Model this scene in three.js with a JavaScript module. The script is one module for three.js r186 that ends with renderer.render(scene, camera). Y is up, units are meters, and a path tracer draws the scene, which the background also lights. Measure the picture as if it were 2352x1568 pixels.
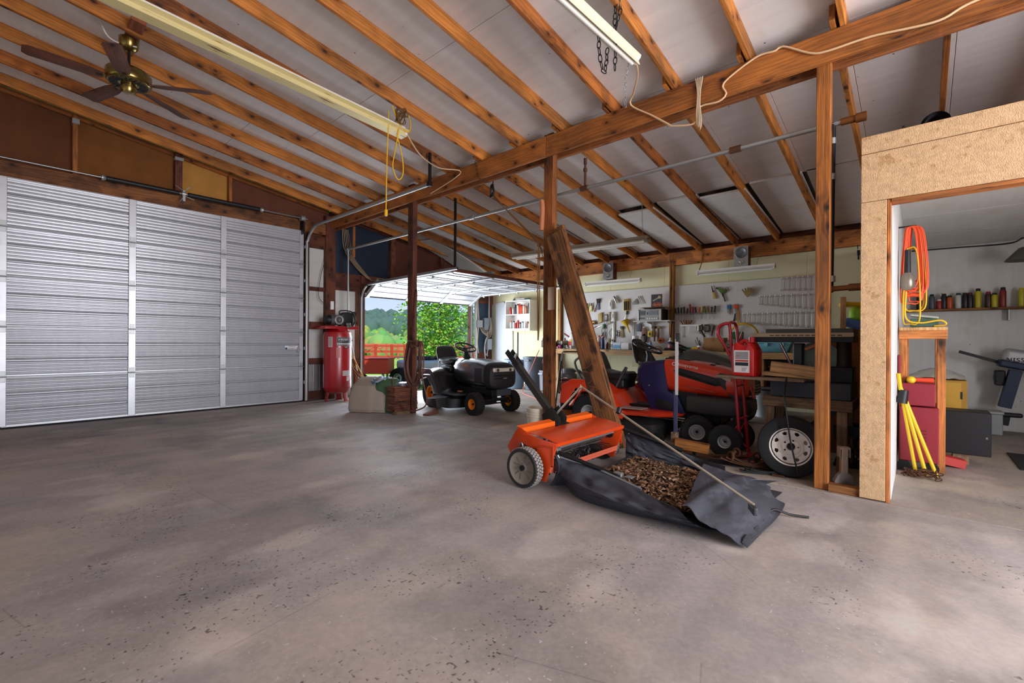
import * as THREE from 'three';
import { mergeGeometries, toCreasedNormals } from 'three/addons/utils/BufferGeometryUtils.js';
import { RoundedBoxGeometry } from 'three/addons/geometries/RoundedBoxGeometry.js';
import { FontLoader } from 'three/addons/loaders/FontLoader.js';
import { TextGeometry } from 'three/addons/geometries/TextGeometry.js';
import { RectAreaLightUniformsLib } from 'three/addons/lights/RectAreaLightUniformsLib.js';

// ---------------------------------------------------------------- camera, sky, sun, exposure
const scene = new THREE.Scene();
const camera = new THREE.PerspectiveCamera(2 * Math.atan(784 / 1045) * 180 / Math.PI, 1.5, 0.05, 2000);
{
  const yaw = 48.13 * Math.PI / 180, roll = 0.37 * Math.PI / 180;           // a 16 mm lens, level, leaning a third of a degree
  const f = new THREE.Vector3(Math.sin(yaw), 0, -Math.cos(yaw)), r = new THREE.Vector3(Math.cos(yaw), 0, Math.sin(yaw));
  camera.position.set(0, 1.2, 0);
  camera.up.copy(r).multiplyScalar(-Math.sin(roll)).addScaledVector(new THREE.Vector3(0, 1, 0), Math.cos(roll));
  camera.lookAt(camera.position.clone().add(f));
}
const renderer = new THREE.WebGLRenderer();
renderer.toneMapping = THREE.LinearToneMapping;
renderer.toneMappingExposure = 1.0;
renderer.shadowMap.enabled = true;
{ // clear summer sky: pale at the horizon, blue above, the same all round
  const h = 256, w = 8, data = new Float32Array(w * h * 4);
  for (let y = 0; y < h; y++) {
    const el = Math.max(0, ((y + 0.5) / h - 0.5) * Math.PI), k = 1 - Math.exp(-el * 4.2), z = 1 - Math.exp(-el * 1.2);
    const c = [0.80 - 0.52 * k - 0.12 * z, 0.92 - 0.42 * k - 0.16 * z, 1.10 - 0.10 * k - 0.16 * z];
    for (let x = 0; x < w; x++) data.set([...c, 1], (y * w + x) * 4);
  }
  const t = new THREE.DataTexture(data, w, h, THREE.RGBAFormat, THREE.FloatType);
  t.mapping = THREE.EquirectangularReflectionMapping; t.magFilter = THREE.LinearFilter; t.needsUpdate = true;
  scene.background = t; scene.environment = t;
  scene.backgroundIntensity = scene.environmentIntensity = 1.0;
}
const sun = new THREE.DirectionalLight(0xfff2e0, 4.6);
sun.position.set(-14, 30, 17); sun.castShadow = true;
sun.shadow.mapSize.set(4096, 4096);
Object.assign(sun.shadow.camera, { left: -25, right: 25, top: 25, bottom: -25, near: 1, far: 90 });
scene.add(sun, sun.target);

// ---------------------------------------------------------------- random numbers, noise, textures
let seed = 12345;
const rnd = (a = 0, b = 1) => { seed = (seed * 1664525 + 1013904223) >>> 0; return a + (b - a) * seed / 4294967296; };
const hash = (x, y, s) => { let h = (x * 374761393 + y * 668265263 + s * 974634777) | 0; h = Math.imul(h ^ (h >>> 13), 1274126177); return ((h ^ (h >>> 16)) >>> 0) / 4294967296; };
const md = (a, n) => ((a % n) + n) % n;
function noise(x, y, px, py, s = 0) {                         // value noise that repeats every px, py cells
  const xi = Math.floor(x), yi = Math.floor(y), fx = x - xi, fy = y - yi, u = fx * fx * (3 - 2 * fx), v = fy * fy * (3 - 2 * fy);
  const x0 = md(xi, px), x1 = md(xi + 1, px), y0 = md(yi, py), y1 = md(yi + 1, py);
  const a = hash(x0, y0, s), b = hash(x1, y0, s), c = hash(x0, y1, s), d = hash(x1, y1, s);
  return a + (b - a) * u + (c - a + (a - b - c + d) * u) * v;
}
const fbm = (x, y, px, py, o, s) => { let t = 0, a = 0.5, n = 0; for (let i = 0; i < o; i++) { t += a * noise(x, y, px, py, s + i * 17); n += a; x *= 2; y *= 2; px *= 2; py *= 2; a *= 0.5; } return t / n; };
const sm = (a, b, x) => { const t = Math.min(1, Math.max(0, (x - a) / (b - a))); return t * t * (3 - 2 * t); };
const mix = (a, b, t) => a + (b - a) * t;
function tex(w, h, fn, { srgb = true, rep = [1, 1], wrap = true } = {}) {   // fn(u, v) -> grey or [r, g, b], 0..1
  const d = new Uint8Array(w * h * 4);
  for (let y = 0; y < h; y++) for (let x = 0; x < w; x++) {
    const c = fn((x + 0.5) / w, (y + 0.5) / h), i = (y * w + x) * 4;
    if (typeof c === 'number') d[i] = d[i + 1] = d[i + 2] = Math.max(0, Math.min(255, c * 255));
    else for (let k = 0; k < 3; k++) d[i + k] = Math.max(0, Math.min(255, c[k] * 255));
    d[i + 3] = 255;
  }
  const t = new THREE.DataTexture(d, w, h);
  t.magFilter = THREE.LinearFilter; t.minFilter = THREE.LinearMipmapLinearFilter; t.generateMipmaps = true;
  if (wrap) t.wrapS = t.wrapT = THREE.RepeatWrapping;
  if (srgb) t.colorSpace = THREE.SRGBColorSpace;
  t.repeat.set(...rep); t.needsUpdate = true;
  return t;
}
const scaled = (t, x, y) => { const c = t.clone(); c.repeat.set(x, y); c.needsUpdate = true; return c; };
function canvas(w, h, draw) {                                  // flat print: lettering, labels, screens
  const c = document.createElement('canvas'); c.width = w; c.height = h;
  draw(c.getContext('2d'), w, h);
  const t = new THREE.CanvasTexture(c); t.colorSpace = THREE.SRGBColorSpace; return t;
}
// wood: the grain runs along u; 3 m by 0.5 m to a repeat
const woodFn = (sd, knots, dark) => {
  const ks = []; for (let i = 0; i < knots; i++) ks.push([hash(i, 1, sd), hash(i, 2, sd), 0.006 + 0.012 * hash(i, 3, sd)]);
  return (u, v) => {
    let w = fbm(u * 3, v * 6, 3, 6, 3, sd) * 0.16 + v, k = 0, near = 0;
    for (const [a, b, r] of ks) {
      let dx = Math.abs(u - a), dy = Math.abs(v - b); dx = Math.min(dx, 1 - dx) * 3; dy = Math.min(dy, 1 - dy) * 0.5;
      const q = dx * dx / 2.5 + dy * dy, e = Math.exp(-q / (r * r * 9));
      w += e * 0.10; near = Math.max(near, e); k = Math.max(k, Math.exp(-q / (r * r)));
    }
    const rings = 0.5 + 0.5 * Math.sin(w * 90 + 3 * noise(u * 8, v * 4, 8, 4, sd + 5));
    const fine = noise(u * 40, v * 220, 40, 220, sd + 9), big = fbm(u * 6, v * 3, 6, 3, 4, sd + 31);
    let g = 0.74 + 0.12 * rings + 0.14 * (fine - 0.5) + 0.5 * (big - 0.5) - 0.2 * near - dark * 0.2 * sm(0.5, 0.75, fbm(u * 14, v * 4, 14, 4, 4, sd + 77));
    g *= 1 - 0.72 * k;
    return [g, g * (0.97 - 0.06 * near), g * (0.94 - 0.12 * near)];
  };
};
const woodA = tex(1024, 512, woodFn(3, 14, 0.4), { rep: [1 / 3, 2] });
const woodB = tex(1024, 512, woodFn(41, 20, 1), { rep: [1 / 3, 2] });
const woodBump = tex(512, 512, (u, v) => 0.5 * noise(u * 20, v * 140, 20, 140, 8) + 0.5 * noise(u * 9, v * 60, 9, 60, 3), { srgb: false, rep: [1 / 3, 2] });
const speck = tex(512, 512, (u, v) => 0.86 + 0.14 * fbm(u * 8, v * 8, 8, 8, 5, 11), { rep: [1, 1] });
const fineBump = tex(256, 256, (u, v) => fbm(u * 32, v * 32, 32, 32, 3, 5), { srgb: false, rep: [4, 4] });

const std = (color, roughness = 0.6, metalness = 0, o = {}) => new THREE.MeshStandardMaterial({ color, roughness, metalness, side: THREE.DoubleSide, ...o });
const phys = (color, roughness = 0.4, metalness = 0, o = {}) => new THREE.MeshPhysicalMaterial({ color, roughness, metalness, side: THREE.DoubleSide, ...o });
const wood = (color, map = woodA, roughness = 0.75) => std(color, roughness, 0, { map, bumpMap: woodBump, bumpScale: 0.0015 });

// ---------------------------------------------------------------- geometry helpers
const V = (x, y, z) => new THREE.Vector3(x, y, z);
const E0 = new THREE.Euler(), Q0 = new THREE.Quaternion();
function T(g, x = 0, y = 0, z = 0, rx = 0, ry = 0, rz = 0) {
  return g.applyMatrix4(new THREE.Matrix4().compose(V(x, y, z), Q0.clone().setFromEuler(new THREE.Euler(rx, ry, rz)), V(1, 1, 1)));
}
const flat = (g) => { const n = g.index ? g.toNonIndexed() : g; for (const k of Object.keys(n.attributes)) if (!['position', 'normal', 'uv'].includes(k)) n.deleteAttribute(k); return n; };
// uv in metres: u along the grain axis (0 x, 1 y, 2 z), with an offset so that no two boards match
function uvBox(g, axis = 0, shift = true) {
  g = flat(g); const p = g.attributes.position, n = g.attributes.normal, uv = new Float32Array(p.count * 2), o = shift ? [rnd(0, 3), rnd(0, 0.5)] : [0, 0];
  const others = [0, 1, 2].filter((k) => k !== axis);
  for (let i = 0; i < p.count; i++) {
    const c = [p.getX(i), p.getY(i), p.getZ(i)], m = [n.getX(i), n.getY(i), n.getZ(i)].map(Math.abs), d = m.indexOf(Math.max(...m));
    const [a, b] = d === axis ? others : [axis, others.find((k) => k !== d)];
    uv[i * 2] = c[a] + o[0]; uv[i * 2 + 1] = c[b] + o[1] + (d === axis ? 0 : d * 0.13);
  }
  g.setAttribute('uv', new THREE.BufferAttribute(uv, 2)); return g;
}
function box(w, h, d, c = 0.004, axis) {                       // box with chamfered edges, centred
  c = Math.min(c, w / 3, h / 3, d / 3);
  if (axis === undefined) axis = w >= h && w >= d ? 0 : h >= d ? 1 : 2;
  let g;
  if (c < 1e-5) g = flat(new THREE.BoxGeometry(w, h, d));
  else {
    const x = w / 2, y = h / 2, z = d / 2, tri = [], P = (sx, sy, sz, k) => [sx * (x - (k === 0 ? 0 : c)), sy * (y - (k === 1 ? 0 : c)), sz * (z - (k === 2 ? 0 : c))];
    const quad = (a, b, q, e) => tri.push(a, b, q, a, q, e), S = [-1, 1];
    for (let k = 0; k < 3; k++) for (const s of S) {
      const [i, j] = [(k + 1) % 3, (k + 2) % 3], v = (p, q) => { const t = []; t[k] = s; t[i] = p; t[j] = q; return P(...t, k); };
      const c4 = [v(-1, -1), v(1, -1), v(1, 1), v(-1, 1)]; if (s < 0) c4.reverse(); quad(...c4);
    }
    for (let k = 0; k < 3; k++) for (const p of S) for (const q of S) {
      const [i, j] = [(k + 1) % 3, (k + 2) % 3], v = (e, m) => { const t = []; t[k] = e; t[i] = p; t[j] = q; return P(...t, m); };
      const c4 = [v(-1, i), v(1, i), v(1, j), v(-1, j)]; if (p * q < 0) c4.reverse(); quad(...c4);
    }
    for (const a of S) for (const b of S) for (const e of S) { const t = [P(a, b, e, 0), P(a, b, e, 1), P(a, b, e, 2)]; if (a * b * e < 0) t.reverse(); tri.push(...t); }
    g = new THREE.BufferGeometry().setAttribute('position', new THREE.Float32BufferAttribute(tri.flat(), 3)); g.computeVertexNormals();
  }
  return uvBox(g, axis);
}
const boxAt = (x0, x1, y0, y1, z0, z1, c, axis) => T(box(x1 - x0, y1 - y0, z1 - z0, c, axis), (x0 + x1) / 2, (y0 + y1) / 2, (z0 + z1) / 2);
const rbox = (w, h, d, r = 0.02, s = 3) => flat(new RoundedBoxGeometry(w, h, d, s, Math.min(r, w / 2.01, h / 2.01, d / 2.01)));
const cyl = (r1, r2, h, n = 20, open = false) => flat(new THREE.CylinderGeometry(r1, r2, h, n, 1, open));
const sph = (r, n = 16, m = 12) => flat(new THREE.SphereGeometry(r, n, m));
const tor = (R, r, n = 32, m = 10, arc = 2 * Math.PI) => flat(new THREE.TorusGeometry(R, r, m, n, arc));
const lathe = (pts, n = 28) => flat(toCreasedNormals(new THREE.LatheGeometry(pts.map((p) => new THREE.Vector2(Math.max(p[0], 1e-5), p[1])), n), 0.7));
function aim(g, a, b) {                                        // takes a thing along +Y of length 1..n and lays it from a to b
  const d = V(...b).sub(V(...a)); return g.applyMatrix4(new THREE.Matrix4().compose(V(...a).addScaledVector(d, 0.5), Q0.clone().setFromUnitVectors(V(0, 1, 0), d.clone().normalize()), V(1, 1, 1)));
}
const dist = (a, b) => Math.hypot(a[0] - b[0], a[1] - b[1], a[2] - b[2]);
const rod = (a, b, r, n = 10, r2 = r) => aim(cyl(r2, r, dist(a, b), n), a, b);
function bar(a, b, w, h, side = [0, 0, 1], c = 0.003) {        // board from a to b, w across, h along `side`
  const d = V(...b).sub(V(...a)), L = d.length(); d.normalize();
  const s = V(...side).addScaledVector(d, -V(...side).dot(d)).normalize(), o = d.clone().cross(s);
  return box(L, w, h, c, 0).applyMatrix4(new THREE.Matrix4().makeBasis(d, o.negate(), s).setPosition(V(...a).add(V(...b)).multiplyScalar(0.5)));
}
const curve = (pts, closed = false, t = 0.5) => new THREE.CatmullRomCurve3(pts.map((p) => V(...p)), closed, 'catmullrom', t);
const tube = (pts, r, n = pts.length * 6, m = 7, closed = false) => flat(new THREE.TubeGeometry(curve(pts, closed), n, r, m, closed));
const shape = (pts) => new THREE.Shape(pts.map((p) => new THREE.Vector2(p[0], p[1])));
function ext(pts, depth, bevel = 0, holes = [], seg = 2) {     // outline in x, y pulled along z, centred in z
  const s = pts instanceof THREE.Shape ? pts : shape(pts); for (const h of holes) s.holes.push(new THREE.Path(h.map((p) => new THREE.Vector2(p[0], p[1]))));
  const g = new THREE.ExtrudeGeometry(s, { depth: depth - 2 * bevel, bevelEnabled: bevel > 0, bevelSize: bevel, bevelOffset: -bevel, bevelThickness: bevel, bevelSegments: seg, curveSegments: 14 });
  return flat(toCreasedNormals(T(g, 0, 0, -(depth - 2 * bevel) / 2), 0.6));
}
function grid(nu, nv, fn, thick = 0) {                         // sheet from fn(u, v) -> [x, y, z]; with a thickness it gets a second side and edges
  const pos = [], uv = [], idx = [], at = (i, j) => i * (nv + 1) + j;
  for (let i = 0; i <= nu; i++) for (let j = 0; j <= nv; j++) { pos.push(...fn(i / nu, j / nv)); uv.push(i / nu, j / nv); }
  for (let i = 0; i < nu; i++) for (let j = 0; j < nv; j++) idx.push(at(i, j), at(i + 1, j), at(i + 1, j + 1), at(i, j), at(i + 1, j + 1), at(i, j + 1));
  const make = (p, ix) => { const g = new THREE.BufferGeometry().setAttribute('position', new THREE.Float32BufferAttribute(p, 3)).setAttribute('uv', new THREE.Float32BufferAttribute(uv.concat(p.length > pos.length ? uv : []), 2)); g.setIndex(ix); g.computeVertexNormals(); return g; };
  const g = make(pos, idx); if (!thick) return flat(g);
  const n = g.attributes.normal, p2 = pos.slice(), N = pos.length / 3, all = idx.slice();
  for (let k = 0; k < N; k++) p2.push(pos[k * 3] - n.getX(k) * thick, pos[k * 3 + 1] - n.getY(k) * thick, pos[k * 3 + 2] - n.getZ(k) * thick);
  for (let k = 0; k < idx.length; k += 3) all.push(idx[k] + N, idx[k + 2] + N, idx[k + 1] + N);
  const edge = (a, b) => all.push(a, a + N, b, b, a + N, b + N);
  for (let i = 0; i < nu; i++) { edge(at(i + 1, 0), at(i, 0)); edge(at(i, nv), at(i + 1, nv)); }
  for (let j = 0; j < nv; j++) { edge(at(0, j), at(0, j + 1)); edge(at(nu, j + 1), at(nu, j)); }
  return flat(toCreasedNormals(make(p2, all), 0.9));
}
// ---------------------------------------------------------------- things, parts
const used = {};
const numbered = (n) => { const k = used[n] = (used[n] ?? -1) + 1; return k ? n + '_' + String(k).padStart(3, '0') : n; };
function tag(o, label, category, group, kind) {
  if (label) o.userData.label = label; if (category) o.userData.category = category;
  if (group) o.userData.group = group; if (kind) o.userData.kind = kind; return o;
}
function thing(name, label, category, [x, y, z] = [0, 0, 0], turn = 0, group) {
  const o = new THREE.Group(); o.name = numbered(name); scene.add(o); o.position.set(x, y, z); o.rotation.y = turn;
  return tag(o, label, category, group);
}
const merge = (gs) => gs.length === 1 ? flat(gs[0]) : mergeGeometries(gs.flat().map(flat));
function part(name, parent, mat, ...gs) {                      // one mesh, child of its thing (or part)
  const m = new THREE.Mesh(merge(gs), mat); m.castShadow = m.receiveShadow = true;
  m.name = numbered(name); parent.add(m); return m;
}
function one(name, label, category, mat, gs, group) { return tag(part(name, scene, mat, ...(Array.isArray(gs) ? gs : [gs])), label, category, group); }
function struct(name) { const o = new THREE.Group(); o.name = numbered(name); scene.add(o); o.userData.kind = 'structure'; return o; }
function copy(o, label) {
  const c = o.clone(); c.name = numbered(o.name.replace(/_\d{3}$/, '')); scene.add(c); c.userData = { ...o.userData };
  c.traverse((q) => { if (q !== c) q.name = numbered(q.name.replace(/_\d{3}$/, '')); });
  if (label) c.userData.label = label; return c;
}
// ---------------------------------------------------------------- materials of the building
const M = {};
M.rafter = wood(0xe0913f, woodA, 0.7); M.rafterB = wood(0xc97a33, woodB, 0.7);
M.beam = wood(0xc47a36, woodA, 0.7); M.post = wood(0xa9662f, woodB, 0.75); M.dark = wood(0x74402a, woodB, 0.8); M.pine = wood(0xf0c183, woodA, 0.65);
M.weathered = wood(0xa98d6e, woodB, 0.85); M.header = wood(0xdb8b45, woodB, 0.7); M.redbrown = wood(0x8a5240, woodB, 0.85);
const streaks = tex(1024, 256, (u, v) => {                     // old drips down a board, with the grain below
  let g = woodFn(91, 6, 0.6)(u, v), s = 0;
  for (let i = 0; i < 46; i++) { const x = hash(i, 3, 7), w = 0.0012 + 0.003 * hash(i, 4, 7), a = hash(i, 5, 7) * 0.5, b = 0.5 + 0.5 * hash(i, 6, 7); const dx = Math.abs(u - x + 0.003 * (noise(v * 9, i, 9, 64, 3) - 0.5)); if (v > a && v < b) s = Math.max(s, sm(w, w * 0.4, dx) * (0.5 + 0.5 * noise(u * 200, v * 12, 200, 12, 9))); }
  return g.map((q, k) => mix(q, [1.0, 0.92, 0.82][k], s * 0.62));
}, { rep: [1 / 3, 1 / 0.26] });
M.drip = std(0xb87038, 0.75, 0, { map: streaks, bumpMap: woodBump, bumpScale: 0.0015 });
const boardTex = tex(1024, 1024, (u, v) => {                   // painted foam board: brush marks, dents, small stains
  let g = 0.95 + 0.05 * (fbm(u * 60, v * 4, 60, 4, 3, 2) - 0.5) + 0.07 * (fbm(u * 5, v * 5, 5, 5, 4, 4) - 0.5);
  const st = sm(0.62, 0.78, fbm(u * 7, v * 7, 7, 7, 5, 21)) * 0.03; let d = 0;
  for (let i = 0; i < 26; i++) { const dx = (u - hash(i, 1, 4)) , dy = v - hash(i, 2, 4), r = 0.0016 + 0.002 * hash(i, 3, 4); d = Math.max(d, sm(r * 1.3, r * 0.6, Math.hypot(dx, dy * (0.6 + hash(i, 5, 4))))); }
  g -= st + d * 0.5; return [g, g - st * 0.3, g - st * 0.9];
}, { rep: [0.4, 0.4] });
M.foam = std(0xf4f0ec, 0.62, 0, { map: boardTex, bumpMap: fineBump, bumpScale: 0.0006 });
M.foamEdge = std(0xd8d4cc, 0.8);
M.fiber = std(0x84501d, 0.9, 0, { map: speck, bumpMap: fineBump, bumpScale: 0.001 }); M.fiberDark = std(0x6a3c1a, 0.9, 0, { map: speck }); M.fiberPale = std(0xc98f42, 0.9, 0, { map: speck });
M.fiberRed = std(0x70402c, 0.9, 0, { map: speck });
M.navy = std(0x26344a, 0.7, 0, { map: speck });
M.cream = std(0xe9e3b8, 0.75, 0, { map: tex(512, 512, (u, v) => { const s = sm(0.55, 0.8, fbm(u * 3, v * 3, 3, 3, 5, 8)); const g = 0.97 - 0.07 * s + 0.03 * (fbm(u * 40, v * 6, 40, 6, 3, 1) - 0.5); return [g, g - 0.01 * s, g - 0.05 * s]; }, { rep: [0.4, 0.4] }) });
M.whiteWall = std(0xdedcd6, 0.7, 0, { map: scaled(boardTex, 0.5, 0.5) });
M.tan = std(0xdcb587, 0.8, 0, { map: tex(1024, 1024, (u, v) => {            // painted chip board: strands, knocks and dirt
  let g = 0.92; const a = fbm(u * 70, v * 40, 70, 40, 2, 3), b = fbm(u * 36, v * 80, 36, 80, 2, 7); g += 0.10 * (a - 0.5) + 0.10 * (b - 0.5);
  const dirt = sm(0.6, 0.72, fbm(u * 26, v * 26, 26, 26, 4, 13)) * sm(0.45, 0.7, fbm(u * 4, v * 4, 4, 4, 3, 5)); g -= dirt * 0.12;
  return [g, g * (1 - 0.05 * dirt), g * (1 - 0.12 * dirt)];
}, { rep: [0.8, 0.8] }), bumpMap: scaled(fineBump, 8, 5), bumpScale: 0.002 });
M.galv = std(0xb9bcbb, 0.42, 0.75, { map: speck }); M.steel = std(0x9a9a98, 0.35, 0.9); M.chrome = std(0xd6d6d4, 0.18, 1); M.blackIron = std(0x1b1a1a, 0.5, 0.4); M.rust = std(0x5f3a22, 0.85, 0.3, { map: speck });
M.black = std(0x121213, 0.5); M.rubber = std(0x171717, 0.85); M.white = std(0xf1efe9, 0.5); M.red = phys(0xb3121a, 0.35, 0, { clearcoat: 0.4, clearcoatRoughness: 0.2 }); M.yellow = std(0xe4b21e, 0.5);
const doorTex = tex(512, 512, (u, v) => { let g = 0.95 + 0.05 * (fbm(u * 40, v * 6, 40, 6, 3, 6) - 0.5) + 0.06 * (fbm(u * 4, v * 5, 4, 5, 4, 9) - 0.5); const d = sm(0.66, 0.8, fbm(u * 22, v * 22, 22, 22, 4, 14)); return g - 0.03 * d; }, { rep: [0.5, 0.5] });
M.doorSkin = std(0xc4c6ca, 0.36, 0.35, { map: doorTex }); M.doorStile = std(0xd4d6d8, 0.38, 0.55, { map: doorTex });

// ---------------------------------------------------------------- floor: two slabs that meet under the posts
const slope = -0.152, under = (x) => 3.74 + slope * (x - 4.45), pitch = Math.atan(slope);
const concrete = tex(2048, 2048, (u, v) => {
  const big = fbm(u * 4, v * 4, 4, 4, 5, 1), mid = fbm(u * 17, v * 17, 17, 17, 4, 2), fine = noise(u * 300, v * 300, 300, 300, 4) * 0.6 + noise(u * 900, v * 900, 900, 900, 5) * 0.4;
  let g = 0.86 + 0.16 * (big - 0.5) + 0.16 * (mid - 0.5) + 0.09 * (fine - 0.5);
  const trowel = fbm(u * 5 + 2 * big, v * 34, 5, 34, 4, 31); g += 0.12 * (trowel - 0.5);
  const stain = sm(0.62, 0.76, fbm(u * 7, v * 7, 7, 7, 5, 51)); g -= 0.08 * stain;
  const pale = sm(0.6, 0.74, fbm(u * 9, v * 11, 9, 11, 5, 71)); g += 0.09 * pale;
  const pit = sm(0.86, 0.92, noise(u * 420, v * 420, 420, 420, 81)) * sm(0.6, 0.72, noise(u * 16, v * 16, 16, 16, 82)); g -= 0.34 * pit;
  const chip = sm(0.93, 0.97, noise(u * 460, v * 460, 460, 460, 91)) * sm(0.55, 0.7, noise(u * 21, v * 21, 21, 21, 92)); g += 0.5 * chip;
  let scr = 0; for (let i = 0; i < 26; i++) { const a = hash(i, 1, 99) * 6.28, cx = hash(i, 2, 99), cy = hash(i, 3, 99), dx = u - cx, dy = v - cy, s = dx * Math.cos(a) + dy * Math.sin(a), n = -dx * Math.sin(a) + dy * Math.cos(a) + 0.6 * s * s * (hash(i, 4, 99) - 0.5); if (Math.abs(s) < 0.02 + 0.07 * hash(i, 5, 99)) scr = Math.max(scr, sm(0.0009, 0.0003, Math.abs(n))); }
  g += (hash(3, 1, 1) > 2 ? 1 : -0.09) * scr;
  const w = mid - 0.5 + 0.8 * (fbm(u * 6, v * 6, 6, 6, 3, 61) - 0.5);
  return [g * (1 + 0.02 * w), g * (0.955 - 0.01 * w), g * (0.91 - 0.07 * w)];
}, { rep: [1, 1] });
const concreteBump = tex(1024, 1024, (u, v) => 0.5 + 0.35 * (fbm(u * 60, v * 60, 60, 60, 4, 7) - 0.5) - 0.5 * sm(0.86, 0.92, noise(u * 420, v * 420, 420, 420, 81)) * sm(0.6, 0.72, noise(u * 16, v * 16, 16, 16, 82)), { srgb: false, rep: [1, 1] });
const concreteRough = tex(512, 512, (u, v) => 0.52 + 0.36 * fbm(u * 6, v * 6, 6, 6, 5, 1), { srgb: false, rep: [1, 1] });
M.slab = std(0xc6c4c4, 1, 0, { map: concrete, bumpMap: concreteBump, bumpScale: 0.0025, roughnessMap: concreteRough });
M.slabB = std(0xbeb9b2, 1, 0, { map: concrete, bumpMap: concreteBump, bumpScale: 0.0025, roughnessMap: concreteRough });
const floor = struct('floor');
{
  const slab = (x0, x1, z0, z1, m, o) => { const g = boxAt(x0, x1, -0.15, 0, z0, z1, 0.006, 0), p = g.attributes.position, uv = g.attributes.uv; for (let i = 0; i < p.count; i++) uv.setXY(i, p.getX(i) / 5.1 + o, p.getZ(i) / 5.1 + 0.37 + o); return part('slab', floor, m, g); };
  slab(-7, 4.4, -9.2, 4.6, M.slab, 0); slab(4.408, 9.5, -9.2, 4.6, M.slabB, 0.31);
}
// ---------------------------------------------------------------- roof: foam boards on rafters
const ceiling = struct('ceiling'), RZ = []; for (let k = 0; k < 13; k++) RZ.push(-0.47 - 0.686 * k);
for (let k = 1; k <= 6; k++) RZ.unshift(-0.47 + 0.686 * k);
const rafterGeo = [0, 1, 2].map(() => box(5.85, 0.145, 0.04, 0.003)), leanGeo = [0, 1, 2].map(() => box(5.0, 0.14, 0.04, 0.003));
RZ.forEach((z, i) => {
  const put = (gs, x, L, zz) => { const m = part('rafter', ceiling, i % 4 === 1 ? M.rafterB : M.rafter, gs[i % 3]); m.position.set(x, under(x) + 0.0725, zz); m.rotation.z = pitch; };
  put(rafterGeo, 1.88, 0, z); put(leanGeo, 6.84, 0, z - 0.062);
  const w = part('rafter', ceiling, M.rafter, rafterGeo[i % 3]); w.position.set(-3.86, under(-1) - 0.152 * 2.86 + 0.0725, z); w.rotation.z = -pitch;
});
{
  const edge = [...RZ].sort((a, b) => a - b); edge.unshift(-9.25); edge.push(4.5);
  const geo = {}, sheet = (x0, x1, z0, z1, drop, tilt, roll) => {
    const L = (x1 - x0) / Math.cos(pitch) - 0.004, W = z1 - z0 - 0.004, k = L.toFixed(2) + W.toFixed(2) + (seed % 3);
    const g = geo[k] ??= box(L, 0.03, W, 0.002, 0), m = part('foam_board', ceiling, M.foam, g), x = (x0 + x1) / 2;
    m.position.set(x, under(x) + 0.162 - drop, (z0 + z1) / 2); m.rotation.set(roll || 0, 0, pitch + (tilt || 0)); return m;
  };
  for (let i = 0; i + 1 < edge.length; i++) {
    const z0 = edge[i], z1 = edge[i + 1], near = z1 > -6, seam = near ? 2.92 : 2.27;
    sheet(-1.0, seam, z0, z1, 0); sheet(seam, 4.62, z0, z1, 0);
    const sag = { '-2.53': 0.05, '-1.84': 0.015, '-3.90': 0.06, '-3.21': 0.02, '-8.70': 0.0 }[z0.toFixed(2)] ?? 0.004 * (i % 3);
    sheet(4.62, 7.1, z0, z1, 0); sheet(7.06, 9.25, z0 + 0.022, z1 - 0.022, sag, sag > 0.03 ? 0.045 : sag > 0.01 ? 0.015 : 0, 0);
    const m = part('foam_board', ceiling, M.foam, geo['w' + i] ??= box(5.6, 0.03, z1 - z0 - 0.004, 0.002, 0)); m.position.set(-3.8, under(-1) - 0.152 * 2.8 + 0.162, (z0 + z1) / 2); m.rotation.z = -pitch;
  }
  const roof = struct('roof');
  const r1 = part('roofing_sheet', roof, M.galv, box(10.7, 0.02, 14.2, 0.001, 0)); r1.position.set(4.2, under(4.2) + 0.24, -2.5); r1.rotation.z = pitch;
  const r2 = part('roofing_sheet', roof, M.galv, box(6.1, 0.02, 14.2, 0.001, 0)); r2.position.set(-4.0, under(-1) - 0.152 * 3.0 + 0.24, -2.5); r2.rotation.z = -pitch;
}
// ---------------------------------------------------------------- beam on posts
const beam = struct('beam');
part('beam_board', beam, M.beam, boxAt(4.45, 4.492, 3.488, 3.735, -9.1, -3.45, 0.004, 2)); part('beam_board', beam, M.beam, boxAt(4.45, 4.492, 3.488, 3.735, -3.447, 4.4, 0.004, 2));
part('beam_board', beam, M.drip, boxAt(4.585, 4.627, 3.475, 3.72, -9.1, 0.9, 0.004, 2), boxAt(4.585, 4.627, 3.475, 3.72, 0.903, 4.4, 0.004, 2));
const postSpots = [-6.31, -3.44, -0.6];
postSpots.forEach((z, i) => { const s = struct('post'); part('timber', s, i === 1 ? M.post : i ? wood(0xb9732f, woodA) : M.dark, boxAt(4.492, 4.585, 0, 3.8 - i * 0.02, z - 0.07 + (i === 2 ? 0.02 : 0), z + 0.07 - (i === 2 ? 0.02 : 0), 0.005, 1)); });
{ const s = struct('post'); part('timber', s, M.dark, boxAt(4.35, 4.56, 0, 3.74, -9.1, -8.99, 0.005, 1)); }
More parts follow.
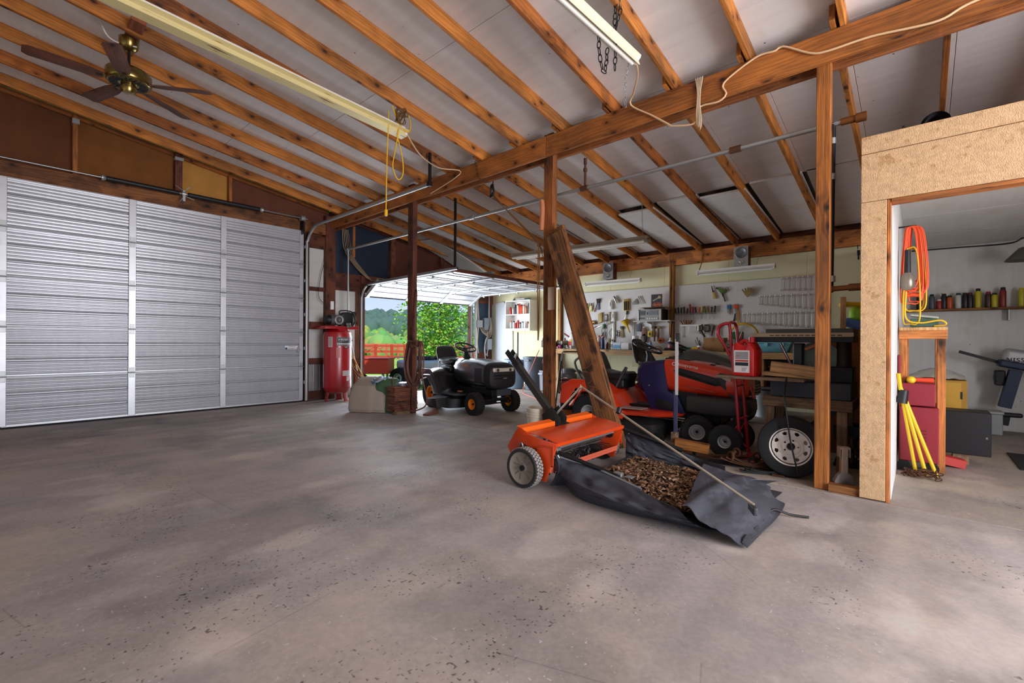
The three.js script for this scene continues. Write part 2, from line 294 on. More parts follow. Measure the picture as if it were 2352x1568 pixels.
// ---------------------------------------------------------------- gable wall with two garage doors
const wallGable = struct('wall_gable');
{
  const top = (x) => under(x) + 0.13, sheath = (x0, x1, y0, m, z = -9.14) => part('wall_panel', wallGable, m, T(ext([[x0, y0], [x1, y0], [x1, top(x1)], [x0, top(x0)]], 0.03), 0, 0, z));
  sheath(-1, 0.66, 3.45, M.fiberDark); sheath(0.664, 1.88, 3.45, M.fiber); sheath(1.884, 2.64, 3.45, M.fiberPale); sheath(2.644, 4.45, 3.45, M.fiberRed);
  part('wall_panel', wallGable, M.fiber, T(ext([[-6.6, 0], [-0.2, 0], [-0.2, 3.45], [-1, 3.45], [-1, top(-1)], [-6.6, 3.85]], 0.03), 0, 0, -9.14));
  sheath(4.45, 5.95, 2.55, M.navy); sheath(5.954, 7.3, 2.3, M.fiberRed); sheath(7.304, 9.3, 2.3, M.fiberRed);
  const v = (x, y0, y1, w = 0.09, m = M.redbrown, z0 = -9.125, z1 = -9.0) => part('stud', wallGable, m, boxAt(x - w / 2, x + w / 2, y0, y1, z0, z1, 0.004, 1));
  v(0.665, 3.55, top(0.665) - 0.03, 0.055, M.beam); v(1.885, 3.55, top(1.885) - 0.02, 0.1, M.redbrown); v(2.635, 3.55, top(2.635) - 0.01, 0.05, M.beam);
  part('post_cap', wallGable, M.galv, boxAt(0.63, 0.71, 4.27, 4.345, -9.12, -8.99, 0.003)); part('post_cap', wallGable, M.galv, boxAt(1.83, 1.95, 4.11, 4.165, -9.12, -8.99, 0.003));
  v(5.95, 2.5, top(5.95) - 0.02, 0.12, M.redbrown); v(7.4, 2.5, top(7.4) - 0.02, 0.1, M.redbrown);
  part('plate', wallGable, M.beam, T(box(5.5, 0.07, 0.06, 0.004), 1.73, under(1.73) + 0.085, -9.09, 0, 0, pitch)); part('plate', wallGable, M.redbrown, T(box(4.9, 0.07, 0.06, 0.004), 6.9, under(6.9) + 0.085, -9.09, 0, 0, pitch));
  part('header_board', wallGable, wood(0xa0683a, woodB), boxAt(-1.2, 4.35, 3.335, 3.55, -9.05, -9.0, 0.004, 0));
  part('header_board', wallGable, M.redbrown, boxAt(4.56, 9.3, 2.25, 2.62, -9.12, -9.07, 0.004, 0));
  v(3.97, 0, 3.34, 0.07, M.redbrown, -9.1, -9.0); v(5.21, 0, 2.6, 0.09, M.redbrown, -9.14, -9.03); v(5.1, 0, 2.6, 0.1, wood(0x9c6a4c, woodA), -9.13, -9.08);
  v(8.44, 0, 2.3, 0.12, wood(0xc09684, woodA), -9.14, -9.05); v(8.62, 0, 2.5, 0.05, M.white, -9.1, -9.02); v(9.18, 0, 2.7, 0.08, M.redbrown, -9.12, -9.06);
  part('wall_panel', wallGable, std(0x41576b, 0.8, 0, { map: speck }), boxAt(8.66, 9.3, 0.9, 2.3, -9.14, -9.11, 0.002)); part('wall_panel', wallGable, M.redbrown, boxAt(8.66, 9.3, 0, 0.9, -9.14, -9.11, 0.002));
  const pan = (x0, x1, y0, y1) => part('wall_panel', wallGable, M.whiteWall, boxAt(x0, x1, y0, y1, -9.12, -9.09, 0.003));
  pan(4.0, 4.36, 2.25, 3.05); pan(4.0, 4.36, 1.55, 2.2); pan(4.0, 4.36, 0.82, 1.45); pan(4.56, 5.16, 0.75, 2.55); 
  for (const [y0, y1] of [[3.05, 3.3], [2.19, 2.27], [1.42, 1.57], [0.72, 0.84], [0.02, 0.18]]) part('girt', wallGable, M.dark, boxAt(4.0, 4.36, y0, y1, -9.11, -9.03, 0.004, 0));
  part('girt', wallGable, M.dark, boxAt(4.56, 5.16, 0.7, 0.8, -9.11, -9.03, 0.004, 0));
  const ribs = []; for (let i = 0; i < 9; i++) ribs.push(T(cyl(0.014, 0.014, 0.74, 8), 4.02 + i * 0.14, 0.38, -9.115)); part('wall_panel', wallGable, M.galv, boxAt(4.0, 5.16, 0, 0.75, -9.14, -9.12, 0.001), ...ribs);
  part('wall_panel', wallGable, M.fiber, boxAt(-0.2, 4.6, 0, 3.5, -9.2, -9.17, 0.001));
}
// side wall, two unseen walls with wide openings placed to light the room, the partition
const wallSide = struct('wall_side');
{
  for (let i = 0; i < 7; i++) part('wall_panel', wallSide, M.cream, boxAt(9.3, 9.33, 0, 2.85, -9.14 + i * 1.28, -9.14 + (i + 1) * 1.28 - 0.004, 0.002, 2));
  part('wall_panel', wallSide, M.whiteWall, boxAt(9.3, 9.33, 0, 2.66, -0.17, 2.2, 0.002, 2)); part('wall_panel', wallSide, M.whiteWall, boxAt(9.3, 9.33, 0, 2.66, 2.204, 4.6, 0.002, 2));
  part('wall_panel', wallSide, M.dark, boxAt(9.3, 9.33, 2.85, 3.3, -9.14, 4.6, 0.002, 2));
  part('header_beam', wallSide, M.header, boxAt(9.22, 9.3, 2.79, 3.06, -9.05, -3.75, 0.004, 2)); part('header_beam', wallSide, M.header, boxAt(9.22, 9.3, 2.79, 3.06, -3.747, -0.25, 0.004, 2));
  for (const z of [-6.68, -3.83]) part('stud', wallSide, wood(0xc08a44, woodA), boxAt(9.2, 9.3, 0, 2.79, z - 0.045, z + 0.045, 0.004, 1));
}
const wallBack = struct('wall_back');
for (const [x0, x1, y0, y1] of [[-6.6, -5.6, 0, 4.0], [-0.9, 0.2, 0, 4.7], [4.0, 9.5, 0, 4.6], [-5.6, -0.9, 3.4, 4.7], [0.2, 4.0, 3.4, 4.7]]) part('wall_panel', wallBack, M.fiber, boxAt(x0, x1, y0, y1, 4.4, 4.5, 0.001));
const wallLeft = struct('wall_left');  // out of view; its openings are added to let more light in
for (const [z0, z1, y0, y1] of [[-9.2, -7.4, 0, 3.9], [-3.2, -2.4, 0, 3.9], [1.6, 4.6, 0, 3.9], [-7.4, -3.2, 3.1, 3.9], [-2.4, 1.6, 3.1, 3.9]]) part('wall_panel', wallLeft, M.whiteWall, boxAt(-6.6, -6.5, y0, y1, z0, z1, 0.001, 2));
const partition = struct('wall_partition');
part('wall_panel', partition, M.tan, boxAt(4.44, 4.46, 0.01, 2.29, -0.345, -0.19, 0.002, 1)); part('wall_panel', partition, M.tan, boxAt(4.44, 4.46, 2.294, 2.66, -0.345, 2.1, 0.002, 2)); part('wall_panel', partition, M.tan, boxAt(4.44, 4.46, 2.294, 2.66, 2.104, 4.4, 0.002, 2));
part('edge_board', partition, M.tan, boxAt(4.43, 4.47, 2.664, 2.795, -0.345, 4.4, 0.003, 2));
part('jamb', partition, M.header, boxAt(4.45, 4.56, 0, 2.29, -0.188, -0.165, 0.003, 1)); part('jamb', partition, M.header, boxAt(4.445, 4.56, 2.265, 2.292, -0.165, 3.2, 0.003, 2));
part('stud', partition, M.post, boxAt(4.465, 4.55, 0, 2.66, -0.34, -0.2, 0.003, 1)); part('sill_plate', partition, wood(0xb5793c, woodB), boxAt(4.46, 4.56, 0, 0.06, -0.55, -0.34, 0.004, 2));
part('wall_panel', partition, M.whiteWall, boxAt(4.565, 9.3, 0, 2.66, -0.178, -0.16, 0.002, 0)); part('wall_panel', partition, M.fiber, boxAt(4.565, 9.3, 0, 2.66, -0.3, -0.28, 0.002, 0));
part('wall_panel', partition, M.tan, boxAt(4.44, 4.46, 0, 2.29, 3.2, 4.4, 0.002, 1));
const loftDeck = struct('ceiling_loft');
for (let i = 0; i < 4; i++) part('foam_board', loftDeck, M.whiteWall, boxAt(4.47 + i * 1.22, 4.47 + Math.min(4.83, (i + 1) * 1.22 - 0.006), 2.64, 2.665, -0.28, 4.4, 0.002, 2));
part('deck', loftDeck, wood(0xb98a58, woodB), boxAt(4.47, 9.3, 2.7, 2.74, -0.34, 4.4, 0.002, 0));
// ---------------------------------------------------------------- the closed garage door
const door1 = struct('door_1');
{
  // section profile (z, y): two deep folds, low ridges between, a rounded joint on top
  const H = 0.659, prof = [[0, 0.004]], push = (y, z) => prof.push([z, y]);
  for (let b = 0; b < 3; b++) {
    const y0 = 0.012 + b * 0.214;
    for (let i = 0; i < 4; i++) { const y = y0 + 0.012 + i * 0.046; push(y, -0.002); push(y + 0.010, 0.007); push(y + 0.03, 0.009); push(y + 0.038, -0.002); }
    if (b < 2) { const y = y0 + 0.197; push(y - 0.006, 0.008); push(y - 0.003, -0.022); push(y + 0.009, -0.022); push(y + 0.012, 0.012); }
  }
  push(H - 0.012, 0.0); push(H - 0.010, 0.012); push(H - 0.001, 0.012); push(H, 0);
  const outline = [...prof, [-0.04, H], [-0.04, 0]];
  const panelGeo = (x0, x1) => { const q = flat(T(new THREE.ExtrudeGeometry(shape(outline), { depth: x1 - x0, bevelEnabled: false }), x1, 0, 0, 0, -Math.PI / 2, 0)); q.computeVertexNormals(); return uvBox(q, 0); };
  const cols = [[0.01, 1.26], [1.34, 2.48], [2.56, 3.82]].map(([a, b]) => panelGeo(a, b)), stiles = [-0.02, 1.3, 2.52, 3.85];
  for (let s = 0; s < 5; s++) {
    const y = 0.03 + s * 0.661;
    cols.forEach((g, i) => { const m = part('section', door1, M.doorSkin, g); m.position.set(0, y, -8.985); if (s === 2 && i === 2) m.rotation.x = 0.0005; });
    stiles.forEach((x, i) => { const m = part('stile', door1, M.doorStile, box(i === 0 || i === 3 ? 0.075 : 0.088, 0.65, 0.03, 0.004, 1)); m.position.set(x, y + 0.33, -8.965); });
    if (s) stiles.forEach((x) => part('hinge', door1, M.galv, boxAt(x - 0.03, x + 0.03, y - 0.075, y - 0.012, -8.951, -8.945, 0.002), boxAt(x - 0.03, x + 0.03, y + 0.012, y + 0.075, -8.951, -8.945, 0.002), T(cyl(0.008, 0.008, 0.085, 8), x, y, -8.943, 0, 0, Math.PI / 2)));
  }
  part('bottom_rail', door1, M.doorStile, boxAt(-0.03, 3.88, 0.025, 0.06, -9.01, -8.955, 0.004)); part('weather_strip', door1, M.rubber, boxAt(-0.03, 3.88, 0.002, 0.028, -9.005, -8.965, 0.004));
  part('latch', door1, M.galv, boxAt(3.55, 3.84, 1.005, 1.025, -8.95, -8.94, 0.002), boxAt(3.77, 3.8, 0.97, 1.06, -8.95, -8.93, 0.003));
  part('sticker', door1, std(0xffffff, 0.5, 0, { map: canvas(256, 96, (c, w, h) => { c.fillStyle = '#eef0f0'; c.fillRect(0, 0, w, h); c.fillStyle = '#2e4f74'; c.fillRect(8, 40, 46, 46); c.fillStyle = '#7b2020'; c.fillRect(70, 10, 150, 8); c.fillStyle = '#666'; for (let i = 0; i < 4; i++) c.fillRect(70, 44 + i * 11, 150 - i * 20, 4); }) }), T(new THREE.PlaneGeometry(0.24, 0.085), 3.67, 1.05, -8.972));
  // tracks, rollers, torsion spring
  const bend = []; for (let i = 0; i <= 8; i++) { const a = i / 8 * Math.PI / 2; bend.push([3.94 + 0.06 * i / 8, 3.04 + 0.38 * Math.sin(a), -8.93 + 0.38 * (1 - Math.cos(a))]); }
  part('track', door1, M.galv, tube([[3.94, 0.02, -8.93], [3.94, 1.5, -8.93], ...bend, [4.0, 3.42, -7.5], [4.0, 3.415, -5.17]], 0.028, 120, 8));
  part('track_hanger', door1, M.blackIron, boxAt(3.985, 4.02, 3.39, 3.86, -5.185, -5.15, 0.003, 1), boxAt(3.97, 4.03, 3.385, 3.45, -5.2, -5.14, 0.004));
  for (let k = 0; k < 5; k++) part('bracket', door1, M.galv, boxAt(3.9, 3.96, 0.35 + k * 0.66, 0.41 + k * 0.66, -8.99, -8.94, 0.003));
  part('jamb_angle', door1, M.dark, boxAt(3.965, 3.99, 0, 3.3, -9.0, -8.93, 0.003, 1));
  part('shaft', door1, M.steel, rod([-0.3, 3.545, -8.86], [3.92, 3.545, -8.86], 0.0135, 12));
  const coil = (x0, x1) => { const p = [], n = Math.round((x1 - x0) / 0.012); p.push([0.014, 0]); for (let i = 0; i <= n * 2; i++) p.push([0.034 + (i % 2 ? 0.004 : 0), (x1 - x0) * i / (n * 2)]); p.push([0.014, x1 - x0]); return T(flat(new THREE.LatheGeometry(p.map((q) => new THREE.Vector2(...q)), 12)), x0, 3.545, -8.86, 0, 0, -Math.PI / 2); };
  part('torsion_spring', door1, M.black, coil(0.98, 1.86)); part('torsion_spring', door1, M.black, coil(1.98, 3.06));
  part('winding_cone', door1, M.galv, T(lathe([[0.014, 0], [0.045, 0], [0.045, 0.02], [0.03, 0.05], [0.014, 0.05]], 10), 0.93, 3.545, -8.86, 0, 0, -Math.PI / 2)); part('winding_cone', door1, M.galv, T(lathe([[0.014, 0], [0.03, 0], [0.045, 0.03], [0.045, 0.05], [0.014, 0.05]], 10), 3.06, 3.545, -8.86, 0, 0, -Math.PI / 2));
  part('center_bracket', door1, M.galv, boxAt(1.9, 1.94, 3.42, 3.6, -9.0, -8.82, 0.004), T(cyl(0.05, 0.05, 0.05, 14), 1.92, 3.545, -8.86, 0, 0, Math.PI / 2), rod([1.9, 3.6, -8.84], [1.8, 3.64, -8.8], 0.007), rod([1.94, 3.5, -8.82], [2.05, 3.47, -8.8], 0.007), rod([1.92, 3.5, -8.83], [1.86, 3.4, -8.82], 0.007), rod([1.94, 3.6, -8.83], [1.99, 3.66, -8.82], 0.007));
  part('cable_drum', door1, M.galv, T(lathe([[0.014, 0], [0.062, 0], [0.062, 0.012], [0.05, 0.016], [0.05, 0.06], [0.062, 0.064], [0.062, 0.075], [0.014, 0.075]], 18), 3.78, 3.545, -8.86, 0, 0, -Math.PI / 2)); part('bearing_plate', door1, M.blackIron, boxAt(3.83, 3.86, 3.25, 3.6, -9.0, -8.84, 0.004));
}
// ---------------------------------------------------------------- the raised garage door over the open doorway
const door2 = struct('door_2');
{
  const x0 = 5.22, x1 = 8.36, sect = (L) => { const pts = [[0, 0]]; for (let i = 0; i < 2; i++) { const y = L * (i + 1) / 3; pts.push([0, y - 0.012], [0.014, y - 0.008], [0.014, y + 0.008], [0, y + 0.012]); } pts.push([0, L], [-0.035, L], [-0.035, 0]); return uvBox(T(ext(pts, x1 - x0), (x0 + x1) / 2, 0, 0, 0, -Math.PI / 2, 0), 0); };
  const g = sect(0.57), gs = box(0.075, 0.57, 0.025, 0.004, 1), xs = [x0 + 0.05, x0 + 1.08, x0 + 2.1, x1 - 0.05];
  const places = [[2.16, -8.98, 1.02], [2.40, -8.46, 1.545], [2.413, -7.88, 1.555], [2.422, -7.3, 1.56], [2.43, -6.72, 1.562]];
  places.forEach(([y, z, a], s) => {
    const grp = new THREE.Group(); grp.name = numbered('section'); door2.add(grp); grp.position.set(0, y, z); grp.rotation.x = a;
    const skin = new THREE.Mesh(g, M.doorSkin); skin.name = numbered('skin'); grp.add(skin);
    xs.forEach((x, i) => { const m = part('stile', grp, M.doorStile, gs); m.position.set(x, 0.285, -0.046); const n = part('stile', grp, M.doorStile, gs); n.position.set(x, 0.285, 0.02); });
    if (s) xs.forEach((x) => part('hinge', grp, M.galv, boxAt(x - 0.03, x + 0.03, -0.05, 0.05, 0.034, 0.04, 0.002), T(cyl(0.02, 0.02, 0.03, 8), x + 0.02, 0, 0.05, 0, 0, Math.PI / 2)));
  });
  part('bottom_seal', door2, M.rubber, boxAt(x0, x1, 2.145, 2.165, -9.0, -8.965, 0.004));
  for (const x of [x0 - 0.05, x1 + 0.06]) {
    const bend = []; for (let i = 0; i <= 6; i++) { const a = i / 6 * Math.PI / 2; bend.push([x, 2.06 + 0.34 * Math.sin(a), -9.03 + 0.34 * (1 - Math.cos(a))]); }
    part('track', door2, M.galv, tube([[x, 0.02, -9.03], [x, 1.2, -9.03], ...bend, [x, 2.42, -7.5], [x, 2.45, -5.9]], 0.027, 80, 8));
    part('track_hanger', door2, M.blackIron, boxAt(x - 0.017, x + 0.017, 2.43, x < 6 ? 3.66 : 3.2, -5.98, -5.945, 0.002, 1));
  }
  part('end_brace', door2, M.dark, boxAt(x0 + 0.02, x1, 2.43, 2.49, -6.17, -6.13, 0.004, 0));
  part('opener_bracket', door2, M.galv, boxAt(6.3, 6.36, 2.45, 2.56, -6.6, -6.2, 0.004), T(cyl(0.03, 0.03, 0.1, 10), 6.33, 2.53, -6.2, 0, 0, Math.PI / 2));
}
// loose foam sheet sagging between gable and ceiling above the raised door
one('foam_sheet', 'white foam sheet peeling from the ceiling above the raised door', 'foam sheet', M.foam, grid(14, 3, (u, v) => { const x = 6.5 + 2.4 * u; return [x, under(x) + 0.12 - 0.55 * Math.pow(u, 1.6) * (1 - 0.25 * v) - 0.05 * v, -9.02 + 0.72 * v]; }, 0.02));

// ---------------------------------------------------------------- ceiling fan at rest
{
  const brass = phys(0x8d7a42, 0.25, 0.95, { clearcoat: 0.3 }), t = thing('ceiling_fan', 'antique brass ceiling fan with brown blades hanging from a short board', 'ceiling fan', [0.85, 3.9, -6.13]);
  part('mounting_board', t, wood(0xa8613f, woodA), T(box(0.12, 0.04, 0.75, 0.003, 2), 0.02, 0.43, 0.03, 0, 0, pitch));
  part('canopy', t, brass, lathe([[0, 0.41], [0.085, 0.41], [0.08, 0.33], [0.05, 0.29], [0.02, 0.28], [0, 0.28]]));
  part('down_rod', t, M.blackIron, T(cyl(0.013, 0.013, 0.25, 10), 0, 0.19, 0));
  part('motor_housing', t, brass, lathe([[0, 0.09], [0.06, 0.09], [0.17, 0.075], [0.19, 0.05], [0.192, -0.03], [0.18, -0.055], [0.17, -0.06], [0, -0.06]], 40));
  const vents = []; for (let i = 0; i < 24; i++) vents.push(T(box(0.075, 0.008, 0.016, 0.002), 0.125 * Math.cos(i * 0.2618), -0.062, 0.125 * Math.sin(i * 0.2618), 0, -i * 0.2618, 0)); part('vent_ring', t, M.black, ...vents);
  part('switch_cup', t, brass, lathe([[0, -0.06], [0.065, -0.06], [0.068, -0.12], [0.05, -0.15], [0, -0.155]])); part('pull_chain', t, M.galv, rod([0.03, -0.15, 0.02], [0.03, -0.24, 0.02], 0.003, 5));
  for (let i = 0; i < 5; i++) {
    const b = part('blade', t, wood(0x6f4534, woodA, 0.5), T(uvBox(ext([[0.2, -0.045], [0.3, -0.065], [0.72, -0.075], [0.76, -0.05], [0.76, 0.05], [0.72, 0.075], [0.3, 0.065], [0.2, 0.045]], 0.008, 0.002), 0), 0, -0.05, 0, Math.PI / 2 + 0.2, 0, 0)); b.rotation.y = 0.64 + i * 1.2566;
    const a = part('blade_iron', b, brass, T(box(0.13, 0.008, 0.045, 0.003), 0.19, -0.05, 0, 0.2));
  }
  one('cable', 'white cable running from a rafter down to the ceiling fan', 'cable', M.white, tube([[0.62, 4.46, -6.2], [0.68, 4.3, -6.18], [0.76, 4.24, -6.14], [0.9, 4.22, -6.05]], 0.008, 20, 6));
}
// ---------------------------------------------------------------- fluorescent lamps, all switched off
const tubeMat = std(0xf4f1e6, 0.25), rustyPaint = std(0xe2d9ae, 0.5, 0.1, { map: tex(1024, 64, (u, v) => { const e = Math.pow(Math.abs(v - 0.5) * 2, 3), r = sm(0.5, 0.68, fbm(u * 90, v * 3, 90, 3, 4, 4) * 0.7 + 0.35 * e * noise(u * 160, 1, 160, 4, 5)); return [mix(1, 0.52, r), mix(0.97, 0.34, r), mix(0.86, 0.16, r)]; }) });
function lamp(name, label, a, b, o = {}) {                    // from a to b, tubes below
  const L = dist(a, b), t = thing(name, label, 'fluorescent light', a); const d = V(...b).sub(V(...a)).normalize();
  t.quaternion.setFromUnitVectors(V(1, 0, 0), d);
  const w = o.w ?? 0.16, n = o.tubes ?? 2;
  const p = part('housing', t, o.mat ?? rustyPaint, T(ext([[-w * 0.3, 0.06], [w * 0.3, 0.06], [w * 0.3, 0.02], [w / 2, 0.0], [w / 2, -0.006], [w * 0.22, 0.006], [-w * 0.22, 0.006], [-w / 2, -0.006], [-w / 2, 0], [-w * 0.3, 0.02]], L), L / 2, 0, 0, 0, Math.PI / 2, 0));
  for (const x of [0.015, L - 0.015]) part('end_cap', t, o.cap ?? M.white, T(box(0.03, 0.075, w * 0.7, 0.004), x, 0.012, 0));
  for (let i = 0; i < n; i++) part('tube', t, tubeMat, T(cyl(0.019, 0.019, L - 0.08, 12), L / 2, -0.026, n === 1 ? 0 : (i - (n - 1) / 2) * w * 0.55, 0, 0, Math.PI / 2));
  return t;
}
lamp('fluorescent_light', 'long rust-speckled two-tube shop light hung beside the ceiling fan', [3.25, 3.735, -4.7], [-1.5, 3.995, -4.7], { w: 0.2 });
lamp('fluorescent_light', 'cream two-tube shop light with loose chains dangling over it', [3.55, 3.6, -1.83], [1.2, 3.64, -1.93], { w: 0.2, mat: std(0xece3c4, 0.5) });
const greyLamp = std(0xa89c86, 0.6, 0.2, { map: speck });
lamp('fluorescent_light', 'dusty grey shop light suspended in the low bay behind the leaning timber', [6.42, 2.79, -5.74], [6.42, 2.73, -3.03], { w: 0.2, mat: greyLamp, cap: greyLamp });
const small = { w: 0.13, tubes: 1, mat: M.white };
lamp('fluorescent_light', 'white strip light over the first pegboard, hanging under the left speaker', [9.06, 2.53, -5.83], [9.06, 2.515, -4.44], small);
lamp('fluorescent_light', 'white strip light over the wrench pegboard, hanging under the right speaker', [9.06, 2.55, -3.26], [9.06, 2.545, -1.9], small);
lamp('fluorescent_light', 'white strip light mostly hidden behind the middle post', [9.06, 2.53, -7.9], [9.06, 2.535, -6.5], small);
for (const [x, y, z, y2] of [[9.06, 2.6, -5.4, 2.8], [9.06, 2.6, -4.7, 2.8], [9.06, 2.61, -2.2, 2.8]]) one('hanging_wire', z < -5 ? 'thin wire at the left end of the strip light over the first pegboard' : z < -4 ? 'thin wire at the right end of the strip light over the first pegboard' : 'thin wire holding the strip light over the wrench pegboard', 'wire', M.galv, rod([x, y, z], [9.2, y2, z], 0.003, 5));
// chains with links
const linkGeo = flat((() => { const c = new THREE.CatmullRomCurve3([[-0.008, -0.012], [-0.008, 0.012], [0, 0.02], [0.008, 0.012], [0.008, -0.012], [0, -0.02]].map((p) => V(p[0], p[1], 0)), true); return new THREE.TubeGeometry(c, 14, 0.0028, 5, true); })());
function chain(name, label, pts, mat, size = 1, group) {
  const c = curve(pts), L = c.getLength(), n = Math.max(2, Math.round(L / (0.033 * size))), gs = [];
  for (let i = 0; i < n; i++) { const p = c.getPointAt((i + 0.5) / n), d = c.getTangentAt((i + 0.5) / n), g = linkGeo.clone(); g.scale(size, size, size); g.applyMatrix4(new THREE.Matrix4().makeRotationY(i % 2 ? Math.PI / 2 : 0)); gs.push(g.applyQuaternion(new THREE.Quaternion().setFromUnitVectors(V(0, 1, 0), d)).translate(p.x, p.y, p.z)); }
  return one(name, label, 'chain', mat, gs, group);
}
chain('chain', 'dark chain bundle looped over a rafter above the cream shop light', [[3.29, 4.0, -1.84], [3.27, 3.8, -1.84], [3.28, 3.6, -1.84], [3.29, 3.4, -1.85]], M.blackIron, 1.5);
chain('chain', 'dark chain hanging in a U below the cream shop light', [[3.04, 3.56, -1.85], [3.05, 3.44, -1.85], [3.09, 3.34, -1.85], [3.13, 3.32, -1.85], [3.16, 3.42, -1.85], [3.17, 3.52, -1.85]], M.blackIron, 1.5);
chain('chain', 'short dark chain knotted beside the long hanging one', [[3.3, 4.0, -1.84], [3.32, 3.9, -1.82], [3.3, 3.78, -1.84], [3.31, 3.7, -1.86]], M.blackIron, 1.5);
chain('chain', 'thin chain from ceiling to the near end of the dusty grey shop light', [[6.42, 3.44, -3.14], [6.42, 2.78, -3.12]], M.steel, 0.7);
chain('chain', 'thin chain to the end of the cream shop light with the white cable', [[3.53, 3.62, -1.84], [3.52, 3.5, -1.86], [3.52, 3.36, -1.88], [3.53, 3.2, -1.88]], M.galv, 0.9);
// cords and cables under the roof
one('extension_cord', 'yellow extension cord looped over the end of the long shop light', 'extension cord', M.yellow, [
  tube([[3.0, 3.9, -4.66], [2.985, 3.67, -4.64], [2.97, 3.3, -4.64], [2.962, 2.72, -4.64]], 0.0075, 40, 6), T(box(0.035, 0.075, 0.03, 0.006), 2.962, 2.69, -4.64),
  tube([[3.08, 3.94, -4.64], [3.12, 3.7, -4.64], [3.08, 3.45, -4.64], [3.05, 3.25, -4.64], [3.12, 3.12, -4.64], [3.19, 3.2, -4.64], [3.18, 3.4, -4.64], [3.1, 3.65, -4.64]], 0.0075, 60, 6),
  tube([[3.1, 3.65, -4.63], [3.2, 3.95, -4.62], [3.28, 3.85, -4.62], [3.25, 3.72, -4.62], [3.12, 3.78, -4.62], [3.02, 3.95, -4.62]], 0.0075, 40, 6)]);
{ const gs = []; for (let i = 0; i < 3; i++) gs.push(tube([0, 1, 2, 3, 4, 5, 6].map((k) => [3.12 + 0.07 * Math.cos(k * 1.9 + i), 3.86 + 0.1 * Math.sin(k * 2.3 + i * 2), -4.58 + 0.03 * Math.cos(k * 3 + i)]), 0.006, 50, 5, true)); one('wire_tangle', 'tangled brown wire knotted round the shop light end above the yellow cord', 'wire', std(0x6b4a25, 0.6), gs); }
one('cable', 'thin pale cable from the long shop light down to the beam', 'cable', std(0xd8b890, 0.6), tube([[3.25, 3.72, -4.66], [3.6, 3.62, -4.85], [4.1, 3.66, -5.1], [4.42, 3.68, -5.0], [4.43, 3.6, -5.15], [4.43, 3.5, -5.7]], 0.008, 60, 6));
one('cable', 'cream cable stapled along the big beam and sagging below it', 'cable', std(0xe2bd90, 0.55), tube([[3.56, 3.63, -1.82], [3.95, 3.72, -1.98], [4.3, 3.76, -2.2], [4.4, 3.7, -2.28], [4.43, 3.53, -2.06], [4.44, 3.40, -1.9], [4.44, 3.36, -1.846], [4.44, 3.315, -1.65], [4.44, 3.36, -1.6], [4.44, 3.46, -1.58], [4.44, 3.452, -1.41], [4.44, 3.50, -1.343], [4.44, 3.61, -1.362], [4.435, 3.73, -1.1], [4.435, 3.725, -0.95], [4.435, 3.735, -0.88], [4.435, 3.60, -0.69], [4.435, 3.566, -0.57], [4.435, 3.56, -0.29], [4.435, 3.506, 0.076], [4.435, 3.556, 0.272], [4.435, 3.58, 0.8]], 0.009, 160, 6));
{ const gs = []; for (let i = 0; i < 5; i++) gs.push(tube([[4.435, 3.74, -1.62 + i * 0.016], [4.43, 3.58, -1.6 + i * 0.006], [4.43, 3.4, -1.61 + i * 0.008], [4.43, 3.28 - i * 0.01, -1.6 + i * 0.006], [4.425, 3.3, -1.585 + i * 0.006], [4.43, 3.45, -1.59 + i * 0.004]], 0.006, 30, 5)); one('rope_hank', 'hank of pale rope hanging over the beam beside the cream cable', 'rope', std(0xcdb79a, 0.9), gs); }
// pulley and ropes to the middle post
{
  const t = thing('pulley', 'iron rope pulley chained to the beam above the leaning timber', 'pulley', [4.64, 3.34, -4.56]);
  part('cheek', t, M.blackIron, T(ext([[-0.05, -0.09], [0.05, -0.09], [0.06, 0], [0.03, 0.1], [-0.03, 0.1], [-0.06, 0]], 0.03, 0.006), 0, 0, 0, 0, 1.2, 0)); part('sheave', t, M.steel, T(cyl(0.045, 0.045, 0.04, 18), 0, 0, 0, 0, -0.37, Math.PI / 2));
  part('hook', t, M.rust, tube([[0, 0.1, 0], [0.02, 0.14, 0], [-0.01, 0.17, 0], [-0.03, 0.15, 0]], 0.008, 16, 6));
  chain('chain', 'rusty chain wrapped round the beam holding the rope pulley', [[4.64, 3.5, -4.58], [4.55, 3.46, -4.6], [4.43, 3.5, -4.62], [4.425, 3.65, -4.66], [4.44, 3.75, -4.68], [4.55, 3.78, -4.68]], M.rust, 1.5);
  const gs = []; for (let i = 0; i < 4; i++) gs.push(tube([[4.63, 3.27, -4.55 + i * 0.015], [4.58 - i * 0.01, 2.95 - i * 0.02, -4.16 + i * 0.02], [4.47, 2.5 - i * 0.03, -3.62 + i * 0.02], [4.44, 2.40 - i * 0.05, -3.53 + i * 0.015]], 0.006, 40, 6));
  gs.push(tube([[4.45, 2.42, -3.53], [4.43, 2.3, -3.54], [4.43, 1.8, -3.545], [4.435, 1.4, -3.54], [4.43, 1.2, -3.535], [4.43, 1.5, -3.52], [4.43, 2.3, -3.52]], 0.008, 60, 6), T(tor(0.03, 0.007, 16, 6), 4.435, 2.41, -3.53, 0, Math.PI / 2));
  one('rope', 'brown rope running from the pulley down to the middle post', 'rope', std(0x7d5428, 0.9), gs);
}
one('rag', 'small tan rag tied to the middle post above the leaning timber', 'rag', std(0xb9764d, 0.9), tube([[4.44, 2.95, -3.5], [4.43, 2.85, -3.48], [4.435, 2.7, -3.49], [4.44, 2.58, -3.5]], 0.03, 16, 6));
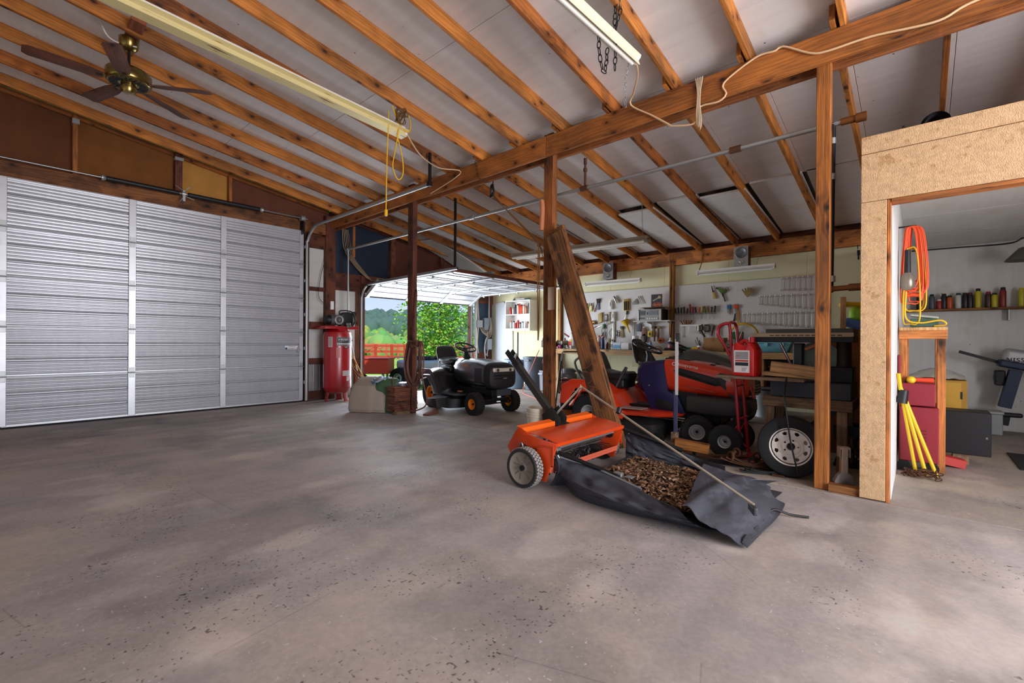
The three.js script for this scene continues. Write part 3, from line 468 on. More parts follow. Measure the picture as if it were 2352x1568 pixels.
// ---------------------------------------------------------------- pipe run behind the posts
{
  const t = thing('air_pipe', 'galvanised pipe run along the posts with brass drain valves', 'pipe', [4.66, 3.05, 0]); const X = 0;
  part('pipe', t, M.galv, rod([X, 0, -8.72], [X, 0, -0.42], 0.022, 12)); for (const z of [-8.7, -6.45, -5.0, -3.02, -1.32]) part('coupling', t, z > -4 ? M.rust : M.galv, rod([X, 0, z - 0.05], [X, 0, z + 0.05], 0.032, 12));
  part('riser', t, M.rust, rod([X, 0, -3.01], [X, 0.28, -3.01], 0.014, 8), rod([X, 0.2, -3.01], [X, 0.24, -3.01], 0.024, 8), rod([X, 0.29, -3.01], [X, 0.36, -3.01], 0.02, 8));
  part('drop_pipe', t, M.blackIron, rod([X, 0, -6.44], [X, -1.02, -6.4], 0.014, 8)); part('drop_pipe', t, M.blackIron, rod([X, 0.01, -0.555], [X, -1.36, -0.565], 0.022, 10)); part('drop_pipe', t, M.galv, rod([X, -0.02, -8.66], [X, -1.9, -8.66], 0.018, 8));
  for (const y of [-0.12, -0.42, -1.28]) part('coupling', t, M.galv, rod([X, y, -0.56], [X, y - 0.05, -0.56], 0.03, 10));
  const brass = std(0x7a4a20, 0.5, 0.6); part('elbow', t, brass, rod([X, 0, -0.5], [X, 0, -0.36], 0.03, 10), rod([X, 0, -0.4], [X, 0, -0.33], 0.04, 8)); part('drain_valve', t, brass, T(sph(0.034, 12, 8), X, -1.39, -0.565), rod([X, -1.39, -0.56], [X, -1.385, -0.42], 0.022, 10), rod([X, -1.385, -0.44], [X, -1.385, -0.36], 0.03, 8));
}
one('timber_scrap', 'short brown board hanging from the beam beside the navy panel', 'board', M.beam, T(box(0.05, 0.62, 0.03, 0.003, 1), 4.72, 3.2, -8.55));
{ const gs = []; for (let i = 0; i < 5; i++) gs.push(tube([[4.6 + i * 0.03, 3.48, -8.8], [4.7 + i * 0.05, 3.1 - i * 0.03, -8.9], [4.95 + i * 0.05, 2.8 - i * 0.02, -8.95], [5.25 + i * 0.03, 2.55 - i * 0.01, -8.95]], 0.007, 24, 5)); one('cable_bundle', 'pale cables draped across the navy panel beside the compressor post', 'cable', std(0xa89270, 0.7), gs); }
one('plywood_offcut', 'small plywood offcut lying on the track of the raised door', 'board', M.weathered, [T(box(0.4, 0.012, 0.3, 0.002), 5.42, 2.5, -8.6, 0, 0.3, 0.12), T(box(0.36, 0.012, 0.2, 0.002), 5.4, 2.48, -8.45, 0.1, 0.5, -0.1)]);
// ---------------------------------------------------------------- speakers on the header beam
for (const [z, label] of [[-5.2, 'silver wall speaker mounted on the header beam above the first pegboard'], [-2.45, 'silver wall speaker mounted on the header beam above the wrench pegboard']]) {
  const t = thing('speaker', label, 'speaker', [9.2, 2.79, z], 0.0), s = std(0xa9a9a6, 0.4, 0.5);
  part('cabinet', t, M.dark, T(rbox(0.18, 0.36, 0.24, 0.008), -0.1, 0, 0)); part('baffle', t, s, T(rbox(0.014, 0.365, 0.245, 0.005), -0.192, 0, 0));
  const face = (y, r, m) => T(lathe([[0, 0.004], [r * 0.25, 0.012], [r * 0.28, 0.006], [r * 0.88, 0.012], [r * 0.92, 0.016], [r, 0.01], [r, 0]], 24), -0.199, y, 0, 0, 0, Math.PI / 2);
  part('woofer', t, std(0x77767a, 0.5, 0.6), face(0.06, 0.1)); part('tweeter', t, M.chrome, face(-0.12, 0.036)); part('bracket', t, M.blackIron, boxAt(-0.02, 0.0, 0.1, 0.2, -0.04, 0.04, 0.003));
}
one('cable', 'brown cable stapled to the header beam and down the stud by the cassette deck', 'cable', std(0x8a5a2c, 0.6), [tube([[9.21, 3.02, -4.6], [9.205, 2.98, -4.4], [9.205, 3.03, -4.1], [9.205, 3.05, -3.87], [9.19, 2.9, -3.86], [9.19, 2.6, -3.84], [9.19, 2.2, -3.85], [9.19, 1.6, -3.83], [9.19, 1.15, -3.86]], 0.009, 80, 6), tube([[9.21, 3.05, -3.3], [9.205, 3.0, -3.22], [9.205, 2.8, -3.22], [9.1, 2.6, -3.24]], 0.009, 24, 6)]);
one('hanging_hook', 'black hook with a chain end hanging by the drain pipe', 'hook', M.black, [rod([9.15, 2.79, -0.75], [9.15, 2.72, -0.75], 0.006, 6), T(box(0.03, 0.09, 0.04, 0.008), 9.15, 2.66, -0.74, 0, 0, 0.2), rod([9.15, 2.62, -0.74], [9.15, 2.55, -0.74], 0.012, 6)]);
// ---------------------------------------------------------------- lawn tractors
function loft(rings, cap = true) {                             // closed rings of points, joined in order
  const n = rings[0].length, pos = rings.flat(2), idx = [];
  for (let i = 0; i + 1 < rings.length; i++) for (let j = 0; j < n; j++) { const a = i * n + j, b = i * n + (j + 1) % n; idx.push(a, b, b + n, a, b + n, a + n); }
  if (cap) for (const [k, s] of [[0, 1], [rings.length - 1, 0]]) { const c = pos.length / 3, r = rings[k], m = [0, 1, 2].map((q) => r.reduce((t, p) => t + p[q], 0) / n); pos.push(...m); for (let j = 0; j < n; j++) { const a = k * n + j, b = k * n + (j + 1) % n; s ? idx.push(c, b, a) : idx.push(c, a, b); } }
  const g = new THREE.BufferGeometry().setAttribute('position', new THREE.Float32BufferAttribute(pos, 3)); g.setIndex(idx); g.computeVertexNormals();
  const o = toCreasedNormals(g, 0.75); o.setAttribute('uv', new THREE.Float32BufferAttribute(new Float32Array(o.attributes.position.count * 2), 2)); return o;
}
const ringZ = (z, w, y0, y1, p = 4, N = 28, cx = 0) => { const o = []; for (let i = 0; i < N; i++) { const a = i / N * Math.PI * 2, c = Math.cos(a), s = Math.sin(a); o.push([cx + Math.sign(c) * Math.pow(Math.abs(c), 2 / p) * w / 2, (y0 + y1) / 2 + Math.sign(s) * Math.pow(Math.abs(s), 2 / p) * (y1 - y0) / 2, z]); } return o; };
const ringY = (y, w, d, p = 4, N = 28, cx = 0, cz = 0) => ringZ(0, w, -d / 2, d / 2, p, N).map(([x, q]) => [cx + x, y, cz - q]);
// a wheel turns about local x; s = +1 when its outer face looks to +x
const wheelCache = {};
function wheel(parent, x, y, z, R, W, rimR, rimMat, s = 1, kind = 'turf', turn = 0) {
  const k = [R, W, rimR, kind].join(), c = wheelCache[k] ??= (() => {
    const t = R * 0.02, prof = [[rimR, -W * 0.36], [rimR * 1.08, -W * 0.42], [R * 0.8, -W * 0.5], [R * 0.93, -W * 0.47], [R - t, -W * 0.36], [R, -W * 0.15], [R, W * 0.15], [R - t, W * 0.36], [R * 0.93, W * 0.47], [R * 0.8, W * 0.5], [rimR * 1.08, W * 0.42], [rimR, W * 0.36]];
    const tire = lathe(prof, 40), lugs = [], n = kind === 'turf' ? 26 : kind === 'bar' ? 30 : 0;
    for (let i = 0; i < n; i++) for (const [ax, sk] of kind === 'turf' ? [[-0.33, 0], [-0.11, 0.5], [0.11, 0], [0.33, 0.5]] : [[-0.24, 0], [0.24, 0.5]]) {
      const a = (i + sk) / n * Math.PI * 2, r = R - (Math.abs(ax) > 0.3 ? t * 1.1 : 0) + 0.002;
      lugs.push(T(T(box(kind === 'turf' ? R * 0.15 : R * 0.1, 0.012, W * (kind === 'turf' ? 0.19 : 0.45), 0.002), 0, r, 0, 0, kind === 'bar' ? (ax > 0 ? 0.5 : -0.5) : 0, 0).applyMatrix4(new THREE.Matrix4().makeTranslation(0, 0, ax * W)), 0, 0, 0, 0, 0, a));
    }
    const lugG = lugs.length ? merge(lugs) : null; if (lugG) T(lugG, 0, 0, 0, Math.PI / 2);
    const rim = lathe([[rimR * 0.2, W * 0.16], [rimR * 0.35, W * 0.2], [rimR * 0.45, W * 0.12], [rimR * 0.78, W * 0.12], [rimR * 0.86, W * 0.36], [rimR * 1.03, W * 0.4], [rimR * 1.03, W * 0.37], [rimR * 0.9, W * 0.3], [rimR * 0.85, -W * 0.36], [rimR, -W * 0.38], [rimR * 0.8, -W * 0.3], [rimR * 0.3, -W * 0.05]], 32);
    const hub = lathe([[0, W * 0.3], [rimR * 0.16, W * 0.3], [rimR * 0.2, W * 0.24], [rimR * 0.2, -W * 0.1], [0, -W * 0.1]], 16);
    const lay = (g) => T(g, 0, 0, 0, 0, 0, -Math.PI / 2);
    return { tire: lay(tire), lugs: lugG ? lay(lugG) : null, rim: lay(rim), hub: lay(hub) };
  })();
  const w = new THREE.Group(); w.name = numbered('wheel'); parent.add(w); w.position.set(x, y, z); w.rotation.y = (s > 0 ? 0 : Math.PI) + turn;
  part('tire', w, M.rubber, c.tire); if (c.lugs) part('tread', w, std(0x2a241d, 0.9), c.lugs); part('rim', w, rimMat, c.rim); part('hub', w, M.blackIron, c.hub); return w;
}
const font = await new FontLoader().loadAsync('fonts/droid/droid_sans_bold.typeface.json');
function lettering(s, size, depth = 0.002) { const g = new TextGeometry(s, { font, size, depth, curveSegments: 3, bevelEnabled: false }); g.computeBoundingBox(); const b = g.boundingBox; return flat(T(g, -(b.min.x + b.max.x) / 2, -(b.min.y + b.max.y) / 2, 0)); }
function seat(t, z, y, mat, tall = 0.3, w = 0.42) {
  part('seat', t, mat, loft([ringZ(z + 0.22, w * 0.7, y - 0.03, y + 0.05, 3), ringZ(z + 0.18, w * 0.95, y - 0.05, y + 0.075, 3.5), ringZ(z, w, y - 0.05, y + 0.06, 3.5), ringZ(z - 0.16, w * 0.96, y - 0.03, y + 0.09, 3.5), ringZ(z - 0.22, w * 0.8, y, y + 0.12, 3)]));
  part('seat_back', t, mat, loft([ringY(y + 0.02, w * 0.92, 0.1, 3, 28, 0, z - 0.19), ringY(y + 0.12, w * 0.95, 0.09, 3, 28, 0, z - 0.23), ringY(y + tall * 0.75, w * 0.9, 0.075, 3, 28, 0, z - 0.28), ringY(y + tall * 0.95, w * 0.75, 0.06, 2.6, 28, 0, z - 0.3), ringY(y + tall, w * 0.45, 0.03, 2.4, 28, 0, z - 0.31)]));
  part('seat_post', t, M.black, box(0.22, 0.14, 0.24, 0.01).translate(0, y - 0.1, z));
}
function steering(t, x, y, z, R, tilt, mat) {
  const g = new THREE.Group(); g.name = numbered('steering_wheel'); t.add(g); g.position.set(x, y, z); g.rotation.x = tilt;
  part('wheel_rim', g, mat, T(tor(R, 0.016, 32, 9), 0, 0, 0, Math.PI / 2)); part('spoke', g, mat, rod([0, -0.03, 0], [R, 0, 0], 0.012, 8), rod([0, -0.03, 0], [-R, 0, 0], 0.012, 8), rod([0, -0.03, 0], [0, 0, -R], 0.014, 8), T(cyl(0.035, 0.045, 0.04, 16), 0, -0.02, 0));
  part('steering_column', t, mat, loft([ringY(y - 0.02, 0.05, 0.05, 2, 16, x, z), ringY(y - 0.1, 0.08, 0.08, 2, 16, x, z + 0.03), ringY(y - 0.22, 0.16, 0.16, 2.5, 16, x, z + 0.06)]));
}
const blackPaint = phys(0x101113, 0.28, 0, { clearcoat: 0.7, clearcoatRoughness: 0.15 }), vinyl = std(0x1b1b1c, 0.48), greyPlastic = std(0x3c3b39, 0.55), darkPlastic = std(0x1c1b1b, 0.6), lensMat = phys(0xd8cfb8, 0.12, 0, { clearcoat: 1 }), orangeRim = std(0xf08a18, 0.4);
{ // the black tractor by the open door
  const t = thing('riding_mower', 'black riding mower with orange wheel rims parked by the open doorway', 'riding mower', [5.48, 0, -5.33], -0.137);
  for (const s of [-1, 1]) { wheel(t, s * 0.38, 0.18, 0, 0.18, 0.16, 0.085, orangeRim, s, 'turf', 0.06); wheel(t, s * 0.38, 0.262, -1.27, 0.26, 0.24, 0.12, orangeRim, s, 'turf'); }
  part('front_axle', t, M.blackIron, T(box(0.66, 0.05, 0.06, 0.008), 0, 0.22, 0), T(box(0.12, 0.12, 0.1, 0.01), 0, 0.27, 0), rod([-0.3, 0.17, 0.06], [0.3, 0.17, 0.06], 0.012, 8), T(box(0.05, 0.1, 0.05, 0.006), -0.28, 0.2, 0), T(box(0.05, 0.1, 0.05, 0.006), 0.28, 0.2, 0));
  part('frame', t, M.blackIron, T(box(0.36, 0.1, 1.5, 0.008), 0, 0.36, -0.55));
  part('hood', t, blackPaint, loft([ringZ(-0.62, 0.5, 0.46, 0.87, 6), ringZ(-0.45, 0.53, 0.45, 0.9, 5), ringZ(-0.1, 0.56, 0.44, 0.885, 4.5), ringZ(0.12, 0.58, 0.44, 0.85, 4)]));
  part('grille', t, darkPlastic, loft([ringZ(0.121, 0.585, 0.42, 0.855, 4), ringZ(0.2, 0.58, 0.42, 0.84, 4), ringZ(0.26, 0.54, 0.43, 0.81, 3.6), ringZ(0.285, 0.42, 0.46, 0.76, 3.2)]));
  for (const [y, h] of [[0.60, 0.022], [0.645, 0.018]]) part('grille_slot', t, M.black, T(rbox(0.42, h, 0.03, 0.008), 0, y, 0.278)); 
  part('headlight', t, lensMat, T(rbox(0.44, 0.075, 0.05, 0.03, 4), 0, 0.735, 0.265)); for (const s of [-1, 1]) part('bulb', t, greyPlastic, T(cyl(0.026, 0.026, 0.01, 14), s * 0.13, 0.735, 0.292, Math.PI / 2));
  part('badge', t, std(0xb06030, 0.4), T(rbox(0.004, 0.04, 0.17, 0.002), -0.268, 0.79, -0.42, 0.12)); part('side_vent', t, M.black, T(rbox(0.006, 0.26, 0.2, 0.003), -0.285, 0.63, -0.05)); part('grille_badge', t, M.galv, T(rbox(0.07, 0.016, 0.006, 0.002), 0.02, 0.6, 0.295));
  part('bumper_weight', t, std(0x3a3e44, 0.6), T(rbox(0.3, 0.11, 0.12, 0.01), 0.06, 0.36, 0.16));
  part('dash', t, blackPaint, loft([ringZ(-0.92, 0.38, 0.5, 0.84, 4), ringZ(-0.8, 0.47, 0.46, 0.9, 4), ringZ(-0.62, 0.5, 0.46, 0.89, 5)])); steering(t, 0.02, 1.09, -0.86, 0.19, 0.42, vinyl);
  part('fender', t, blackPaint, grid(24, 22, (u, v) => { const z = -1.62 + 0.9 * u, x = -0.56 + 1.12 * v, e = Math.pow(Math.abs(v - 0.5) * 2, 6); return [x, 0.68 + 0.03 * Math.sin(u * Math.PI) - 0.12 * e - 0.34 * sm(0.58, 0.95, u) - 0.16 * sm(0.3, 0, u), z]; }, 0.012), grid(10, 16, (u, v) => [-0.56 + 1.12 * v, 0.335 - 0.03 * Math.pow(Math.abs(v - 0.5) * 2, 8), -0.76 + 0.62 * u * (1 - 0.25 * Math.pow(Math.abs(v - 0.5) * 2, 4))], 0.025));
  for (const s of [-1, 1]) part('fender_skirt', t, blackPaint, T(ext([[-0.32, -0.3], [-0.3, 0.0], [-0.2, 0.1], [0.15, 0.1], [0.28, 0.0], [0.4, -0.28], [0.5, -0.33], [0.26, -0.33], [0.2, -0.18], [0.02, -0.05], [-0.15, -0.08], [-0.25, -0.3]], 0.012, 0.003), s * 0.54, 0.6, -1.3, 0, -Math.PI / 2, 0));
  seat(t, -1.22, 0.81, vinyl, 0.3, 0.46); part('lever', t, M.steel, rod([-0.42, 0.62, -1.05], [-0.42, 0.82, -1.02], 0.006, 6), T(sph(0.022, 10, 8), -0.42, 0.83, -1.02)); part('tank_console', t, M.black, T(rbox(0.46, 0.1, 0.36, 0.03), 0, 0.69, -1.15));
  part('mower_deck', t, std(0x1f1e1e, 0.6, 0, { map: speck }), loft([ringY(0.08, 1.08, 0.6, 5, 32, -0.08, -0.66), ringY(0.23, 1.06, 0.58, 4, 32, -0.08, -0.66), ringY(0.275, 0.9, 0.46, 3, 32, -0.06, -0.66)]), T(box(0.3, 0.012, 0.36, 0.004), -0.62, 0.24, -0.7, 0, 0, 0.3)); part('deck_chute', t, darkPlastic, T(ext([[-0.22, 0], [0.2, 0], [0.16, 0.12], [-0.16, 0.15]], 0.24, 0.01), -0.66, 0.1, -0.7, 0, Math.PI / 2 - 0.05, 0));
  part('pulley_guard', t, std(0x9a5a30, 0.5), T(cyl(0.05, 0.05, 0.03, 16), -0.3, 0.33, -0.55)); part('engine', t, M.black, T(rbox(0.34, 0.2, 0.4, 0.02), 0, 0.42, -0.2));
}
const huskRed = phys(0xe03a14, 0.3, 0, { clearcoat: 0.6, clearcoatRoughness: 0.15 }), navyPlastic = std(0x1d1a4a, 0.42), greyRim = std(0xa6a5a3, 0.4, 0.3);
{ // the orange-red tractor in front of the bench
  const t = thing('riding_mower', 'orange-red riding mower with navy side panels in front of the workbench', 'riding mower', [5.72, 0, -1.93], 0.045);
  for (const s of [-1, 1]) { wheel(t, s * 0.37, 0.175, 0, 0.175, 0.15, 0.085, greyRim, s, 'turf', 0.25); wheel(t, s * 0.37, 0.25, -1.38, 0.25, 0.22, 0.11, greyRim, s, 'turf'); }
  part('front_axle', t, M.blackIron, T(box(0.62, 0.06, 0.06, 0.008), 0, 0.2, 0), T(box(0.3, 0.14, 1.6, 0.01), 0, 0.32, -0.6), T(box(0.05, 0.12, 0.05, 0.006), -0.27, 0.2, 0));
  part('engine', t, M.black, T(rbox(0.4, 0.26, 0.55, 0.02), 0, 0.48, -0.32));
  part('hood', t, huskRed, loft([ringZ(-0.62, 0.50, 0.60, 1.0, 4.2), ringZ(-0.45, 0.53, 0.585, 0.995, 4), ringZ(-0.15, 0.53, 0.57, 0.955, 4), ringZ(0.08, 0.5, 0.56, 0.9, 4), ringZ(0.24, 0.45, 0.57, 0.84, 3.6), ringZ(0.31, 0.38, 0.58, 0.79, 3)]));
  part('hood_scoop', t, M.black, T(rbox(0.26, 0.03, 0.3, 0.012), 0, 0.985, -0.5, 0.06)); for (const s of [-1, 1]) for (let i = 0; i < 3; i++) part('hood_louver', t, darkPlastic, T(rbox(0.1, 0.016, 0.05, 0.006), s * 0.1, 0.935 - 0.035 * i, -0.08 + 0.1 * i, 0.35));
  for (const s of [-1, 1]) {
    const side = (pts, d, x, b = 0.004) => T(ext(pts.map(([z, y]) => [z, y]), d, b), s * x, 0, 0, 0, -Math.PI / 2, 0);
    part('side_vent', t, darkPlastic, side([[-0.5, 0.86], [-0.42, 0.895], [0.02, 0.79], [0.05, 0.71], [-0.02, 0.70], [-0.42, 0.80]], 0.012, 0.262)); part('vent_mesh', t, M.black, side([[-0.44, 0.86], [-0.4, 0.872], [-0.01, 0.775], [0.0, 0.725], [-0.04, 0.725], [-0.4, 0.82]], 0.012, 0.266, 0.001));
    part('side_crease', t, std(0xb02c10, 0.4), side([[-0.36, 0.7], [-0.02, 0.635], [-0.02, 0.62], [-0.4, 0.68]], 0.01, 0.262));
    part('headlight', t, phys(0xc9b9a0, 0.15, 0, { clearcoat: 1 }), T(ext([[-0.12, 0.07], [-0.1, 0.1], [0.02, 0.075], [0.12, 0.0], [0.11, -0.03], [0.02, -0.01]], 0.05, 0.012), s * 0.205, 0.725, 0.155, 0, -Math.PI / 2 - s * 0.42, 0));
    part('headlight_bezel', t, greyPlastic, T(ext([[-0.17, 0.09], [-0.13, 0.13], [0.04, 0.1], [0.15, 0.0], [0.13, -0.2], [0.0, -0.17], [-0.12, -0.02]], 0.045, 0.012), s * 0.196, 0.725, 0.155, 0, -Math.PI / 2 - s * 0.42, 0));
    part('lower_vent', t, M.black, T(rbox(0.006, 0.05, 0.2, 0.002), s * 0.243, 0.515, 0.1, 0.05, -s * 0.3, 0)); part('side_panel', t, navyPlastic, side([[-0.95, 0.86], [-0.62, 0.95], [-0.56, 0.6], [-0.44, 0.55], [-0.36, 0.35], [-0.55, 0.33], [-0.78, 0.36], [-0.88, 0.6]], 0.03, 0.25, 0.008)); part('panel_recess', t, M.black, side([[-0.72, 0.5], [-0.52, 0.48], [-0.5, 0.37], [-0.7, 0.38]], 0.008, 0.268));
    part('bolt', t, M.steel, T(sph(0.012, 8, 6), s * 0.27, 0.66, -0.8));
  }
  part('bumper', t, greyPlastic, loft([ringZ(-0.34, 0.5, 0.36, 0.575, 6), ringZ(-0.1, 0.56, 0.335, 0.585, 5), ringZ(0.14, 0.56, 0.335, 0.575, 4.5), ringZ(0.27, 0.5, 0.35, 0.57, 4), ringZ(0.335, 0.36, 0.37, 0.56, 3)])); part('grille', t, M.black, T(rbox(0.24, 0.13, 0.05, 0.02), 0, 0.66, 0.285, -0.35), T(rbox(0.3, 0.07, 0.02, 0.008), 0, 0.45, 0.335)); part('nose_badge', t, huskRed, T(rbox(0.07, 0.2, 0.03, 0.012), -0.02, 0.66, 0.318, -0.3), T(cyl(0.022, 0.022, 0.008, 14), -0.02, 0.68, 0.338, 1.3));
  part('plate', t, std(0x4c5158, 0.5, 0.4), T(box(0.16, 0.12, 0.01, 0.003), 0.02, 0.29, 0.2, 0.25, 0, 0)); part('hitch_spring', t, M.galv, rod([0.03, 0.23, 0.22], [-0.05, 0.14, 0.24], 0.006, 6), rod([0.07, 0.23, 0.22], [0.0, 0.15, 0.25], 0.006, 6));
  part('dash', t, navyPlastic, loft([ringZ(-0.98, 0.42, 0.6, 0.9, 5), ringZ(-0.92, 0.48, 0.56, 0.955, 5), ringZ(-0.62, 0.5, 0.58, 0.99, 4.5)])); steering(t, -0.01, 1.13, -0.93, 0.185, 0.38, vinyl); part('cup', t, phys(0xdfe8ee, 0.1, 0, { transmission: 0.6 }), T(lathe([[0, 0], [0.032, 0], [0.04, 0.06], [0.015, 0.1], [0.012, 0.12], [0, 0.12]]), 0.05, 0.74, -1.1));
  part('fender', t, huskRed, grid(26, 24, (u, v) => { const z = -1.64 + 0.78 * u, q = Math.abs(v - 0.5) * 2, e = Math.pow(q, 5); return [-0.53 + 1.06 * v, 0.64 - 0.1 * e + 0.02 * Math.sin(u * 3) - 0.3 * sm(0.55, 1, u) - 0.2 * sm(0.25, 0, u) + 0.03 * Math.cos(v * 12) * sm(0.5, 0.8, u) * (1 - q), z]; }, 0.014)); part('footplate', t, huskRed, grid(20, 20, (u, v) => { const q = (v - 0.5) * 2; return [q * 0.53 * (1 - 0.55 * Math.pow(u, 4)), 0.352 + 0.015 * Math.sin(u * 3.1) - 0.035 * Math.pow(Math.abs(q), 8), -0.92 + 0.72 * u]; }, 0.03)); part('foot_mat', t, std(0xb9a9a0, 0.5), T(rbox(0.2, 0.008, 0.3, 0.003), -0.38, 0.372, -0.78));
  for (const s of [-1, 1]) part('fender_skirt', t, huskRed, T(ext([[-0.4, -0.24], [-0.36, 0.02], [-0.2, 0.1], [0.12, 0.1], [0.3, -0.04], [0.48, -0.24], [0.62, -0.28], [0.3, -0.28], [0.22, -0.16], [0.05, -0.02], [-0.15, -0.02], [-0.3, -0.24]], 0.02, 0.006), s * 0.51, 0.6, -1.4, 0, -Math.PI / 2, 0));
  seat(t, -1.19, 0.73, vinyl, 0.34, 0.46); part('seat_base', t, M.black, T(rbox(0.4, 0.14, 0.34, 0.04), 0, 0.65, -1.17)); part('deck_lever', t, M.black, rod([-0.4, 0.62, -1.0], [-0.36, 0.82, -0.92], 0.012, 8), rod([-0.37, 0.78, -0.94], [-0.34, 0.88, -0.89], 0.02, 8));
  part('mower_deck', t, std(0x201e1c, 0.7, 0, { map: speck }), loft([ringY(0.07, 1.08, 0.6, 5, 32, 0, -0.72), ringY(0.2, 1.06, 0.58, 4, 32, 0, -0.72), ringY(0.26, 0.86, 0.44, 3, 32, 0, -0.72)])); part('deck_wheel', t, M.rubber, T(cyl(0.06, 0.06, 0.04, 20), -0.5, 0.062, -0.4, 0, 0, Math.PI / 2)); part('deck_link', t, M.chrome, rod([-0.33, 0.3, -0.85], [-0.33, 0.3, -0.15], 0.008, 8), T(box(0.02, 0.05, 0.14, 0.004), -0.35, 0.3, -0.75), rod([-0.31, 0.27, -0.9], [-0.31, 0.27, -0.2], 0.006, 8));
  part('brand_lettering', t, std(0xf2d9cc, 0.5), T(lettering('Husqvarna', 0.036), -0.268, 0.915, -0.33, 0, -Math.PI / 2, -0.16).translate(-0.002, 0, 0)); part('brand_mark', t, std(0xf2d9cc, 0.5), T(tor(0.018, 0.005, 16, 6), -0.268, 0.94, -0.49, 0, Math.PI / 2, 0));
  for (const c of t.children) if (/^(hood|side_|vent_mesh|headlight|lower_vent|panel_recess|bolt|bumper|grille|nose_badge|dash|steering|brand|plate|hitch)/.test(c.name)) c.position.z += 0.18;
}
{ // the dark grey tractor behind it
  const grey = phys(0x4b4d49, 0.35, 0, { clearcoat: 0.5, clearcoatRoughness: 0.2 }), t = thing('riding_mower', 'dark grey riding mower with a red stripe standing against the workbench', 'riding mower', [7.2, 0, -1.72], 0.03);
  for (const s of [-1, 1]) { wheel(t, s * 0.37, 0.19, -0.3, 0.19, 0.16, 0.09, greyRim, s, 'turf'); wheel(t, s * 0.36, 0.29, -1.5, 0.29, 0.24, 0.13, greyRim, s, 'bar'); }
  part('frame', t, M.blackIron, T(box(0.34, 0.12, 1.5, 0.01), 0, 0.34, -0.9), T(box(0.62, 0.06, 0.06, 0.006), 0, 0.22, -0.3)); part('engine', t, M.black, T(rbox(0.42, 0.3, 0.5, 0.02), 0, 0.52, -0.35));
  part('hood', t, grey, loft([ringZ(-0.98, 0.42, 0.78, 1.09, 4), ringZ(-0.8, 0.5, 0.72, 1.1, 4), ringZ(-0.5, 0.54, 0.68, 1.03, 3.6), ringZ(-0.25, 0.52, 0.66, 0.94, 3.2), ringZ(-0.1, 0.46, 0.66, 0.87, 3), ringZ(-0.03, 0.36, 0.68, 0.82, 2.6)])); part('grille', t, greyPlastic, loft([ringZ(-0.8, 0.5, 0.42, 0.68, 6), ringZ(-0.2, 0.53, 0.42, 0.66, 5), ringZ(-0.05, 0.46, 0.44, 0.67, 4), ringZ(0.0, 0.36, 0.46, 0.66, 3)])); for (let i = 0; i < 5; i++) part('grille_slot', t, M.galv, T(rbox(0.36, 0.012, 0.03, 0.005), 0, 0.48 + i * 0.04, 0.0 - i * 0.004)); 
  for (const s of [-1, 1]) { part('stripe', t, std(0xa01722, 0.4), T(ext([[-0.72, 0.775], [-0.35, 0.79], [-0.16, 0.755], [-0.2, 0.73], [-0.66, 0.735]], 0.006, 0.001), s * 0.268, 0, 0, 0, -Math.PI / 2, 0)); part('headlight', t, lensMat, T(rbox(0.08, 0.06, 0.03, 0.014), s * 0.15, 0.74, -0.03)); part('side_badge', t, std(0xd9cfb8, 0.5), T(rbox(0.004, 0.05, 0.08, 0.001), s * 0.264, 0.63, -0.25)); }
  part('brand_lettering', t, M.white, T(lettering('CRAFTSMAN', 0.042), -0.278, 0.862, -0.52, 0, -Math.PI / 2, -0.09)); 
  part('dash', t, darkPlastic, loft([ringZ(-1.15, 0.34, 0.66, 0.98, 4), ringZ(-0.98, 0.42, 0.62, 1.08, 4)])); steering(t, 0, 1.13, -1.12, 0.18, 0.4, vinyl);
  part('fender', t, greyPlastic, grid(20, 16, (u, v) => { const e = Math.pow(Math.abs(v - 0.5) * 2, 6); return [-0.52 + 1.04 * v, 0.7 - 0.1 * e - 0.3 * sm(0.65, 1, u) - 0.12 * sm(0.2, 0, u), -1.9 + 0.95 * u]; }, 0.014)); part('footplate', t, greyPlastic, T(box(1.0, 0.02, 0.6, 0.008), 0, 0.38, -0.7)); part('reflector', t, std(0xe6a41e, 0.4), T(rbox(0.02, 0.04, 0.15, 0.008), -0.53, 0.66, -1.62));
  seat(t, -1.55, 0.84, vinyl, 0.42, 0.46); part('seat_pad', t, std(0x24221f, 0.6), T(rbox(0.3, 0.28, 0.03, 0.02), 0, 1.07, -1.775, -0.18)); part('hood_seam', t, M.black, T(rbox(0.545, 0.006, 0.7, 0.002), 0, 0.7, -0.45));
}
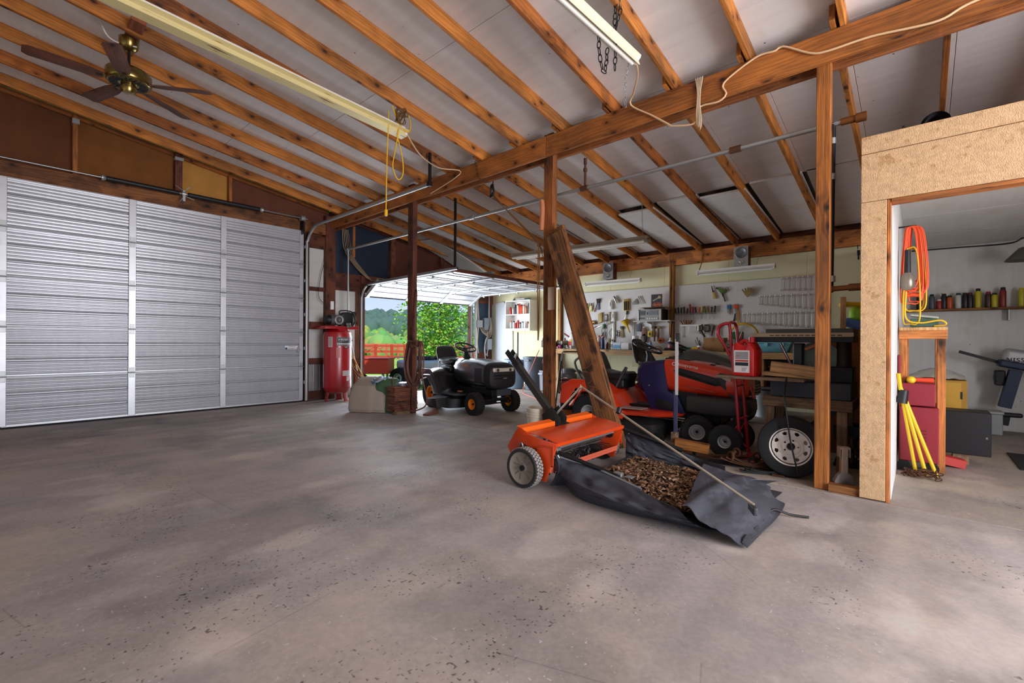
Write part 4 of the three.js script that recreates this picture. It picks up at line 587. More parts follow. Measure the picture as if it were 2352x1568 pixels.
// ---------------------------------------------------------------- lawn sweeper with its leaf hopper
const orange = phys(0xea4a12, 0.32, 0, { clearcoat: 0.4, clearcoatRoughness: 0.25, map: scaled(speck, 2, 2) });
{
  const t = thing('lawn_sweeper', 'orange tow-behind lawn sweeper with grey spoked wheels and raised tongue', 'lawn sweeper', [3.5, 0, -2.4]);
  const side = [[0.152, 0.47], [0.2, 0.42], [0.285, 0.285], [0.24, 0.22], [0.17, 0.2], [0.1, 0.19], [0.02, 0.12], [-0.1, 0.055], [-0.14, 0.06], [-0.245, 0.36], [-0.245, 0.385], [-0.06, 0.40], [0.03, 0.42]];   // -z, y
  for (const s of [-1, 1]) {
    part('side_plate', t, orange, T(ext(side, 0.012, 0.003), s * 0.55, 0, 0, 0, Math.PI / 2, 0));
    const holes = []; for (let i = 0; i < 8; i++) holes.push(T(box(0.004, 0.016, 0.007, 0.001), s * 0.557, 0.322 - 0.002 * i, -0.11 + i * 0.022)); part('slot', t, M.black, ...holes);
    part('panel_emboss', t, orange, T(ext([[-0.22, 0.36], [-0.1, 0.355], [0.05, 0.31], [0.05, 0.295], [-0.1, 0.335], [-0.2, 0.34], [-0.2, 0.2], [-0.22, 0.2]], 0.006, 0.002), s * 0.558, 0, 0, 0, Math.PI / 2, 0));
    const w = new THREE.Group(); w.name = numbered('wheel'); t.add(w); w.position.set(s * 0.63, 0.165, -0.02); w.rotation.y = s > 0 ? 0 : Math.PI;
    const lugs = []; for (let i = 0; i < 36; i++) for (const k of [-1, 0, 1]) lugs.push(T(T(box(0.02, 0.007, 0.024, 0.001), 0, 0.161, k * 0.026, 0, k * 0.6, 0), 0, 0, 0, 0, 0, (i + (k ? 0.5 : 0)) * Math.PI / 18));
    part('tire', w, std(0x2b2826, 0.9), T(lathe([[0.12, -0.048], [0.155, -0.05], [0.16, -0.04], [0.162, 0], [0.16, 0.04], [0.155, 0.05], [0.132, 0.05], [0.128, 0.03]], 40), 0, 0, 0, 0, 0, -Math.PI / 2)); part('tread', w, std(0x8f8a84, 0.95), T(merge(lugs), 0, 0, 0, 0, Math.PI / 2, 0));
    part('disc', w, std(0x8b8272, 0.7), T(lathe([[0, 0.03], [0.03, 0.03], [0.035, 0.022], [0.1, 0.026], [0.132, 0.045], [0.132, 0.035], [0.1, 0.0], [0, 0.0]], 36), 0, 0, 0, 0, 0, -Math.PI / 2)); part('hub', w, M.black, T(cyl(0.022, 0.022, 0.03, 16), 0.03, 0, 0, 0, 0, Math.PI / 2));
    for (let i = 0; i < 4; i++) { const a = 0.6 + i * Math.PI / 2, p = (r, q) => [0.0255 + 0.12 * (r - 0.06) * 0.2, r * Math.sin(a + q), r * Math.cos(a + q)]; part('spoke_rib', w, std(0x766e60, 0.7), tube([p(0.05, -0.2), p(0.1, -0.32), p(0.112, -0.12), p(0.112, 0.2), p(0.09, 0.3), p(0.05, 0.25)], 0.004, 30, 5)); }
  }
  part('top_panel', t, orange, grid(4, 10, (u, v) => [-0.545 + 1.09 * u, 0.425 - 0.045 * v + 0.012 * Math.sin(v * Math.PI), -0.06 + 0.305 * v], 0.006), T(box(1.09, 0.03, 0.01, 0.003), 0, 0.372, 0.247, 0.2));
  part('back_channel', t, phys(0xf0641a, 0.35, 0), T(box(0.46, 0.012, 0.07, 0.003), -0.32, 0.462, -0.15, 0.3), T(box(0.46, 0.05, 0.01, 0.003), -0.32, 0.44, -0.117), T(box(0.46, 0.012, 0.07, 0.003), 0.32, 0.462, -0.15, 0.3), T(box(0.46, 0.05, 0.01, 0.003), 0.32, 0.44, -0.117));
  part('front_bar', t, std(0xd9674a, 0.5, 0, { map: canvas(512, 32, (c, w, h) => { c.fillStyle = '#fff'; c.fillRect(0, 0, w, h); c.fillStyle = 'rgba(60,30,20,.55)'; for (let i = 0; i < 60; i++) c.fillRect((i < 30 ? 20 : 330) + hash(i, 1, 3) * 130, hash(i, 2, 3) * h, 3 + hash(i, 3, 3) * 5, 3); }) }), T(box(1.09, 0.045, 0.012, 0.003), 0, 0.16, 0.175, 0.3), T(box(1.09, 0.012, 0.03, 0.003), 0, 0.14, 0.165));
  const bristles = []; for (let i = 0; i < 260; i++) { const a = rnd(0, 6.283), x = rnd(-0.5, 0.5); bristles.push(T(T(box(0.01, 0.11, 0.006, 0), 0, 0.1, 0), x, 0.2, -0.02, a, 0, rnd(-0.1, 0.1))); } const br = part('brush', t, std(0x26221f, 0.95), ...bristles); br.userData.kind = 'stuff';
  part('brush_shaft', t, M.steel, rod([-0.54, 0.2, -0.02], [0.54, 0.2, -0.02], 0.018, 10), T(box(0.9, 0.035, 0.02, 0.004), 0, 0.28, 0.1, 0.5)); part('cross_bar', t, M.galv, rod([-0.53, 0.31, 0.14], [0.53, 0.31, 0.14], 0.011, 10), T(box(0.06, 0.03, 0.04, 0.004), -0.4, 0.3, 0.14)); part('gear_cover', t, M.black, T(cyl(0.04, 0.04, 0.02, 16), 0.53, 0.29, 0.1, 0, 0, Math.PI / 2));
  part('lettering', t, std(0xffffff, 0.5, 0, { map: canvas(256, 80, (c, w, h) => { c.fillStyle = '#d94a16'; c.fillRect(0, 0, w, h); c.fillStyle = '#f1ded2'; c.fillRect(6, 10, 200, 52); c.fillStyle = '#6d2c17'; c.font = 'bold 40px sans-serif'; c.font = 'bold 50px sans-serif'; c.fillText('BRINLY', 12, 54); }) }), T(new THREE.PlaneGeometry(0.2, 0.06), 0.14, 0.4035, 0.15, -Math.PI / 2 + 0.13, 0, 0));
  part('latch', t, M.steel, rod([-0.56, 0.3, -0.13], [-0.6, 0.27, -0.16], 0.012, 8), tube([[-0.57, 0.28, -0.13], [-0.58, 0.33, -0.12], [-0.575, 0.34, -0.1], [-0.57, 0.25, -0.08]], 0.007, 16, 6), T(sph(0.014, 8, 6), -0.605, 0.27, -0.165)); part('height_lever', t, M.black, T(rbox(0.02, 0.1, 0.05, 0.006), -0.565, 0.28, -0.09, 0.5));
  part('tongue', t, std(0x33312c, 0.55, 0.2), bar([0, 0.45, -0.16], [0, 1.0, -0.70], 0.07, 0.055, [1, 0, 0], 0.006)); part('tongue_bracket', t, std(0x262522, 0.6, 0.2), ...[-0.05, 0.05].map((x) => T(ext([[-0.1, -0.12], [0.07, -0.11], [0.1, 0.03], [-0.02, 0.12], [-0.12, 0.02]], 0.008, 0.002), x, 0.47, -0.2, 0, Math.PI / 2, 0)), T(box(0.18, 0.012, 0.16, 0.003), 0, 0.44, -0.14, 0.2)); part('sticker', t, M.white, bar([0.033, 0.545, -0.28], [0.033, 0.585, -0.32], 0.012, 0.06, [0, 0, 1], 0.001));
  part('clevis', t, std(0x262522, 0.6, 0.3), bar([-0.035, 0.95, -0.63], [-0.035, 1.1, -0.78], 0.06, 0.01, [1, 0, 0]), bar([0.035, 0.95, -0.63], [0.035, 1.1, -0.78], 0.06, 0.01, [1, 0, 0]), rod([-0.06, 1.08, -0.76], [0.06, 1.08, -0.76], 0.01, 8)); part('pin', t, M.chrome, rod([0, 0.98, -0.7], [0, 1.08, -0.68], 0.012, 8));
}
{
  const t = thing('leaf_hopper', 'collapsed black fabric hopper of the lawn sweeper lying on the floor', 'hopper', [0, 0, 0]);
  const cloth = std(0x4d5058, 0.5, 0, { bumpMap: scaled(fineBump, 12, 12), bumpScale: 0.002, map: tex(512, 512, (u, v) => 0.72 + 0.28 * fbm(u * 6, v * 6, 6, 6, 5, 3) + 0.22 * sm(0.62, 0.75, fbm(u * 14, v * 14, 14, 14, 4, 9)), {}) }), wr = (a, b, s) => fbm(a * 7 + 3, b * 7, 64, 64, 3, s) - 0.5;
  const sp = (pts, s) => { const c = curve(pts, false, 0.5); return c.getPoint(Math.min(1, Math.max(0, s))).toArray(); };
  const base = [[3.174, 0.012, -2.25], [2.93, 0.012, -1.93], [2.9, 0.012, -1.51], [2.945, 0.012, -1.19], [2.98, 0.015, -0.84]];
  part('floor_cloth', t, cloth, grid(14, 14, (u, v) => { const l = sp(base, u), r = [4.2 - 0.1 * u, 0.012, -2.2 + 1.4 * u]; return [mix(l[0], r[0], v), 0.008 + 0.012 * wr(u, v, 4) + 0.02, mix(l[2], r[2], v)]; }));
  const top = [[2.99, 0.30, -2.2], [3.07, 0.245, -1.97], [3.06, 0.2, -1.66], [2.95, 0.165, -1.4], [2.84, 0.15, -1.15]], bulge = [[3.0, 0.13, -2.2], [2.86, 0.14, -1.9], [2.80, 0.12, -1.6], [2.79, 0.10, -1.3], [2.84, 0.08, -1.02]];
  part('side_cloth', t, cloth, grid(40, 20, (u, v) => { const b = sp(base, u * 0.9), m = sp(bulge, u), p = sp(top, u), q = v < 0.5 ? v * 2 : (v - 0.5) * 2, w = v < 0.5 ? [mix(b[0], m[0], q), mix(b[1], m[1], q), mix(b[2], m[2], q)] : [mix(m[0], p[0], q), mix(m[1], p[1], sm(0, 1, q)), mix(m[2], p[2], q)]; const n = 0.075 * wr(u * 1.4 + v * 0.7, v * 1.3 - u * 0.5, 8) * Math.sin(v * Math.PI); return [w[0] - n, w[1] + n * 0.6, w[2]]; }, 0.004));
  part('inner_cloth', t, cloth, grid(30, 8, (u, v) => { const p = sp(top, u), n = 0.05 * wr(u * 2, v, 18) * v; return [p[0] + 0.12 * v + n, mix(p[1], 0.03, v) + n * 0.3, p[2]]; }));
  const rtop = [[4.12, 0.35, -2.16], [4.14, 0.29, -1.96], [4.2, 0.19, -1.66], [4.18, 0.15, -1.42], [3.95, 0.19, -1.18]];
  part('side_cloth', t, cloth, grid(30, 12, (u, v) => { const p = sp(rtop, u), n = 0.09 * wr(u * 2 + v, v * 1.5, 28) * Math.sin(v * Math.PI * 0.9); return [p[0] - 0.02 * v - n, mix(p[1], 0.02, v), p[2] + n * 0.5]; }, 0.004));
  part('front_flap', t, cloth, grid(16, 10, (u, v) => [2.97 + 0.1 * u + 0.14 * v * u, mix(0.30 - 0.03 * u, 0.03, v), -2.2 + 0.2 * u + 0.05 * Math.sin(v * 4)], 0.004), grid(12, 12, (u, v) => { const a = u * 2.6; return [3.12 - 0.06 * Math.cos(a) + 0.1 * v, 0.02 + 0.1 * Math.sin(a) * (1 - 0.6 * v), -2.28 + 0.35 * v + 0.02 * Math.sin(a * 2)]; }, 0.004));
  part('front_lip', t, cloth, grid(12, 10, (u, v) => { const a = v * 2 * Math.PI; return [3.52 + 0.62 * u, 0.055 + 0.028 * Math.sin(a), -2.1 + 0.03 * Math.cos(a) - 0.02 * u]; }), grid(6, 6, (u, v) => [3.3 + 0.85 * u, 0.028, -2.1 + 0.25 * v]));
  // the rear flap thrown over the heap
  const C4 = { a: [2.76, 0.17, -1.07], b: [3.78, 0.22, -1.3], c: [4.07, 0.04, -0.76], d: [2.86, 0.035, -0.76] };
  part('rear_flap', t, cloth, grid(36, 36, (u, v) => { const l = (p, q, s) => p.map((x, i) => mix(x, q[i], s)), p = l(l(C4.a, C4.b, u), l(C4.d, C4.c, u), v); const cr = 0.05 * sm(0.2, 0, Math.abs(v - 0.16 - 0.5 * (u - 0.15))) * (u < 0.6 ? 1 : 0.4); const n = 0.045 * wr(u * 0.5, v * 0.5, 44) * Math.sin(u * 3.1) + 0.012 * wr(u * 1.5, v * 1.5, 46); const edge = sm(0.72, 1, v), round = u > 0.8 && v > 0.8 ? 0.12 * (u - 0.8) * (v - 0.8) / 0.04 : 0; return [p[0] - round, Math.max(0.015, mix(p[1] + cr + n + 0.05 * Math.sin(v * 3) * Math.sin(u * 3.1), 0.02, edge * edge * 0.9)), p[2] + 0.05 * Math.sin(u * 3.1) * v - round]; }, 0.004));
  part('rear_edge', t, cloth, grid(20, 6, (u, v) => { const p = [mix(2.88, 3.5, u), 0, -0.77 + 0.02 * u]; return [p[0], 0.012 + 0.05 * (1 - v) * (0.6 + 0.8 * wr(u * 3, 1, 9)), p[2] + 0.03 * v]; }, 0.004), grid(10, 8, (u, v) => [3.62 + 0.5 * u, 0.02 + 0.16 * Math.sin(v * 1.4) * (1 - u * 0.4), -1.28 + 0.2 * v + 0.3 * u], 0.004));
  const pipe = std(0x191919, 0.4, 0.3); part('frame_tube', t, pipe, rod([2.98, 0.31, -2.16], [3.07, 0.195, -1.66], 0.016, 12)); part('frame_tube', t, pipe, rod([4.06, 0.35, -2.16], [4.16, 0.21, -1.62], 0.02, 12));
  part('frame_rod', t, M.galv, rod([2.98, 0.29, -2.17], [3.06, 0.035, -2.06], 0.011, 10)); part('frame_rod', t, M.galv, rod([4.12, 0.3, -2.14], [4.18, 0.05, -2.0], 0.011, 10)); part('frame_rod', t, M.galv, rod([3.06, 0.25, -1.98], [2.99, 0.17, -1.45], 0.008, 8), rod([2.99, 0.275, -2.15], [3.04, 0.24, -1.97], 0.011, 8)); part('clip', t, M.galv, T(box(0.04, 0.03, 0.07, 0.004), 3.08, 0.21, -1.68), T(box(0.05, 0.012, 0.06, 0.003), 3.1, 0.2, -1.6));
  part('lift_rod', t, std(0xc4bda8, 0.35, 0.6), rod([3.5, 0.5, -2.58], [3.51, 0.79, -2.3], 0.0085, 10), rod([3.51, 0.795, -2.3], [3.02, 0.225, -0.74], 0.0095, 12), T(tor(0.018, 0.005, 14, 6), 3.51, 0.79, -2.3, 0, 0.6, 0)); part('grip', t, M.black, rod([3.345, 0.62, -1.83], [3.37, 0.66, -1.83], 0.022, 14)); part('strap', t, M.black, tube([[3.5, 0.03, -0.78], [3.56, 0.05, -0.74], [3.62, 0.02, -0.66], [3.68, 0.01, -0.56]], 0.008, 20, 5)); part('hem_clip', t, std(0x3a3c40, 0.5), T(rbox(0.12, 0.05, 0.03, 0.012), 3.02, 0.2, -0.745, 0, 0.5, 0));
  // dry leaves and chips in the hopper
  const bed = part('leaf_bed', t, std(0x4a3423, 0.95), grid(24, 24, (u, v) => { const x = mix(mix(3.2, 3.0, u), mix(4.05, 3.85, u), v), z = -2.0 + 0.95 * u; return [x, 0.075 + 0.05 * wr(u * 2, v * 2, 55) + 0.035 * Math.sin(u * 3) * Math.sin(v * 3), z]; })); bed.userData.kind = 'stuff';
  const cols = [0x7d5a3a, 0x5c3f28, 0x9a7754, 0x452f20, 0xb3927a], N = 2600, chip = grid(2, 2, (u, v) => [(u - 0.5) * 0.05, 0.007 * Math.sin(u * 3) + 0.004 * Math.sin(v * 3), (v - 0.5) * 0.022]);
  const im = new THREE.InstancedMesh(chip, std(0xffffff, 0.9), N), mt = new THREE.Matrix4(), cc = new THREE.Color();
  for (let i = 0; i < N; i++) { const u = rnd(), v = rnd(); mt.compose(V(mix(mix(3.2, 2.98, u), mix(4.05, 3.85, u), v), 0.09 + 0.05 * wr(u * 2, v * 2, 55) + 0.035 * Math.sin(u * 3) * Math.sin(v * 3) + rnd(0, 0.012), -2.02 + 0.98 * u), new THREE.Quaternion().setFromEuler(new THREE.Euler(rnd(-0.7, 0.7), rnd(0, 6.28), rnd(-0.7, 0.7))), V(rnd(0.4, 1.1), 1, rnd(0.3, 1.1))); im.setMatrixAt(i, mt); im.setColorAt(i, cc.set(cols[Math.floor(rnd(0, 4.99))])); }
  im.name = 'dry_leaves'; im.castShadow = im.receiveShadow = true; scene.add(im); tag(im, 'heap of dry brown leaves and chips inside the fabric hopper', 'leaves', null, 'stuff');
}
// ---------------------------------------------------------------- leaning timbers
const oldTimber = std(0xa06a3a, 0.8, 0, { map: tex(1024, 512, (u, v) => { const g = woodFn(57, 10, 1.2)(u, v); let s = 0; for (let i = 0; i < 30; i++) { const x = hash(i, 1, 5), y = hash(i, 2, 5), L = 0.05 + 0.12 * hash(i, 3, 5), dx = Math.abs(u - x - 0.012 * Math.sin((v - y) * 9 + i)); if (Math.abs(v - y) < L * 2) s = Math.max(s, sm(0.0022, 0.0008, dx)); } const d = sm(0.58, 0.72, fbm(u * 9, v * 3, 9, 3, 4, 71)); return g.map((q, k) => mix(q * (1 - 0.5 * d), [0.95, 0.8, 0.62][k], s * 0.7)); }, { rep: [1 / 3, 2] }), bumpMap: woodBump, bumpScale: 0.002 });
{
  const t = thing('leaning_timber', 'two thick old brown planks leaning together against the middle post', 'timber', [0, 0, 0]);
  part('plank', t, oldTimber, bar([4.445, 0.035, -2.46], [4.39, 2.50, -3.25], 0.25, 0.055, [1, 0, 0], 0.005)); part('plank', t, oldTimber, bar([4.51, 0.04, -2.5], [4.455, 2.56, -3.31], 0.28, 0.05, [1, 0, 0], 0.005));
}
// ---------------------------------------------------------------- push mower and bucket by the middle post
{
  const t = thing('push_mower', 'black push mower with folded-back tube handle beside the middle post', 'push mower', [5.75, 0, -3.95], -1.05), tb = std(0x1c1c1d, 0.4, 0.3);
  part('deck', t, std(0xb4682a, 0.6, 0, { map: speck }), loft([ringY(0.06, 0.5, 0.56, 4), ringY(0.14, 0.5, 0.56, 3.5), ringY(0.19, 0.36, 0.4, 3)])); part('engine', t, M.black, loft([ringY(0.18, 0.3, 0.32, 3), ringY(0.3, 0.32, 0.34, 3.5), ringY(0.36, 0.24, 0.26, 3)]), T(cyl(0.1, 0.13, 0.06, 20), 0, 0.39, 0), T(cyl(0.075, 0.075, 0.03, 18), 0, 0.43, 0), T(box(0.1, 0.12, 0.1, 0.01), 0.18, 0.27, 0.03)); part('muffler', t, M.steel, T(cyl(0.04, 0.04, 0.1, 12), 0.05, 0.28, 0.18, 0, 0, Math.PI / 2));
  for (const s of [-1, 1]) { for (const [z, R] of [[-0.3, 0.13], [0.27, 0.095]]) { const w = new THREE.Group(); w.name = numbered('wheel'); t.add(w); w.position.set(s * 0.28, R, z); part('tire', w, M.rubber, T(tor(R - 0.02, 0.022, 28, 8), 0, 0, 0, 0, Math.PI / 2, 0)); const sp = []; for (let i = 0; i < 6; i++) sp.push(T(T(box(0.014, R - 0.03, 0.014, 0.002), 0, (R - 0.03) / 2, 0), 0, 0, 0, i * Math.PI / 3, 0, 0)); part('spoke', w, std(0x2f2b28, 0.7), ...sp, T(cyl(0.026, 0.026, 0.05, 12), 0, 0, 0, 0, 0, Math.PI / 2)); } }
  part('handle', t, tb, tube([[-0.26, 0.2, -0.28], [-0.26, 0.42, -0.52], [-0.26, 0.9, -1.12], [-0.25, 1.0, -1.25], [-0.2, 1.02, -1.28], [0.2, 1.02, -1.28], [0.25, 1.0, -1.25], [0.26, 0.9, -1.12], [0.26, 0.42, -0.52], [0.26, 0.2, -0.28]], 0.013, 120, 9)); part('cross_bar', t, tb, rod([-0.26, 0.56, -0.68], [0.26, 0.56, -0.68], 0.011, 8)); part('bail', t, M.steel, tube([[-0.25, 0.86, -1.05], [-0.23, 1.02, -1.16], [-0.18, 1.1, -1.2], [0.18, 1.1, -1.2], [0.23, 1.02, -1.16], [0.25, 0.86, -1.05]], 0.005, 50, 6)); part('control_cable', t, M.black, tube([[-0.25, 0.9, -1.1], [-0.2, 0.6, -0.75], [-0.2, 0.4, -0.4], [-0.05, 0.35, -0.1]], 0.005, 30, 5));
}
one('bucket', 'off-white plastic bucket standing under the orange sweeper tongue', 'bucket', std(0xe3d6bd, 0.5), [lathe([[0.0, 0.005], [0.125, 0.0], [0.13, 0.02], [0.142, 0.23], [0.15, 0.235], [0.15, 0.25], [0.144, 0.255], [0.15, 0.265], [0.15, 0.28], [0.144, 0.285], [0.15, 0.295], [0.152, 0.345], [0.146, 0.35], [0.138, 0.34], [0.125, 0.02], [0, 0.02]], 32).translate(4.62, 0, -3.68)]);
{ const t = thing('edger', 'red engine cover of a small machine partly hidden behind the leaning planks', 'machine', [6.3, 0, -3.75]); part('cover', t, M.red, loft([ringY(0.42, 0.3, 0.26, 3), ringY(0.52, 0.26, 0.22, 2.6), ringY(0.56, 0.12, 0.1, 2.2)])); part('guard', t, M.galv, T(rbox(0.32, 0.12, 0.28, 0.03), 0, 0.37, 0)); part('frame', t, M.black, rod([-0.14, 0, -0.1], [-0.14, 0.36, -0.1], 0.015), rod([0.14, 0, -0.1], [0.14, 0.36, -0.1], 0.015), rod([-0.14, 0, 0.1], [-0.14, 0.36, 0.1], 0.015), rod([0.14, 0, 0.1], [0.14, 0.36, 0.1], 0.015)); }
// ---------------------------------------------------------------- hand truck, oil jug, pole, scrap iron
{
  const t = thing('hand_truck', 'red two-handled hand truck with black pneumatic tires beside the trailer wheel', 'hand truck', [5.26, 0, -1.4]), rt = phys(0xb01522, 0.35, 0, { clearcoat: 0.5 });
  for (const s of [-1, 1]) { part('rail', t, rt, rod([s * 0.14, 0.02, 0.02], [s * 0.125, 1.0, -0.06], 0.017, 12)); part('handle', t, rt, tube([[s * 0.125, 0.8, -0.045], [s * 0.125, 1.1, -0.08], [s * 0.125, 1.33, -0.1], [s * 0.11, 1.4, -0.11], [s * 0.05, 1.42, -0.11], [0, 1.42, -0.11]], 0.017, 70, 10)); wheel(t, s * 0.22, 0.17, -0.11, 0.17, 0.1, 0.065, M.galv, s, 'plain'); part('axle_strut', t, rt, rod([s * 0.14, 0.05, 0.02], [s * 0.15, 0.17, -0.11], 0.008, 8), rod([s * 0.135, 0.36, 0.0], [s * 0.15, 0.17, -0.11], 0.008, 8)); }
  part('loop_handle', t, rt, tube([[-0.12, 1.0, -0.07], [-0.12, 1.15, -0.14], [-0.12, 1.28, -0.22], [-0.12, 1.36, -0.22], [-0.12, 1.4, -0.17], [-0.1, 1.41, -0.1]], 0.017, 50, 10)); part('axle', t, M.rust, rod([-0.2, 0.17, -0.11], [0.2, 0.17, -0.11], 0.012)); part('cross_bar', t, rt, tube([[-0.135, 0.4, -0.01], [0, 0.42, 0.03], [0.135, 0.4, -0.01]], 0.013, 20, 8), tube([[-0.13, 0.74, -0.04], [0, 0.76, 0.0], [0.13, 0.74, -0.04]], 0.013, 20, 8)); part('toe_plate', t, rt, T(box(0.38, 0.008, 0.2, 0.002), 0, 0.006, 0.12));
}
{
  const t = thing('oil_jug', 'red plastic oil jug with a white label standing on the weathered board', 'jug', [4.98, 0.872, -1.29], -0.15), p = phys(0xc3140f, 0.38, 0, { clearcoat: 0.3 });
  const body = (a) => ext([[-0.1, 0], [0.1, 0], [0.105, 0.012], [0.105, 0.26], [0.085, 0.29], [0.06, 0.325], [0.055, 0.335], [0.015, 0.3], [-0.03, 0.31], [-0.06, 0.335], [-0.09, 0.325], [-0.105, 0.29], [-0.105, 0.012]], a, 0.018, [], 4);
  part('bottle', t, p, T(body(0.2), 0, 0, 0, 0, Math.PI / 2 + Math.PI, 0)); part('cap', t, p, T(cyl(0.03, 0.032, 0.05, 20), 0, 0.36, 0.045)); part('grip', t, p, tube([[0, 0.31, -0.06], [0, 0.345, -0.04], [0, 0.345, -0.01], [0, 0.31, 0.015]], 0.02, 24, 10));
  part('label', t, std(0xffffff, 0.3, 0, { map: canvas(256, 320, (c, w, h) => { c.fillStyle = '#e9e4df'; c.fillRect(0, 0, w, h); c.fillStyle = '#9c9c9c'; c.fillRect(20, 20, 216, 110); c.fillStyle = '#c02a20'; c.fillRect(20, 140, 216, 22); c.fillStyle = '#2c2f33'; c.fillRect(20, 172, 216, 50); c.fillStyle = '#f4f4f4'; c.fillRect(120, 240, 110, 66); c.fillStyle = '#444'; for (let i = 0; i < 6; i++) c.fillRect(126, 246 + i * 10, 96 - i * 6, 4); c.fillStyle = '#c02a20'; c.font = 'bold 30px sans-serif'; c.fillText('OIL', 40, 90); }) }), T(new THREE.PlaneGeometry(0.15, 0.22), -0.1012, 0.145, -0.01, 0, -Math.PI / 2, 0));
}
one('weathered_board', 'weathered grey board carrying the red oil jug over the machine base', 'board', wood(0x9b8470, woodB), [T(box(0.2, 0.03, 0.78, 0.004, 2), 5.0, 0.854, -1.18)]);
{ const t = thing('steel_post', 'scuffed blue-white steel post standing in front of the red mower', 'post', [4.93, 0, -2.0]); part('shaft', t, std(0xb9b4b0, 0.45, 0.3, { map: scaled(boardTex, 0.5, 3) }), T(rbox(0.035, 0.62, 0.035, 0.005), 0.03, 0.93, 0, 0, 0.4, -0.05)); part('lower_tube', t, std(0x2a2b45, 0.45, 0.2), T(rbox(0.045, 0.48, 0.045, 0.006), 0.008, 0.42, 0, 0, 0.4, -0.05)); part('grip', t, M.black, T(rbox(0.045, 0.1, 0.05, 0.01), 0.052, 1.25, 0, 0, 0.4, -0.05)); part('shoe', t, M.weathered, T(rbox(0.075, 0.18, 0.06, 0.006), -0.01, 0.13, 0), T(box(0.035, 0.06, 0.035, 0.003), -0.008, 0.03, 0), T(ext([[-0.07, 0], [0.02, 0], [0.02, 0.1]], 0.05, 0.003), -0.02, 0.06, 0)); }
one('wood_block', 'short squared brown wood block lying on scrap iron', 'wood block', wood(0xb0702c, woodA), T(box(0.1, 0.095, 0.34, 0.006, 2), 4.83, 0.115, -1.78, 0.1, 0.25, 0));
for (const [x, z, L, a, y, m, label] of [[4.85, -1.6, 0.85, 0.16, 0.035, M.rust, 'rusty leaf spring under the squared wood block'], [4.74, -1.2, 0.5, 0.3, 0.04, M.rust, 'rusty leaf spring pack near the trailer wheel'], [4.66, -1.05, 0.42, 0.5, 0.012, M.blackIron, 'dark iron leaf spring lying beside the trailer wheel'], [4.72, -1.68, 1.0, 0.1, 0.012, M.blackIron, 'long black iron bar lying along the hopper edge']]) { const gs = []; for (let i = 0; i < 3; i++) gs.push(grid(16, 2, (u, v) => [(v - 0.5) * 0.06, y + i * 0.01 + 0.05 * Math.pow((u - 0.5) * 2, 2) * (m === M.rust ? 1 : 0.3), (u - 0.5) * L * (1 - i * 0.2)], 0.008)); gs.push(T(tor(0.03, 0.012, 16, 6), 0, y + 0.06, L / 2, 0, Math.PI / 2)); one('leaf_spring', label, 'leaf spring', m, gs.map((g) => T(g, x, 0, z, 0, a, 0))); }
one('axle_shackle', 'rusty round shackle on the leaf springs', 'shackle', M.rust, [T(tor(0.04, 0.014, 20, 8), 4.7, 0.1, -1.36, 0.3, 0.8, 0), rod([4.7, 0.1, -1.36], [4.78, 0.14, -1.34], 0.016), T(tor(0.035, 0.012, 20, 8), 4.79, 0.13, -1.33, 0.2, 1.2, 0)]);
one('jack_stand', 'small dark iron coupling at the foot of the steel post', 'coupling', M.blackIron, [rod([4.86, 0.03, -1.9], [4.8, 0.05, -1.72], 0.02), T(sph(0.03, 10, 8), 4.86, 0.03, -1.9), T(cyl(0.03, 0.03, 0.03, 14), 4.83, 0.04, -1.8, 0.3)]);
for (const [x, z, w, d, a, y, label] of [[4.9, -1.12, 0.3, 0.14, 0.1, 0.03, 'thin dusty steel plate lying by the hand truck'], [4.83, -0.98, 0.4, 0.1, 0.2, 0.012, 'flat grey steel strip lying under the dusty plate']]) one('steel_plate', label, 'steel plate', M.rust, T(box(w, 0.012, d, 0.002), x, y, z, 0, a, 0));
